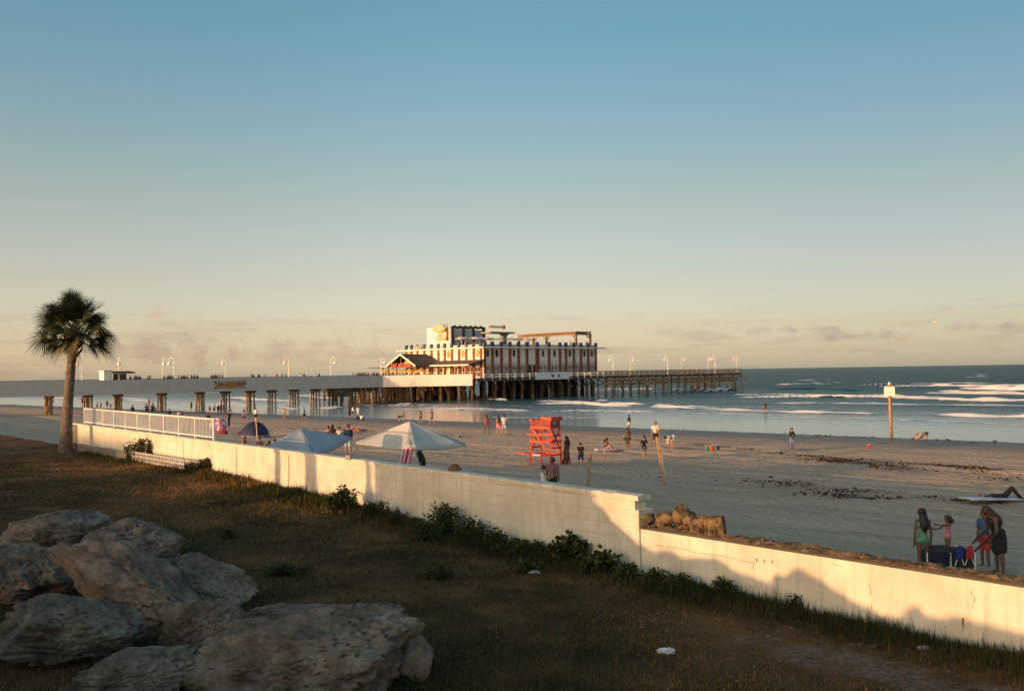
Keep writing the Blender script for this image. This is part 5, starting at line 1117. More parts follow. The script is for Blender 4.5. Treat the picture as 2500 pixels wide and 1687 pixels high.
# ------------------------------------------------------------------ people
def J(pose, arms='down', fem=False):
    s = .155 if fem else .18
    j = dict(pelvis=(0, .0, .95), waist=(0, 0, 1.10), chest=(0, .0, 1.27), neck=(0, .01, 1.44), head=(0, -.015, 1.59))
    for k, sg in (('L', 1), ('R', -1)):
        j.update({'sh'+k: (s*sg, .01, 1.395), 'el'+k: ((s+.05)*sg, .03, 1.12), 'wr'+k: ((s+.06)*sg, -.03, .88), 'ha'+k: ((s+.055)*sg, -.05, .78),
                  'hip'+k: (.085*sg, 0, .92), 'kn'+k: (.095*sg, -.015, .50), 'an'+k: (.10*sg, .015, .085), 'to'+k: (.115*sg, -.14, .03)})
    j = {k: Vector(v) for k, v in j.items()}
    def put(**kw):
        for k, v in kw.items(): j[k] = Vector(v)
    up = ['waist', 'chest', 'neck', 'head', 'shL', 'shR', 'elL', 'elR', 'wrL', 'wrR', 'haL', 'haR']
    def tilt(a, piv='pelvis'):
        p = j[piv].copy(); M = Matrix.Rotation(a, 3, 'X')
        for k in up: j[k] = p+M @ (j[k]-p)
    if arms == 'crossed': put(elL=(s+.08, -.05, 1.14), elR=(-s-.08, -.05, 1.14), wrL=(.02, -.22, 1.17), wrR=(-.02, -.20, 1.13), haL=(-.08, -.20, 1.18), haR=(.08, -.19, 1.13))
    if arms == 'head': put(elL=(s+.2, -.05, 1.48), elR=(-s-.2, -.05, 1.48), wrL=(.13, -.1, 1.66), wrR=(-.13, -.1, 1.66), haL=(.05, -.11, 1.69), haR=(-.05, -.11, 1.69))
    if arms == 'phone': put(elL=(s+.03, -.06, 1.13), elR=(-s-.03, -.06, 1.13), wrL=(.09, -.25, 1.27), wrR=(-.09, -.25, 1.27), haL=(.05, -.29, 1.36), haR=(-.05, -.29, 1.36))
    if arms == 'reach': put(elL=(s+.02, -.26, 1.36), wrL=(s, -.5, 1.40), haL=(s, -.6, 1.42), elR=(-s-.02, -.2, 1.2), wrR=(-s+.02, -.42, 1.17), haR=(-s+.03, -.52, 1.2))
    if arms == 'front': put(elL=(s+.04, -.12, 1.14), elR=(-s-.04, -.12, 1.14), wrL=(s, -.36, 1.06), wrR=(-s, -.36, 1.06), haL=(s-.02, -.46, 1.05), haR=(-s+.02, -.46, 1.05))
    if arms == 'hug': put(elL=(s+.1, -.18, 1.2), elR=(-s-.1, -.18, 1.2), wrL=(.1, -.36, 1.25), wrR=(-.1, -.36, 1.25), haL=(.0, -.4, 1.27), haR=(0, -.4, 1.23))
    if arms == 'swing': put(elL=(s+.05, .14, 1.14), wrL=(s+.04, .14, .90), haL=(s+.03, .12, .80), elR=(-s-.05, -.1, 1.13), wrR=(-s-.03, -.24, .96), haR=(-s-.02, -.31, .89))
    if pose == 'walk': put(knL=(.09, -.17, .52), anL=(.09, -.24, .10), toL=(.10, -.39, .07), knR=(-.09, .06, .50), anR=(-.09, .30, .17), toR=(-.10, .22, .03))
    if pose == 'run': put(knL=(.09, -.14, .51), anL=(.09, -.26, .10), toL=(.10, -.40, .09), knR=(-.09, .10, .51), anR=(-.09, .46, .36), toR=(-.10, .48, .21))
    if pose == 'step': put(knL=(.11, -.10, .50), anL=(.16, -.05, .085), toL=(.18, -.19, .03), knR=(-.13, .05, .50), anR=(-.22, .10, .085), toR=(-.27, -.03, .03))
    if pose == 'bend':
        j['pelvis'].y += .12; [j[k].__iadd__(Vector((0, .12, 0))) for k in ('hipL', 'hipR')]; tilt(R(82))
        for k, sg in (('L', 1), ('R', -1)):
            h = j['sh'+k]; j['el'+k] = h+Vector((.02*sg, -.04, -.27)); j['wr'+k] = h+Vector((0, -.08, -.5)); j['ha'+k] = h+Vector((-.02*sg, -.1, -.6))
    if pose == 'lean': tilt(R(28))
    if pose in ('sit', 'crouch', 'kneel'):
        dz = {'sit': -.83, 'crouch': -.62, 'kneel': -.58}[pose]
        for k in list(j):
            if k[:2] not in ('kn', 'an', 'to'): j[k] = j[k]+Vector((0, 0, dz))
        tilt(R({'sit': 12, 'crouch': 38, 'kneel': 42}[pose]))
        for k, sg in (('L', 1), ('R', -1)):
            if pose == 'sit': put(**{'kn'+k: (.15*sg, -.36, .30), 'an'+k: (.12*sg, -.68, .07), 'to'+k: (.13*sg, -.82, .10), 'el'+k: (.22*sg, -.2, .42), 'wr'+k: (.16*sg, -.40, .36), 'ha'+k: (.14*sg, -.49, .33)})
            if pose == 'crouch': put(**{'kn'+k: (.17*sg, -.34, .43), 'an'+k: (.13*sg, .0, .09), 'to'+k: (.15*sg, -.15, .03), 'el'+k: (.2*sg, -.42, .52), 'wr'+k: (.14*sg, -.52, .28), 'ha'+k: (.12*sg, -.57, .18)})
            if pose == 'kneel': put(**{'kn'+k: (.13*sg, -.12, .06), 'an'+k: (.11*sg, .32, .06), 'to'+k: (.11*sg, .42, .03), 'el'+k: (.2*sg, -.45, .40), 'wr'+k: (.16*sg, -.55, .16), 'ha'+k: (.15*sg, -.6, .07)})
    if pose == 'lie':
        M = Matrix.Rotation(R(90), 3, 'X')
        for k in j: q = M @ j[k]; j[k] = Vector((q.x, q.y+.9, q.z+.13))
        for k, sg in (('L', 1), ('R', -1)): put(**{'kn'+k: (.10*sg, .34, .50), 'an'+k: (.10*sg, .68, .08), 'to'+k: (.11*sg, .80, .05)})
    return j
def rad(fem): return dict(head=.092, neck=.048, chest=.118 if fem else .135, waist=.098 if fem else .118, pelvis=.135 if fem else .125, sh=.05 if fem else .06, el=.036 if fem else .043, wr=.026, ha=.034, hip=.088, kn=.052, an=.036, to=.033)
def cap(mb, a, b, ra, rb, n=9):
    a, b = Vector(a), Vector(b); mb.ell(a, (ra,)*3, n, 6); mb.ell(b, (rb,)*3, n, 6)
    if (b-a).length > 1e-3: mb.tube([a, b], [ra, rb], n)
def remesh(mb, name, vox, it=3):
    me = mb.mesh(name+'_raw'); o = bpy.data.objects.new(name, me); COL.objects.link(o)
    m = o.modifiers.new('r', 'REMESH'); m.mode = 'VOXEL'; m.voxel_size = vox; m.use_smooth_shade = True
    s = o.modifiers.new('s', 'SMOOTH'); s.iterations = it; s.factor = .5
    dg = bpy.context.evaluated_depsgraph_get(); dg.update(); out = bpy.data.meshes.new_from_object(o.evaluated_get(dg)); out.name = name
    bpy.data.objects.remove(o); bpy.data.meshes.remove(me); out.materials.clear(); return out
_pc = {}
def body_mesh(pose, arms, fem, det):
    key = ('b', pose, arms, fem, det)
    if key in _pc: return _pc[key]
    j = J(pose, arms, fem); r = rad(fem); mb = MB(); d = (j['head']-j['neck']).normalized()
    fwd = (j['toL']+j['toR']-j['anL']-j['anR']); fwd = Vector((0, -1, 0)) if pose != 'lie' else Vector((0, 0, 1))
    cap(mb, j['head']+d*.035, j['head']-d*.05+fwd*.015, r['head'], r['head']*.74); cap(mb, j['neck']-d*.03, j['head']-d*.04, .052, .047)
    side = (j['shL']-j['shR']).normalized()
    cap(mb, j['shL']*.45+j['chest']*.55, j['shR']*.45+j['chest']*.55, r['chest']*.86, r['chest']*.86); cap(mb, j['chest'], j['waist'], r['chest']*.9, r['waist'])
    cap(mb, j['waist']+side*.035, j['waist']-side*.035, r['waist']*.9, r['waist']*.9); cap(mb, j['waist'], j['pelvis'], r['waist'], r['pelvis']); cap(mb, j['hipL'], j['hipR'], r['hip']*1.12, r['hip']*1.12)
    cap(mb, j['shL'], j['neck']-d*.02, .058, .05); cap(mb, j['shR'], j['neck']-d*.02, .058, .05)
    for k in 'LR':
        cap(mb, j['sh'+k], j['el'+k], r['sh'], r['el']); cap(mb, j['el'+k], j['wr'+k], r['el'], r['wr'])
        h = j['ha'+k]; w = j['wr'+k]; cap(mb, w, w.lerp(h, .75), .027, .033)
        cap(mb, j['hip'+k], j['kn'+k], r['hip'], r['kn'])
        ca = j['kn'+k].lerp(j['an'+k], .32); cap(mb, j['kn'+k], ca, r['kn'], .056); cap(mb, ca, j['an'+k], .056, r['an']); cap(mb, j['an'+k], j['to'+k], .040, .030)
        if not det: cap(mb, w.lerp(h, .6), h, .03, .024)
    nose = j['head']+fwd*.098-d*.012; cap(mb, nose-fwd*.02+d*.02, nose, .012, .016, 6)
    for sg in (1, -1): mb.ell(j['head']+side*sg*.092-d*.005, (.014, .022, .032), 6, 5)
    me = remesh(mb, 'body', .014 if det else .026, 3)
    if det:     # five separate fingers and a thumb rooted in each palm
        fb = MB()
        for k, sg in (('L', 1), ('R', -1)):
            w, h = j['wr'+k], j['ha'+k]; ax = (h-w).normalized(); sd = ax.cross(side).normalized() if abs(ax.dot(side)) < .9 else Vector((0, 0, 1)); pl = ax.cross(sd).normalized()*sg
            for i, (off, ln) in enumerate(((-.024, .068), (-.008, .078), (.008, .074), (.023, .058))):
                b = w.lerp(h, .78)+sd*off; fb.tube([b, b+ax*ln*.55-pl*.006, b+ax*ln-pl*.024], [.0095, .0085, .006], 6)
            b = w.lerp(h, .25)-sd*.026; fb.tube([b, b-sd*.03+ax*.025, b-sd*.036+ax*.058], [.011, .0095, .007], 6)
        f = fb.mesh('f', True); bm = bmesh.new(); bm.from_mesh(me); bm.from_mesh(f); bm.to_mesh(me); bm.free(); bpy.data.meshes.remove(f)
    me.polygons.foreach_set('use_smooth', [True]*len(me.polygons)); _pc[key] = me; return me
def cloth_mesh(kind, pose, arms, fem, det):
    key = (kind, pose, arms, fem, det)
    if key in _pc: return _pc[key]
    j = J(pose, arms, fem); r = rad(fem); mb = MB(); e = .017
    side = (j['shL']-j['shR']).normalized()
    def torso(lo, hi, e):
        if hi: cap(mb, j['shL']*.5+j['chest']*.5, j['shR']*.5+j['chest']*.5, r['chest']*.86+e, r['chest']*.86+e); cap(mb, j['chest'], j['waist'], r['chest']*.9+e, r['waist']+e)
        cap(mb, j['waist']+side*.035, j['waist']-side*.035, r['waist']*.9+e, r['waist']*.9+e)
        if lo: cap(mb, j['waist'], j['pelvis'], r['waist']+e, r['pelvis']+e); cap(mb, j['hipL'], j['hipR'], r['hip']*1.12+e, r['hip']*1.12+e)
    side = (j['shL']-j['shR']).normalized()
    if kind in ('tee', 'long', 'tank', 'rash'):
        torso(False, True, e); cap(mb, j['waist'], j['waist'].lerp(j['pelvis'], .75), r['waist']+e+.01, r['pelvis']+e); cap(mb, j['hipL']*.7+j['waist']*.3, j['hipR']*.7+j['waist']*.3, r['hip']+e, r['hip']+e)
        for k in 'LR':
            if kind != 'tank': cap(mb, j['sh'+k], j['sh'+k].lerp(j['el'+k], .62), r['sh']+.016, r['el']+.022)
            if kind in ('long', 'rash'): cap(mb, j['sh'+k], j['el'+k], r['sh']+.014, r['el']+.014); cap(mb, j['el'+k], j['el'+k].lerp(j['wr'+k], .9), r['el']+.014, r['wr']+.014)
    if kind in ('shorts', 'trunks', 'jeans'):
        torso(True, False, .012) if False else None
        cap(mb, j['hipL'], j['hipR'], r['hip']*1.12+e, r['hip']*1.12+e); cap(mb, j['pelvis'], j['pelvis'].lerp(j['waist'], .35), r['pelvis']+e, r['waist']+e)
        for k in 'LR':
            f = {'shorts': .55, 'trunks': .82, 'jeans': 1}[kind]; cap(mb, j['hip'+k], j['hip'+k].lerp(j['kn'+k], f), r['hip']+e, r['hip']*(1-f)+r['kn']*f+e+.012)
            if kind == 'jeans': cap(mb, j['kn'+k], j['kn'+k].lerp(j['an'+k], .93), r['kn']+e, .06)
    if kind == 'swim': torso(True, True, .008)
    if kind == 'bikini_top': cap(mb, j['chest']+side*.05-Vector((0, 0, .01)), j['chest']-side*.05-Vector((0, 0, .01)), r['chest']*.9+.012, r['chest']*.9+.012)
    if kind == 'bikini_bottom': cap(mb, j['hipL'], j['hipR'], r['hip']*1.1+.012, r['hip']*1.1+.012)
    if kind == 'dress':
        torso(True, True, e); hem = (j['knL']+j['knR'])/2; cap(mb, j['pelvis'], hem, r['pelvis']+.03, .19)
    if kind == 'skirt': hem = (j['knL']+j['knR'])/2; cap(mb, j['pelvis'], j['pelvis'].lerp(hem, .7), r['pelvis']+.03, .19); cap(mb, j['hipL'], j['hipR'], r['hip']*1.15+e, r['hip']*1.15+e)
    me = remesh(mb, kind, .016 if det else .028, 2)
    co = np.zeros(len(me.vertices)*3, np.float32); me.vertices.foreach_get('co', co); co = co.reshape(-1, 3); nn = np.zeros(len(me.vertices)*3, np.float32); me.vertices.foreach_get('normal', nn); nn = nn.reshape(-1, 3)
    co = co+nn*(.034*(np.abs(fbm3(co*np.array([1.3, 1.3, .55]), 11, len(kind), 3)-.5)*2-.25))[:, None]; me.vertices.foreach_set('co', co.ravel().astype(np.float32)); me.update()
    me.polygons.foreach_set('use_smooth', [True]*len(me.polygons)); _pc[key] = me; return me
def hair_mesh(kind, pose, arms, fem):
    key = ('h', kind, pose, arms, fem)
    if key in _pc: return _pc[key]
    j = J(pose, arms, fem); mb = MB(); d = (j['head']-j['neck']).normalized(); bk = Vector((0, 1, 0)) if pose != 'lie' else Vector((0, 0, -1)); h = j['head']+d*.03
    mb.ell(h+d*.022+bk*.018, (.105, .108, .105), 12, 8)
    if kind == 'long':
        p = [h+bk*.06+d*.02, h+bk*.09-d*.12, j['neck']+bk*.11-d*.08, j['chest']+bk*.135-d*.02, j['chest'].lerp(j['waist'], .7)+bk*.13]; mb.tube(p, [.08, .105, .12, .10, .03], 9)
    if kind == 'bob': mb.tube([h+bk*.04, h+bk*.06-d*.1, j['neck']+bk*.07+d*.0], [.09, .115, .09], 9)
    if kind == 'bun': mb.ell(h+d*.11+bk*.07, (.05, .05, .045), 8, 6)
    if kind == 'curly': mb.ell(h+bk*.10-d*.04, (.13, .12, .15), 12, 8); mb.ell(h+bk*.16-d*.12, (.09, .10, .12), 10, 7)
    if kind == 'cap': mb.ell(h+d*.06-bk*.07, (.09, .10, .02), 10, 5)
    if kind == 'pony': mb.tube([h+bk*.1+d*.04, h+bk*.17-d*.05, h+bk*.15-d*.22], [.035, .045, .015], 7)
    me = mb.mesh('hair_raw', True); bm = bmesh.new(); bm.from_mesh(me); bpy.data.meshes.remove(me); bmesh.ops.subdivide_edges(bm, edges=bm.edges, cuts=1, use_grid_fill=True); co = np.array([v.co[:] for v in bm.verts])
    off = .05*(fbm3(co*np.array([1, 1, .25]), 26, 2, 3)-.5)
    for v, o_ in zip(bm.verts, off): v.co = v.co+v.normal*float(o_)
    me = bpy.data.meshes.new('hair'); bm.to_mesh(me); bm.free(); me.polygons.foreach_set('use_smooth', [True]*len(me.polygons)); _pc[key] = me; return me
SK = {'brown': mat('skin_shaded', (.16, .074, .042), .6), 'tan': mat('skin_tan', (.40, .20, .115), .6), 'dark': mat('skin_dark', (.13, .06, .032), .6), 'light': mat('skin_light', (.52, .30, .20), .6)}  # brown is tan skin darkened to stand for shade on the wagon family
HR = {'black': mat('hair_black', (.012, .009, .007), .6, .3, 20), 'brown': mat('hair_brown', (.055, .028, .014), .6, .3, 20), 'ginger': mat('hair_ginger', (.22, .07, .03), .6, .3, 20), 'grey': mat('hair_grey', (.3, .28, .26), .7, .2, 20)}
CLO = dict(black=(.015, .014, .016), navy=(.02, .035, .10), white=(.72, .70, .67), orange=(.62, .16, .05), teal=(.30, .48, .46), blue=(.035, .10, .22), sky=(.36, .47, .55), grey=(.16, .16, .17), red=(.45, .03, .03), pink=(.60, .20, .26), green=(.12, .28, .18), cream=(.58, .54, .40), denim=(.14, .22, .36), brown=(.13, .07, .05), stripe=(.4, .42, .44), royal=(.015, .035, .20), maroon=(.22, .06, .07), plaid=(.24, .10, .11))  # blue, green and royal darkened in colour to stand for shade round the wagon
def cm(c): return mat('cloth_'+c, CLO[c], .85, .18, 9)
def person(loc, yaw, scale, label, pose='stand', arms='down', fem=False, skin='tan', hair=('short', 'black'), top=None, bottom=None, det=False, group=None, tilt=0):
    t = thing('person', label, 'person', loc, R(yaw), group); t.scale = (scale,)*3; t.rotation_euler = (0, R(tilt), R(yaw))
    b = link('body', body_mesh(pose, arms, fem, det), SK[skin], t)
    if hair: link('cap' if hair[0] == 'cap' else 'hair', hair_mesh(hair[0], pose, arms, fem), HR.get(hair[1]) or cm(hair[1]), t)
    NM = dict(tee='shirt', long='shirt', rash='shirt', tank='vest', swim='swimsuit', bikini_top='bikini_top', dress='dress', shorts='shorts', trunks='shorts', jeans='trousers', skirt='skirt', bikini_bottom='bikini_bottom')
    for g in (top, bottom):
        if g: link(NM[g[0]], cloth_mesh(g[0], pose, arms, fem, det), cm(g[1]), t)
    if det:
        j = J(pose, arms, fem)
        for sg in (1, -1): MB().ell(j['head']+Vector((sg*.033, -.088, .005)) if pose != 'lie' else j['head'], (.011, .008, .009), 8, 6).build('eye', mat('eye_dark', (.02, .015, .012), .2), t, True)
    return t
PH = dict(stand=1.72, walk=1.70, run=1.70, step=1.70, lean=1.62, bend=1.08, sit=.86, crouch=.98, kneel=.93, lie=.6)
def at_feet(px, y0, y1, yaw, label, pose='stand', hs=1.0, **k):
    p = beach_hit(px, y1); h = (y1-y0)*p.y/FPX; return person(p, yaw, h/PH[pose]*hs, label, pose, **k)
def by_head(px, y0, H, yaw, label, pose='stand', **k):
    D = 45.0
    for _ in range(40):
        p = at_Y(px, y0, D); need = float(beach_z(p.x, p.y))+H; D += (p.z-need)*-12*.0+ (p.z-need)*8.0; D = min(max(D, 13), 300)
    p = at_Y(px, y0, D); z = float(beach_z(p.x, p.y)); return person((p.x, p.y, z), yaw, H/PH[pose], label, pose, **k)
F = dict(fem=True)
def beach_people():
    at_feet(596.5, 1000, 1036, 150, 'person in red swim top and black shorts walking left of the dome tent', 'walk', top=('tank', 'maroon'), bottom=('shorts', 'black'), hair=('bob', 'brown'), **F)
    at_feet(624, 995, 1032, 180, 'person in white vest and black shorts right behind the dome tent post', top=('tank', 'white'), bottom=('shorts', 'black'), hair=('short', 'brown'))
    at_feet(695, 996.5, 1025, 150, 'man in orange shirt with both hands raised to his head near the waterline', arms='head', top=('tee', 'orange'), bottom=('trunks', 'grey'))
    at_feet(742.5, 996, 1026, 60, 'person in pale teal shirt with crossed arms near the waterline', 'walk', arms='crossed', top=('long', 'teal'), bottom=('trunks', 'black'), hair=('short', 'brown'))
    at_feet(853, 991, 1020, 200, 'person in a dark dress beside a white topped companion below the pier', top=('dress', 'black'), hair=('long', 'black'), **F)
    at_feet(861.5, 992, 1019, 120, 'person in white top and dark shorts next to the dark dress', 'walk', top=('tee', 'white'), bottom=('shorts', 'navy'), hair=('short', 'brown'))
    at_feet(874, 993, 1014, 180, 'small figure all in white standing in the wet sand below the pier', top=('long', 'white'), bottom=('jeans', 'white'), skin='light')
    at_feet(872, 1012, 1025, 160, 'dark figure sitting on the sand beside the one in a white shirt', 'sit', top=('tee', 'black'), bottom=('shorts', 'black'))
    at_feet(882, 1011, 1026, 150, 'figure in a white shirt sitting on the sand below the pier', 'sit', top=('tee', 'white'), bottom=('shorts', 'black'))
    man = at_feet(850, 1038, 1114, 195, 'man in navy long sleeved shirt and pale blue shorts walking between the two canopies', 'walk', arms='swing', top=('long', 'navy'), bottom=('trunks', 'sky'), hair=('short', 'brown'), det=True)
    at_feet(975, 1014, 1030, 110, 'dark figure bending over by the water behind the white canopy', 'bend', top=('tee', 'black'), bottom=('shorts', 'black'))
    at_feet(986, 1006, 1030, 60, 'figure in dark top raising a phone behind the white canopy', arms='phone', top=('tank', 'black'), bottom=('bikini_bottom', 'red'), hair=('bun', 'black'), **F)
    at_feet(1027, 1004, 1033, 215, 'bare backed figure in brown shorts walking right of the white canopy peak', 'walk', bottom=('trunks', 'brown'), hair=('bob', 'black'))
    at_feet(1054.5, 1000, 1036, 250, 'man in dark shirt and shorts striding along the waterline', 'walk', arms='swing', top=('tee', 'brown'), bottom=('trunks', 'grey'))
    at_feet(1188.5, 1013, 1061, 0, 'woman in a red bikini standing on the wet sand', 'step', top=('bikini_top', 'red'), bottom=('bikini_bottom', 'red'), skin='dark', hair=('bob', 'black'), **F)
    at_feet(1218, 1015, 1063, 180, 'woman with pink bottoms and long black hair seen from behind', 'step', top=('tank', 'maroon'), bottom=('shorts', 'pink'), skin='tan', hair=('long', 'black'), **F)
    at_feet(1231.5, 1013, 1061, 200, 'man in white shirt and pale shorts beside the woman in pink', 'walk', top=('tee', 'white'), bottom=('trunks', 'sky'))
    at_feet(1536, 1013, 1052, 205, 'woman in dark top and white shorts standing by the water', top=('tank', 'black'), bottom=('shorts', 'white'), skin='dark', hair=('bun', 'black'), **F)
    at_feet(1533, 1045, 1101, 195, 'bare chested child in dark shorts carrying a green bucket', bottom=('trunks', 'brown'), skin='dark', hair=('short', 'black'))
    at_feet(1573, 1064, 1124, -40, 'girl in black shirt and grey shorts running on the sunlit sand', 'run', arms='swing', top=('tee', 'black'), bottom=('shorts', 'grey'), hair=('long', 'brown'), det=True, **F)
    at_feet(1601, 1029, 1093, 165, 'man in pale shirt and dark shorts standing behind the leaning post', top=('tee', 'cream'), bottom=('trunks', 'black'), hair=('short', 'ginger'), det=True)
    at_feet(1641, 1061, 1097, -70, 'person in grey shorts bending down to the sand', 'bend', top=('tee', 'stripe'), bottom=('shorts', 'sky'), hair=('short', 'black'))
    at_feet(1631, 1062, 1090, 20, 'small child in a striped outfit beside the person bending down', top=('dress', 'stripe'), hair=('bob', 'black'), **F)
    at_feet(1478, 1071, 1099, 60, 'woman in black swimsuit sitting on a towel right of the boy', 'sit', top=('swim', 'black'), hair=('curly', 'black'), skin='tan', **F)
    at_feet(1934, 1045, 1099, 10, 'person in dark jacket and pale jeans alone near the waterline', 'stand', arms='crossed', top=('long', 'black'), bottom=('jeans', 'denim'), hair=('long', 'brown'), **F)
    p = at_z(1869, 1010, -.25); person(p, 180, (1010-982)*p.y/FPX/1.72*1.05, 'person in black top wading in the shallow waves', 'walk', top=('tee', 'black'), bottom=('trunks', 'brown'), hair=('short', 'black'))
    at_feet(2234, 1056, 1073, 90, 'child in a red suit crouching at the water edge, left of the huddle', 'crouch', top=('swim', 'red'), hair=('bob', 'ginger'), skin='light', **F)
    at_feet(2250, 1053, 1074, 60, 'dark child crouching in the middle of the huddle at the water edge', 'crouch', top=('tee', 'brown'), bottom=('shorts', 'black'), skin='tan')
    at_feet(2263, 1052, 1073, -110, 'child reaching to the sand at the right end of the huddle', 'bend', hs=.9, top=('tank', 'black'), bottom=('shorts', 'navy'), skin='light', hair=('short', 'ginger'))
    # close to the lifeguard stand
    at_feet(1384, 1066, 1137, 225, 'woman with very long dark hair in brown dress leaning by the lifeguard stand', 'step', top=('dress', 'brown'), hair=('long', 'black'), skin='dark', fem=True, det=True)
    at_feet(1418, 1082, 1140, 200, 'boy in dark shirt and shorts walking right of the lifeguard stand', 'step', top=('tee', 'black'), bottom=('trunks', 'navy'), hair=('short', 'black'), det=True)
    # behind the wall
    by_head(1349, 1117, 1.76, 165, 'man in plaid shirt close to a woman behind the wall', top=('tee', 'plaid'), bottom=('trunks', 'black'), skin='dark', hair=('short', 'black'), det=True)
    by_head(1327, 1137, 1.58, 100, 'woman with a hair bun and white top close to the man in plaid', top=('tank', 'white'), bottom=('skirt', 'white'), skin='tan', hair=('bun', 'black'), det=True, fem=True, arms='hug')
    by_head(634, 1067, 1.55, 180, 'man in pinkish shirt seen from behind over the wall by the dome tent', top=('tee', 'plaid'), bottom=('trunks', 'grey'), hair=('short', 'brown'))
    by_head(597, 1065, 1.62, 160, 'ginger haired person over the wall left of the dome tent', top=('tank', 'maroon'), bottom=('shorts', 'black'), hair=('long', 'ginger'), fem=True)
    by_head(657, 1075, 1.45, 180, 'dark haired head over the wall beside the blue canopy', top=('tee', 'black'), bottom=('shorts', 'black'), hair=('bob', 'black'))
    by_head(670, 1072, 1.5, 170, 'dark haired head half behind the blue canopy edge', top=('tee', 'grey'), bottom=('shorts', 'black'))
    at_feet(800, 1041, 1070, 170, 'person with black hair and bare shoulders sitting behind the blue canopy', 'sit', bottom=('shorts', 'black'), top=('bikini_top', 'black'), hair=('short', 'black'), **F)
    at_feet(811, 1038, 1070, 180, 'person in black top sitting behind the blue canopy, taller of the pair', 'sit', top=('tee', 'black'), bottom=('shorts', 'black'), hair=('bob', 'black'), **F)
    at_feet(829, 1043, 1070, 190, 'person in cream top sitting alone behind the blue canopy', 'sit', top=('tee', 'cream'), bottom=('shorts', 'black'))
    at_feet(868, 1040, 1053, 80, 'person in pink lying on the sand left of the white canopy', 'lie', top=('tank', 'pink'), bottom=('shorts', 'red'), hair=('short', 'brown'))
    at_feet(879, 1041, 1053, 100, 'dark clothed person lying on the sand left of the white canopy', 'lie', top=('tee', 'black'), bottom=('shorts', 'black'))
    by_head(1031, 1093, 1.66, 235, 'person in dark clothes with black hair stooping under the white canopy', 'lean', top=('long', 'black'), bottom=('jeans', 'black'), hair=('bob', 'black'), fem=True)
    by_head(2251, 1242, 1.62, 180, 'woman in pale green swimsuit with long black hair seen from behind', 'stand', top=('swim', 'green'), hair=('long', 'black'), skin='brown', det=True, fem=True)
    by_head(2312, 1258, 1.18, -85, 'little girl in a pink swimsuit with curly hair reaching out an arm', 'stand', arms='reach', top=('swim', 'pink'), hair=('curly', 'brown'), skin='brown', det=True, fem=True)
    by_head(2402, 1246, 1.45, -60, 'boy in blue shirt and red shorts beside the wagon', 'stand', arms='down', top=('tee', 'blue'), bottom=('trunks', 'red'), hair=('short', 'brown'), skin='brown', det=True)
    by_head(2437, 1236, 1.66, -80, 'woman in black with long dark hair stooping to pull the wagon handle', 'lean', arms='front', top=('tank', 'black'), bottom=('skirt', 'black'), hair=('long', 'brown'), skin='brown', det=True, fem=True)
    p = beach_hit(2432, 1222); person(p+Vector((.35, 0, .04)), -96, .98, 'person in black lying with knees raised on a white towel', 'lie', top=('long', 'black'), bottom=('jeans', 'black'), skin='dark', hair=('short', 'black'))
    # under the pier, left
    for px, y0, y1, lab, kw in ((201, 969, 992, 'figure in maroon top under the pier just right of the palm', dict(top=('tee', 'maroon'), bottom=('shorts', 'grey'))), (237, 981, 1001, 'figure in pale top beneath the pier, left of the second pile group', dict(top=('tee', 'cream'), bottom=('shorts', 'navy'))),
        (246, 982, 1001, 'figure with raised arms beneath the pier, left of the second pile group', dict(arms='head', top=('tank', 'grey'), bottom=('shorts', 'black'))), (261.5, 977, 999, 'figure in reddish clothes close to the left of the second pile group', dict(top=('tee', 'maroon'), bottom=('shorts', 'maroon'))),
        (270, 986, 1000, 'small child in red at the foot of the second pile group', dict(top=('tee', 'red'), bottom=('shorts', 'red'))), (363.5, 973, 998, 'tall figure in pale pink standing between two dark figures under the pier', dict(top=('tee', 'pink'), bottom=('trunks', 'pink'), skin='light')),
        (467, 981, 1006, 'figure in dark red top standing left of the dense pile group', dict(top=('tee', 'maroon'), bottom=('bikini_bottom', 'black'), hair=('bob', 'black'), fem=True)), (512, 990, 1010, 'figure in brown top in the crowd right of the dense pile group', dict(top=('tee', 'brown'), bottom=('shorts', 'black'))),
        (523, 985, 1010, 'figure in white shirt in the crowd right of the dense pile group', dict(top=('tee', 'white'), bottom=('trunks', 'black'))), (533, 988, 1012, 'bulky figure in black in the crowd right of the dense pile group', dict(top=('long', 'black'), bottom=('jeans', 'black'))),
        (540, 985, 1010, 'slim figure in navy in the crowd right of the dense pile group', dict(top=('tee', 'navy'), bottom=('jeans', 'black'))), (559, 1003, 1043, 'man in dark blue clothes standing in front of the pink umbrella', dict(top=('tee', 'navy'), bottom=('jeans', 'navy'))),
        (563.5, 999, 1022, 'figure with light hair partly behind the man in dark blue', dict(top=('tee', 'cream'), bottom=('shorts', 'grey'), hair=('bob', 'ginger'))), ):
        at_feet(px, y0, y1, 180+(px % 7)*12, lab, **kw)
    for px, y0, y1, lab, kw in ((323, 990, 1006, 'dark figure sitting alone above the railing under the pier', dict(top=('tee', 'black'), bottom=('shorts', 'black'))), (357, 986, 1004, 'dark figure sitting left of the tall pink figure', dict(top=('tee', 'navy'), bottom=('shorts', 'black'))),
        (370.5, 985, 1004, 'dark figure sitting right of the tall pink figure', dict(top=('long', 'black'), bottom=('shorts', 'black'))), (414, 998, 1014, 'dark figure sitting by the foot of the third pile group', dict(top=('tee', 'black'), bottom=('jeans', 'black'))),
        (435, 1003, 1018, 'figure in pale shirt sitting just above the railing', dict(top=('tee', 'sky'), bottom=('shorts', 'black'))), (444, 1003, 1019, 'figure in dark red shirt sitting just above the railing', dict(top=('tee', 'maroon'), bottom=('shorts', 'black'))), (509, 1009, 1028, 'dark figure sitting at the right end of the railing', dict(top=('tee', 'black'), bottom=('jeans', 'black'), hair=('cap', 'black')))):
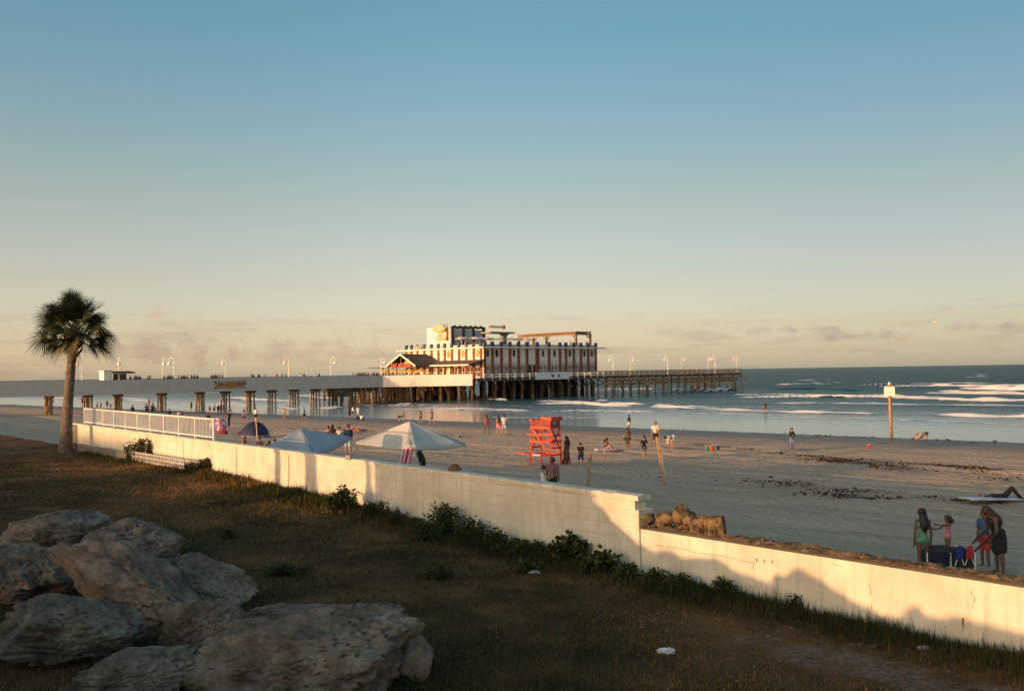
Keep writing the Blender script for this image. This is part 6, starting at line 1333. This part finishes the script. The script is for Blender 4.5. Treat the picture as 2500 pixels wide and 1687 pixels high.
        at_feet(px, y0, y1, 180+(px % 5)*15-30, lab, 'sit', **kw)
beach_people()
def pier_people():
    r = random.Random(11); cols = ['black', 'navy', 'maroon', 'grey', 'brown', 'black', 'plaid', 'black']
    G = [((305, 319, 328, 333, 338, 343), 'dark figure looking over the pier parapet in the huddle right of the ticket booth', 'people at the pier parapet right of the booth'),
         ((361, 366), 'one of two dark figures together on the pier left of the first tall lamp pair', 'pair on the pier left of the tall lamps'),
         ((400, 408, 412, 416, 421), 'dark figure in the cluster between the close pair of lamps on the pier', 'people between the close pair of lamps'),
         ((436, 443, 447, 451, 456), 'dark figure in the cluster just right of the close pair of lamps', 'people right of the close pair of lamps'),
         ((468, 474, 481), 'dark figure in the small huddle of three on the pier above the dense piles', 'huddle of three on the pier'),
         ((516, 523, 527, 531, 536, 542), 'dark figure on the pier left of the lamp above the brown banner', 'people left of the lamp above the banner'),
         ((614, 619), 'one of two dark figures on the pier just right of the brown banner', 'pair right of the brown banner'),
         ((862, 872, 875, 879, 883, 887, 892, 896, 899, 907, 910, 914, 918, 922, 926, 936, 942, 950, 958), 'small figure in the long row of people at the parapet under the first yellow umbrellas', 'row of people near the restaurant umbrellas')]
    S_ = [(632, 'black', 'lone figure in black on the pier, second to the right of the brown banner'), (647, 'grey', 'lone low figure in grey on the pier between the banner and the tall lamp'), (675.5, 'orange', 'figure in orange on the pier left of the lamp'), (688, 'maroon', 'figure in maroon leaning on the pier parapet left of the lamp'),
          (697, 'pink', 'figure in pink on the pier nearest the lamp'), (734, 'white', 'figure in white on the pier beside a companion in black'), (742, 'black', 'broad figure in black beside the one in white on the pier'), (770, 'sky', 'figure in pale top beside the blue one on the pier'), (779, 'royal', 'figure in bright blue on the pier left of the second lamp')]
    def put(px, lab, c, grp, yl=3.0, z=5.42):
        x = on_y(px, 905, yl).x; st = r.choice(['stand', 'walk']); ar = r.choice(['down', 'crossed', 'phone'])
        person(pworld(x, yl, z), r.uniform(0, 360), r.uniform(.94, 1.06), lab, st, arms=ar, fem=r.random() < .4, skin=r.choice(['tan', 'dark', 'light']), hair=(r.choice(['short', 'bob', 'cap']), r.choice(['black', 'brown'])), top=('tee', c), bottom=('trunks', r.choice(['black', 'navy'])), group=grp)
    for pxs, lab, grp in G:
        for px in pxs: put(px+r.uniform(-.8, .8), lab, r.choice(cols), grp, r.choice([2.8, 3.1, 3.6]))
    for px, c, lab in S_: put(px, lab, c, None)
    for px in (968, 975, 984, 992, 1000, 1008, 1016, 1024, 1034, 1043, 1056, 1070, 1085, 1110):
        xl = -14+ (px % 3); y = on_x(px, 908, xl).y
        person(pworld(xl, y, 5.3), r.uniform(0, 360), r.uniform(.92, 1.0), 'diner in dark clothes on the restaurant deck under the gable', r.choice(['stand', 'walk']), arms=r.choice(['down', 'crossed']), skin=r.choice(['tan', 'dark']), top=('tee', r.choice(cols)), bottom=('trunks', 'black'), group='diners on the restaurant deck')
    for px, lab in ((1393, 'dark figure on the roof left of the near pergola post'), (1409, 'dark figure on the roof right of the near pergola post'), (1431, 'dark figure on the roof near the right end of the pergola'), (1290, 'dark figure on the roof under the left part of the pergola')):
        x = on_y(px, 832, 2.0).x; person(pworld(x, 2.0, 13.45), r.uniform(0, 360), 1.0, lab, 'stand', top=('tee', r.choice(cols)), bottom=('trunks', 'black'))
pier_people()
# ------------------------------------------------------------------ lifeguard stand
def lifeguard():
    c = beach_hit(1345, 1140); D = c.y
    t = thing('lifeguard_stand', 'tall orange red wooden lifeguard stand numbered 339 on the sand', 'lifeguard stand', c, 0)
    m = mat('orange_paint', (.60, .050, .014), .6, .3, 5); ms = mat('number_board', (.20, .03, .02), .7, .2, 3)
    # local frame: a = along the land face (to the left and away), b = along the end face (to the right and away)
    A = Vector((-.80, .60, 0)); B = Vector((.62, .785, 0)); s = D/FPX
    def g(px, y): p = at_Y(px, y, D)-c; return p
    H = (1140-1021)*s                     # overall height
    LA, LB = 1.52, 1.10
    def P(a, b, z):   # tapers to the top
        k = 1-.14*z/H; return A*(LA*(.5+(a-.5)*k))+B*(LB*(.5+(b-.5)*k))+Vector((0, 0, z))
    for a, b in ((0, 0), (1, 0), (0, 1), (1, 1)): MB().beam(P(a, b, -.15), P(a, b, H*(.96 if b else .955)), .11, .11).build('leg', m, t)
    hz = lambda f: f*H
    def bar(p, q, w=.05, h=.10, mm=m, n='rail'): return MB().beam(p, q, w, h).build(n, mm, t)
    for z in (hz(.235), hz(.515), hz(.795)):
        bar(P(-.04, -.05, z), P(1.04, -.05, z), .05, .16 if z > hz(.7) else .13); bar(P(-.04, 1.05, z), P(1.04, 1.05, z)); bar(P(-.05, -.04, z), P(-.05, 1.04, z)); bar(P(1.05, -.04, z), P(1.05, 1.04, z))
    bar(P(-.2, -.06, hz(.655)), P(1.22, -.06, hz(.655)), .06, .10); bar(P(-.06, 0, hz(.64)), P(-.06, 1, hz(.64))); bar(P(-.06, 0, hz(.38)), P(-.06, 1, hz(.38))); bar(P(1.06, 0, hz(.38)), P(1.06, 1, hz(.38)))
    bar(P(.9, -.08, hz(.78)), P(.08, -.08, hz(.25)), .05, .11, m, 'diagonal_brace'); bar(P(.9, 1.08, hz(.78)), P(.08, 1.08, hz(.25)), .05, .11, m, 'diagonal_brace')
    bar(P(-.07, .1, hz(.78)), P(-.07, .95, hz(.25)), .05, .1, m, 'diagonal_brace'); bar(P(-.09, .95, hz(.78)), P(-.09, .1, hz(.45)), .05, .1, m, 'diagonal_brace'); bar(P(1.08, .1, hz(.25)), P(1.08, .95, hz(.78)), .05, .1, m, 'diagonal_brace')
    # seat deck, boards and back rest
    MB().prism([(0, 0), (1, 0), (1, 1), (0, 1)], P(0, 0, hz(.80)), P(1, 0, hz(.8))-P(0, 0, hz(.8)), P(0, 1, hz(.8))-P(0, 0, hz(.8)), .05).build('seat', m, t)
    MB().prism([(.06, .0), (.94, 0), (.94, 1), (.82, 1.06), (.18, 1.06), (.06, 1)], P(0, .08, hz(.815)), P(1, .08, hz(.815))-P(0, .08, hz(.815)), (0, 0, hz(.14)), .04).build('back_board', ms, t)
    nb = MB().prism([(.04, 0), (.98, 0), (.98, 1), (.04, 1)], P(-.03, 0, hz(.815)), P(-.03, 1, hz(.815))-P(-.03, 0, hz(.815)), (0, 0, hz(.125)), .04).build('number_board', ms, t)
    ex = (P(-.03, 1, hz(.8))-P(-.03, 0, hz(.8))).normalized(); n = ex.cross(Vector((0, 0, 1)))
    place_text('339', .30, P(-.03, .40, hz(.885))+n*.046, ex, (0, 0, 1), mat('number_white', (.62, .58, .5), .7), nb, 'number', .012, True)
    MB().beam(P(-.10, -.12, hz(.975)), P(-.10, 1.12, hz(.975)), .16, .24).build('arm_rest', m, t); MB().beam(P(-.12, -.1, hz(.975)), P(.42, -.1, hz(1.0)), .06, .16).build('arm_rest', m, t)
    bar(P(1.05, -.1, hz(.95)), P(1.05, 1.1, hz(.95)), .1, .1)
    # foot board, ramp and pale lettered strip
    MB().prism([(.08, .05), (.92, .05), (.92, .95), (.08, .95)], P(0, 0, hz(.225)), P(1, 0, hz(.225))-P(0, 0, hz(.225)), P(0, 1, hz(.225))-P(0, 0, hz(.225)), .04).build('foot_board', m, t)
    bar(P(1.0, -.1, hz(.24)), P(1.55, -.3, hz(.285)), .34, .07, m, 'ramp_board')
    MB().beam(P(.42, -.12, hz(.235)), P(.86, -.12, hz(.235)), .012, .085).build('pale_strip', mat('pale_strip', (.72, .55, .45), .7, .35, 30), t)
    MB().prism([(.05, 0), (.5, .0), (.5, 1), (.05, 1)], P(1.0, .2, hz(.54)), P(1.0, 1, hz(.54))-P(1.0, .2, hz(.54)), (0, 0, hz(.24)), .05).build('rescue_board', mat('board_white', (.75, .70, .6), .5), t)
lifeguard()
def obj_at(name, px, py, m, label, cat, shape, group=None, dz=0, rz=0):
    p = beach_hit(px, py); mb = MB(); shape(mb, p.y/FPX); o = mb.build(name, m, None, True); o.location = p+Vector((0, 0, dz)); o.rotation_euler.z = rz; return tag(o, label, cat, group)
def things():
    # bag by the stand
    obj_at('beach_bag', 1380, 1137, mat('bag_red', (.25, .035, .03), .8, .3, 8), 'dark red bag leaning on the right leg of the lifeguard stand', 'bag', lambda mb, s: mb.lathe([(.15, 0), (.22, .05), (.23, .3), (.15, .42), (.05, .46)], (0, 0, 0), 10))
    # stakes
    def stake(name, label, bot, top, w, m, hidden=True):
        p = beach_hit(*bot); q = at_Y(top[0], top[1], p.y); t = thing(name, label, 'post', p); d = q-p
        MB().beam((0, 0, -.3), d, w, w*.45).build('plank', m, t)
        return t, d, p
    mw = mat('weathered_stake', (.42, .22, .09), .85, .3, 5)
    t, d, p = stake('wooden_post', 'upright weathered wooden post with white edge marks left of the leaning one', (1432, 1195), (1439, 1107), .19, mw)
    MB().beam(Vector((.095, -.02, .1)), d+Vector((.095, -.02, -.02)), .022, .07).build('marked_edge', mat('edge_marks', (.7, .68, .6), .8, 0, 14, col2=(.15, .12, .1)), t)
    t, d, p = stake('wooden_post', 'leaning weathered wooden post right of the running girl', (1624, 1186), (1602, 1066), .17, mat('lean_stake', (.48, .24, .10), .85, .3, 4))
    MB().beam(Vector((.075, -.03, .1)), d+Vector((.075, -.03, -.02)), .03, .06).build('marked_edge', mat('edge_marks', (.7, .68, .6), .8, 0, 14), t)
    t, d, p = stake('wooden_post', 'pale leaning stake in front of the dark dome tent', (629, 1078), (624.5, 1019), .14, mat('pale_stake', (.62, .42, .26), .8, .2, 4))
    # warning sign in the wet sand
    p = beach_hit(2176, 1069); top = at_Y(2171, 938, p.y); t = thing('warning_sign', 'white beach notice board on a round timber post at the waterline', 'sign', p); d = top-p
    MB().tube([(0, 0, -.5), d*.5, d], [.15, .145, .13], 10).build('post', mat('sign_timber', (.33, .20, .085), .85, .3, 3, .5, 10), t, True)
    MB().lathe([(.15, 0), (.10, .10), (.02, .26)], (d.x, d.y, d.z-.02), 8).build('post_cap', M_paint, t)
    sc = p.y/FPX; fx = Vector((.93, -.36, 0)).normalized(); cz = d*(1-17/131); n = fx.cross(Vector((0, 0, 1)))
    b = MB().prism([(-12*sc, -11*sc), (12*sc, -11*sc), (12*sc, 10.5*sc), (-12*sc, 10.5*sc)], cz+n*.17, fx, (0, 0, 1), .05).build('sign_board', M_paint, t)
    for y, wd, m_ in ((7, 8.5, mat('faint_print', (.55, .42, .36), .8)), (4, 8, mat('faint_print', (.5, .4, .3))), (1, 7.5, mat('faint_print', (.5, .4, .3))), (-4.5, 6, mat('print_red', (.40, .10, .06), .8))):
        MB().prism([(-wd*sc, 0), (wd*sc, 0), (wd*sc, .9*sc), (-wd*sc, .9*sc)], cz+n*.222+Vector((0, 0, y*sc)), fx, (0, 0, 1), .006).build('print_line', m_, b)
    # canopies
    def canopy(label, C, peak, m, tips, eave):
        # C: four corner points in world; cloth sags a little between ridge and eaves
        t = thing('canopy_tent', label, 'canopy', (peak.x, peak.y, float(beach_z(peak.x, peak.y)))); O = Vector(t.location); mb = MB(); N = 8
        for i in range(4):
            a, b = C[i]-O, C[(i+1) % 4]-O; pk = peak-O; rows = []
            for u in range(N+1):
                f = u/N; row = []
                for v in range(N+1):
                    gq = v/N; e = a.lerp(b, gq); q = pk.lerp(e, f); q.z += .015*math.sin(math.pi*f)-.10*f*f*math.sin(math.pi*gq)*.8-.05*math.sin(math.pi*f)*math.sin(math.pi*gq)+.012*math.sin(9*gq+5*f)*f; row.append(q)
                rows.append(row)
            vs = [q for rw in rows for q in rw]; fs = [(u*(N+1)+v, u*(N+1)+v+1, (u+1)*(N+1)+v+1, (u+1)*(N+1)+v) for u in range(N) for v in range(N)]; mb.add(vs, fs)
            lo = [q-Vector((0, 0, eave)) for q in rows[-1]]; mb.add(rows[-1]+lo, [(v, v+1, N+2+v, N+1+v) for v in range(N)])
        o = mb.build('cloth', m, t, True); so_ = o.modifiers.new('th', 'SOLIDIFY'); so_.thickness = .012
        for c in C:
            q = c-O; MB().tube([(q.x, q.y, float(beach_z(c.x, c.y))-O.z-.1), (q.x, q.y, q.z-.02)], .02, 6).build('leg', mat('canopy_leg', (.5, .48, .45), .5), t)
        return t
    wz = lambda x, y, Y: at_Y(x, y, Y)
    r_, f_, l_ = wz(857, 1066, 39.5), wz(769, 1108, 36.4), wz(640, 1094, 36.6); pk = wz(733, 1047, 38.0)
    canopy('blue grey pop up canopy just behind the wall, left of the white one', [f_, r_, r_+l_-f_+Vector((0, 0, .15)), l_], pk, mat('canopy_blue', (.41, .43, .46), .85, .08, 1.2, .2, 3), None, .12)
    l_, r_, f_ = wz(869, 1079, 43), wz(1137, 1083, 41), wz(1003, 1093, 39); pk = wz(1000, 1028, 42)
    canopy('cream white pop up canopy with pointed peak in the middle of the beach', [f_, r_, r_+l_-f_, l_], pk, mat('canopy_cream', (.56, .53, .47), .85, .08, 1.2, .2, 3), None, .10)
    # striped towel hanging from the front corner
    p = f_+Vector((-.14, -.05, 0)); t = thing('beach_towel', 'pink and white striped towel hanging at the front corner of the white canopy', 'towel', (p.x, p.y, p.z-1.3))
    for i, c in enumerate(((.72, .66, .64), (.62, .05, .14), (.72, .66, .64), (.62, .05, .14), (.62, .05, .14), (.72, .66, .64), (.62, .05, .14))):
        w = .062; x0 = -.2+i*w; mb = MB(); vs = []
        for k in range(7): z = 1.28-k*.2; sl = -.045*k; yy = -.02*math.sin(k*1.1+i*.5); vs += [(x0+sl, yy, z), (x0+w+sl, yy, z), (x0+w+sl, yy+.02, z), (x0+sl, yy+.02, z)]
        mb.add(vs, [(4*k+a, 4*k+(a+1) % 4, 4*k+4+(a+1) % 4, 4*k+4+a) for k in range(6) for a in range(4)]+[(3, 2, 1, 0), (24, 25, 26, 27)]); mb.build('stripe', mat('towel_pink' if c[0] < .7 else 'towel_white', c, .9), t)
    # dome tent
    p = beach_hit(622, 1066); s = p.y/FPX; t = thing('dome_tent', 'small navy dome beach tent left of the blue canopy', 'tent', p); W_, H_ = 34*s, 36*s
    mb = MB(); prof = [(math.cos(a), math.sin(a)) for a in np.linspace(0, math.pi/2, 9)]; mb.lathe([(max(.01, W_*c), H_*sn*(.9+.1*sn)) for c, sn in prof], (0, 0, .02), 18); mb.build('shell', mat('tent_navy', (.018, .022, .07), .7, .3, 3), t, True)
    MB().lathe([(W_*1.04, 0), (W_*1.02, .16), (W_*.97, .20)], (0, 0, 0), 18).build('skirt', mat('tent_grey', (.22, .22, .23), .8, .2), t)
    for a in (.4, 1.2, 2.0): MB().tube([(W_*1.01*math.cos(u)*math.cos(a), W_*1.01*math.cos(u)*math.sin(a), H_*1.01*math.sin(u)*(.9+.1*math.sin(u))+.02) for u in np.linspace(0, math.pi, 14)], .015, 5).build('tent_pole', mat('pole_dark', (.03, .03, .04), .5), t)
    # pink beach umbrella resting on its edge
    p = beach_hit(534, 1050); s = p.y/FPX; t = thing('beach_umbrella', 'pink and white panelled beach umbrella tilted on the sand at the railing end', 'umbrella', p+Vector((0, 0, .62)), 0); t.rotation_euler = (R(58), R(18), R(12)); rr = 20*s
    for k in range(8):
        a0, a1 = k*math.pi/4, (k+1)*math.pi/4; mb = MB(); pts = []
        for f in np.linspace(0, 1, 5):
            for u in np.linspace(a0, a1, 4): pts.append((rr*f*math.cos(u), rr*f*math.sin(u), .5*(1-f*f)))
        mb.add(pts, [(i*4+j_, i*4+j_+1, (i+1)*4+j_+1, (i+1)*4+j_) for i in range(4) for j_ in range(3)]); o = mb.build('panel', mat('umb_pink', (.72, .17, .32), .8) if k % 2 else mat('umb_white', (.68, .60, .62), .8), t, True); sm_ = o.modifiers.new('th', 'SOLIDIFY'); sm_.thickness = .01
    MB().tube([(0, 0, -1.2), (0, 0, .55)], .02, 6).build('pole', M_lamp, t)
    sack = lambda a, b, c: (lambda mb, s: mb.ell((0, 0, c*s*.42), (a*s, b*s, c*s*.55), 12, 8))
    obj_at('beach_bag', 543, 1060, mat('bag_maroon', (.28, .03, .04), .8, .4, 9), 'dark red bag in front of the pink umbrella', 'bag', sack(14, 8, 11))
    obj_at('beach_ball', 584, 1059, mat('hot_pink', (.70, .10, .22), .5), 'small hot pink ball left of the dome tent', 'ball', sack(4, 4, 8))
    obj_at('beach_toy', 1175, 1076, mat('toy_cyan', (.05, .38, .50), .6, .3, 9), 'small bright blue toy pile on the sand below the red bikini woman', 'toy', lambda mb, s: (mb.lathe([(.16, 0), (.13, .12), (.06, .2), (.02, .26)], (0, 0, 0), 10), mb.ell((.16, .05, .08), (.1, .09, .09)))
    )
    def bucket(px, py, c, lab, k=1.0, nm='sand_bucket'):
        p = beach_hit(px, py); t = thing(nm, lab, 'bucket', p, 0, 'toy buckets on the beach'); r0 = .15*k
        MB().lathe([(r0*.75, 0), (r0, .30*k), (r0*1.08, .31*k), (r0*1.08, .33*k), (r0*.9, .30*k)], (0, 0, 0), 14).build('pail', mat('bucket_'+lab.split()[0], c, .5), t, True)
        MB().tube([(r0*math.cos(a), 0, .3*k+r0*.9*math.sin(a)) for a in np.linspace(0, math.pi, 9)], .012, 5).build('handle', M_lamp, t)
    bucket(1727, 1100, (.06, .36, .10), 'green bucket at the left of the row of three buckets', 1.0); bucket(1739, 1101, (.62, .12, .04), 'orange bucket in the middle of the row of three buckets', 1.15); bucket(1753, 1098, (.05, .10, .36), 'blue bucket at the right of the row of three buckets', 1.0); bucket(2122, 1095, (.62, .06, .05), 'red bucket alone on the sand left of the notice board post', .9)
    p = beach_hit(1525, 1101); s = p.y/FPX; t = thing('sand_bucket', 'green bucket held by the bare chested child', 'bucket', p+Vector((0, -.1, 26*s)), 0, 'toy buckets on the beach'); MB().lathe([(.11, 0), (.15, .26), (.16, .27), (.13, .27)], (0, 0, 0), 12).build('pail', mat('bucket_leaf', (.03, .20, .05), .5), t, True); MB().tube([(.15*math.cos(a), 0, .26+.12*math.sin(a)) for a in np.linspace(0, math.pi, 9)], .012, 5).build('handle', M_lamp, t)
    # towels and bags by the sitting woman
    def towel(px, py, w, d, c, lab, rz=0, th=.03):
        p = beach_hit(px, py); n = 10; X, Y = np.meshgrid(np.linspace(-w/2, w/2, n), np.linspace(-d/2, d/2, n), indexing='ij'); ca, sa = math.cos(rz), math.sin(rz); XX = p.x+X*ca-Y*sa; YY = p.y+X*sa+Y*ca
        Z = beach_z(XX, YY)+.12+.05*fbm(X*4, Y*4, 8); o = grid_mesh('beach_towel', XX, YY, Z, mat('towel_'+lab.split()[0]+str(px), c, .95, .12, 3)); so_ = o.modifiers.new('th', 'SOLIDIFY'); so_.thickness = .03; so_.offset = -1; tag(o, lab, 'towel')
    towel(1487, 1101, 1.5, 1.9, (.58, .50, .52), 'pale towel spread under the sitting woman', .5); towel(1482, 1104, .5, .5, (.6, .12, .2), 'pink cloth on the towel of the sitting woman', .2)
    towel(2420, 1224, 2.3, 1.1, (.62, .64, .70), 'white towel spread under the person with raised knees', .1)
    obj_at('beach_bag', 1457, 1101, mat('bag_white', (.55, .5, .46), .8, .3, 8), 'white bag on the sand left of the sitting woman', 'bag', sack(6, 5, 7)); obj_at('beach_bag', 1510, 1102, mat('bag_brown', (.18, .09, .05), .8, .3, 8), 'brown bag on the sand right of the sitting woman', 'bag', sack(7, 5, 6))
    obj_at('beach_ball', 1476, 1119, mat('ball_tan', (.32, .17, .07), .7, .2, 9), 'small tan ball on the sunlit sand', 'ball', sack(3.5, 3.5, 6)); obj_at('beach_bag', 2391, 1215, mat('bag_rust', (.45, .12, .07), .8, .4, 12), 'rust and white pouch at the feet of the person on the towel', 'bag', sack(6, 4, 12)); obj_at('beach_bag', 2438, 1226, mat('bag_black', (.02, .02, .02), .8, .4, 12), 'black bag with an amber patch in front of the white towel', 'bag', sack(16, 6, 10))
    # bag on the coping of the wall
    p = at_plane(1110, 1151, P1+WN*.13, WN); o = MB().ell((0, 0, .045), (.15, .09, .055), 12, 8).ell((.0, 0, .10), (.09, .07, .06), 10, 7).build('bag', mat('bag_olive', (.10, .10, .04), .9, 0, 6, .3, 10, col2=(.28, .09, .04)), None, True); o.location = (p.x, p.y, ZL((p-P1).dot(WD))); tag(o, 'olive and rust coloured bag left on top of the wall', 'bag')
    # wagon with folding chairs
    a = at_Y(2256, 1335, 23.4); b = at_Y(2366, 1345, 23.4); c = (a+b)/2; z = float(beach_z(c.x, c.y)); t = thing('beach_wagon', 'black fabric beach wagon packed with blue and red folded chairs', 'wagon', (c.x, c.y, z), -.12); L = (b.x-a.x)/2; hz = a.z-z
    mk = mat('wagon_black', (.018, .017, .02), .8, .3, 6)
    mb = MB(); mb.prism([(-L, .28), (L, .28), (L*1.04, hz*.82), (-L*1.04, hz*.82)], (0, .32, 0), (1, 0, 0), (0, 0, 1), .64); mb.build('tub', mk, t)
    for x in (-L*.75, L*.75):
        for y in (-.34, .34): w = MB().tube([(x, y-.03, .14), (x, y+.03, .14)], .14, 16).build('wheel', mk, t); MB().tube([(x, y-.035, .14), (x, y+.035, .14)], .05, 10).build('hub', M_lamp, w)
    for x in (-L*1.02, -.02, L*.98): MB().beam((x, -.34, .15), (x, -.34, hz*.88), .025).build('frame_tube', M_lamp, t)
    MB().ell((-.15, 0, hz*.86), (.42, .26, .14), 12, 7).build('bundle', mat('bundle_dark', (.035, .03, .035), .9, .4, 8), t); MB().ell((.28, .02, hz*.84), (.3, .22, .10), 12, 7).build('bundle', mat('bundle_dark', (.035, .03, .035)), t)
    MB().prism([(-.45, .32), (-.05, .30), (-.02, .62), (-.4, .66)], (0, -.335, 0), (1, 0, 0), (0, 0, 1), .02).build('blue_panel', mat('panel_blue', (.010, .012, .035), .8), t)
    MB().tube([(L*.9, 0, hz*.9), (L*1.25, 0, hz*1.25), (L*1.75, 0, hz*1.6), (L*2.0, 0, hz*1.68)], .022, 7).build('handle', mk, t, True); MB().tube([(L*1.3, .2, hz*.8), (L*1.8, .2, hz*1.15), (L*2.2, .2, hz*1.42)], .022, 7).build('handle', mk, t, True)
    for x, cc, lab in ((.1, 'blue', 'folded blue chair standing in the wagon'), (.30, 'red', 'folded red chair standing in the wagon')):
        q = Vector((c.x+x*1.2, c.y-.40, z+.30)); k = thing('folding_chair', lab, 'chair', q+Vector((0, 0, .12)), .2); k.scale = (.72,)*3; mc = cm('royal' if cc == 'blue' else 'red')
        MB().prism([(-.15, .1), (.14, .14), (.10, .55), (-.10, .52)], (0, -.02, 0), (1, 0, 0), (0, 0, 1), .03).build('seat_cloth', mc, k); MB().beam((-.17, 0, -.1), (.12, 0, .58), .02).build('frame', M_lamp, k); MB().beam((.17, 0, -.1), (-.1, 0, .58), .02).build('frame', M_lamp, k)
    obj_at('cooler_bag', 2362, 1384, mat('cooler_blue', (.07, .13, .30), .8, .3, 8), 'blue bag low beside the wagon', 'bag', sack(11, 8, 12))
things()
# ------------------------------------------------------------------ seaweed lines, shells (uncountable)
def wrack():
    r = np.random.default_rng(12); V = []; T = []
    lines = [([(1880,1108),(2010,1118),(2140,1128),(2330,1140),(2450,1150)], 2600, .55, .10), ([(1990,1120),(2090,1133)], 1200, .9, .1), ([(2130,1130),(2210,1150)], 900, .9, .1), ([(1560,1078),(1700,1085),(1800,1097),(1900,1104)], 1600, .35, .08), ([(560,1034),(700,1034),(850,1035),(930,1043)], 900, .6, .1), ([(1180,1056),(1300,1068),(1420,1070),(1600,1078)], 1300, .4, .08), ([(700,1046),(830,1050),(900,1052)], 500, .8, .1), ([(1000,1050),(1100,1064),(1150,1070)], 400, .6, .1),
             ([(1860,1172),(1960,1190),(2060,1200),(2110,1206)], 1500, .9, .09), ([(1980,1205),(2050,1212),(2120,1220)], 900, .7, .09), ([(2260,1214),(2330,1224),(2400,1232)], 700, .5, .09), ([(2155,1213),(2200,1222)], 500, .4, .09), ([(1455,1100),(1460,1102)], 100, .3, .07), ([(1640,1096),(1690,1098)], 300, .25, .08), ([(2330,1140),(2456,1175)], 500, .8, .1), ([(1570,1155),(1720,1178),(1860,1185)], 350, 1.4, .08)]
    for pts, n, sd, sz in lines:
        q = [beach_hit(x, y) for x, y in pts]; n = int(n*.8)
        f = r.random(n)*(len(q)-1); i = np.minimum(f.astype(int), len(q)-2); g = f-i
        P_ = np.array([[*q[k].lerp(q[k+1], u)] for k, u in zip(i, g)]); clump = fbm(f*5+sd*40, f*0+7, 13); keep = clump+.12*r.normal(size=n) > .47; P_ = P_[keep]; m = len(P_)
        P_[:, :2] += r.normal(0, 1, (m, 2))*sd*np.array([1.0, .55]); P_[:, 2] = beach_z(P_[:, 0], P_[:, 1])+.05+np.abs(r.normal(0, .03, m))
        a = r.uniform(0, 6.28, m); s = .55*sz*r.gamma(3, .4, m); d = np.stack([np.cos(a)*s, np.sin(a)*s, r.normal(0, .2, m)*s], 1); e = np.stack([-np.sin(a)*s*.45, np.cos(a)*s*.45, r.normal(0, .2, m)*s], 1)
        V.append(np.stack([P_-d, P_+e, P_+d, P_-e], 1)); T.append(np.clip(r.normal(.4, .25, m), 0, 1))
    o = tri_mesh('seaweed', np.concatenate(V), tone_mat('seaweed_brown', [(.025, .014, .007), (.06, .032, .012), (.13, .075, .03)], .9), np.concatenate(T), 4, 'stuff'); tag(o, 'dry brown seaweed scattered in lines along the beach', 'seaweed')
    mb = MB(); rr = random.Random(8)
    for k in range(150):
        f = rr.random(); x = 1560+f*900; y = 1043+f*38+rr.uniform(-2, 5); p = beach_hit(x, y); s = rr.uniform(.03, .09)*(1.8 if rr.random() < .12 else 1); mb.ell((p.x, p.y, p.z+s*.25), (s*1.3, s, s*.6), 6, 4)
    o = mb.build('shell_stones', mat('shell_dark', (.05, .04, .03), .8), None, True); tag(o, 'small dark stones and shells strewn along the waterline', 'stones', None, 'stuff')
wrack()
# ------------------------------------------------------------------ gulls
def gulls():
    def gull(px, py, Y, span, roll, yaw, lab, flap=.35):
        p = at_Y(px, py, Y); t = thing('seagull', lab, 'seagull', p, R(yaw)); t.rotation_euler = (0, R(roll), R(yaw)); k = span
        MB().tube([(0, -.34*k, .0), (0, -.27*k, .015*k), (0, -.1*k, .01*k), (0, .14*k, 0), (0, .34*k, .01*k)], [.015*k, .045*k, .075*k, .06*k, .012*k], 10).build('body', mat('gull_white', (.75, .72, .68), .7), t, True)
        for s in (-1, 1):
            mb = MB(); st = [(.04, -.02, .17, 0), (.25, -.07, .15, flap*.5), (.42, -.02, .11, flap*.62), (.62, .10, .02, flap*.45)]; vs = []
            for x, y, ch, z in st: vs += [(s*x*k, (y-ch/2)*k, z*.5*k), (s*x*k, (y+ch/2)*k, z*.5*k), (s*x*k, (y+ch/2)*k, z*.5*k+.008*k), (s*x*k, (y-ch/2)*k, z*.5*k+.012*k)]
            mb.add(vs, [(4*i+a, 4*i+(a+1) % 4, 4*i+4+(a+1) % 4, 4*i+4+a) for i in range(3) for a in range(4)]+[(3, 2, 1, 0), (12, 13, 14, 15)]); mb.build('wing', mat('gull_grey', (.22, .21, .21), .7), t)
    gull(2283, 785, 110, .62, 10, 60, 'seagull gliding high at the right of the sky', .3); gull(1175, 786, 200, 1.15, 0, 5, 'seagull with arched wings above the restaurant roof', .7); gull(1285, 803, 260, .5, 10, 30, 'tiny seagull between the tower and the pergola', .4); gull(1557, 879, 270, .8, 50, 40, 'seagull banking low beside the outer pier lamps', .5); gull(1676, 817, 300, .8, 15, 80, 'tiny seagull above the outer pier in the open sky', .3)
gulls()
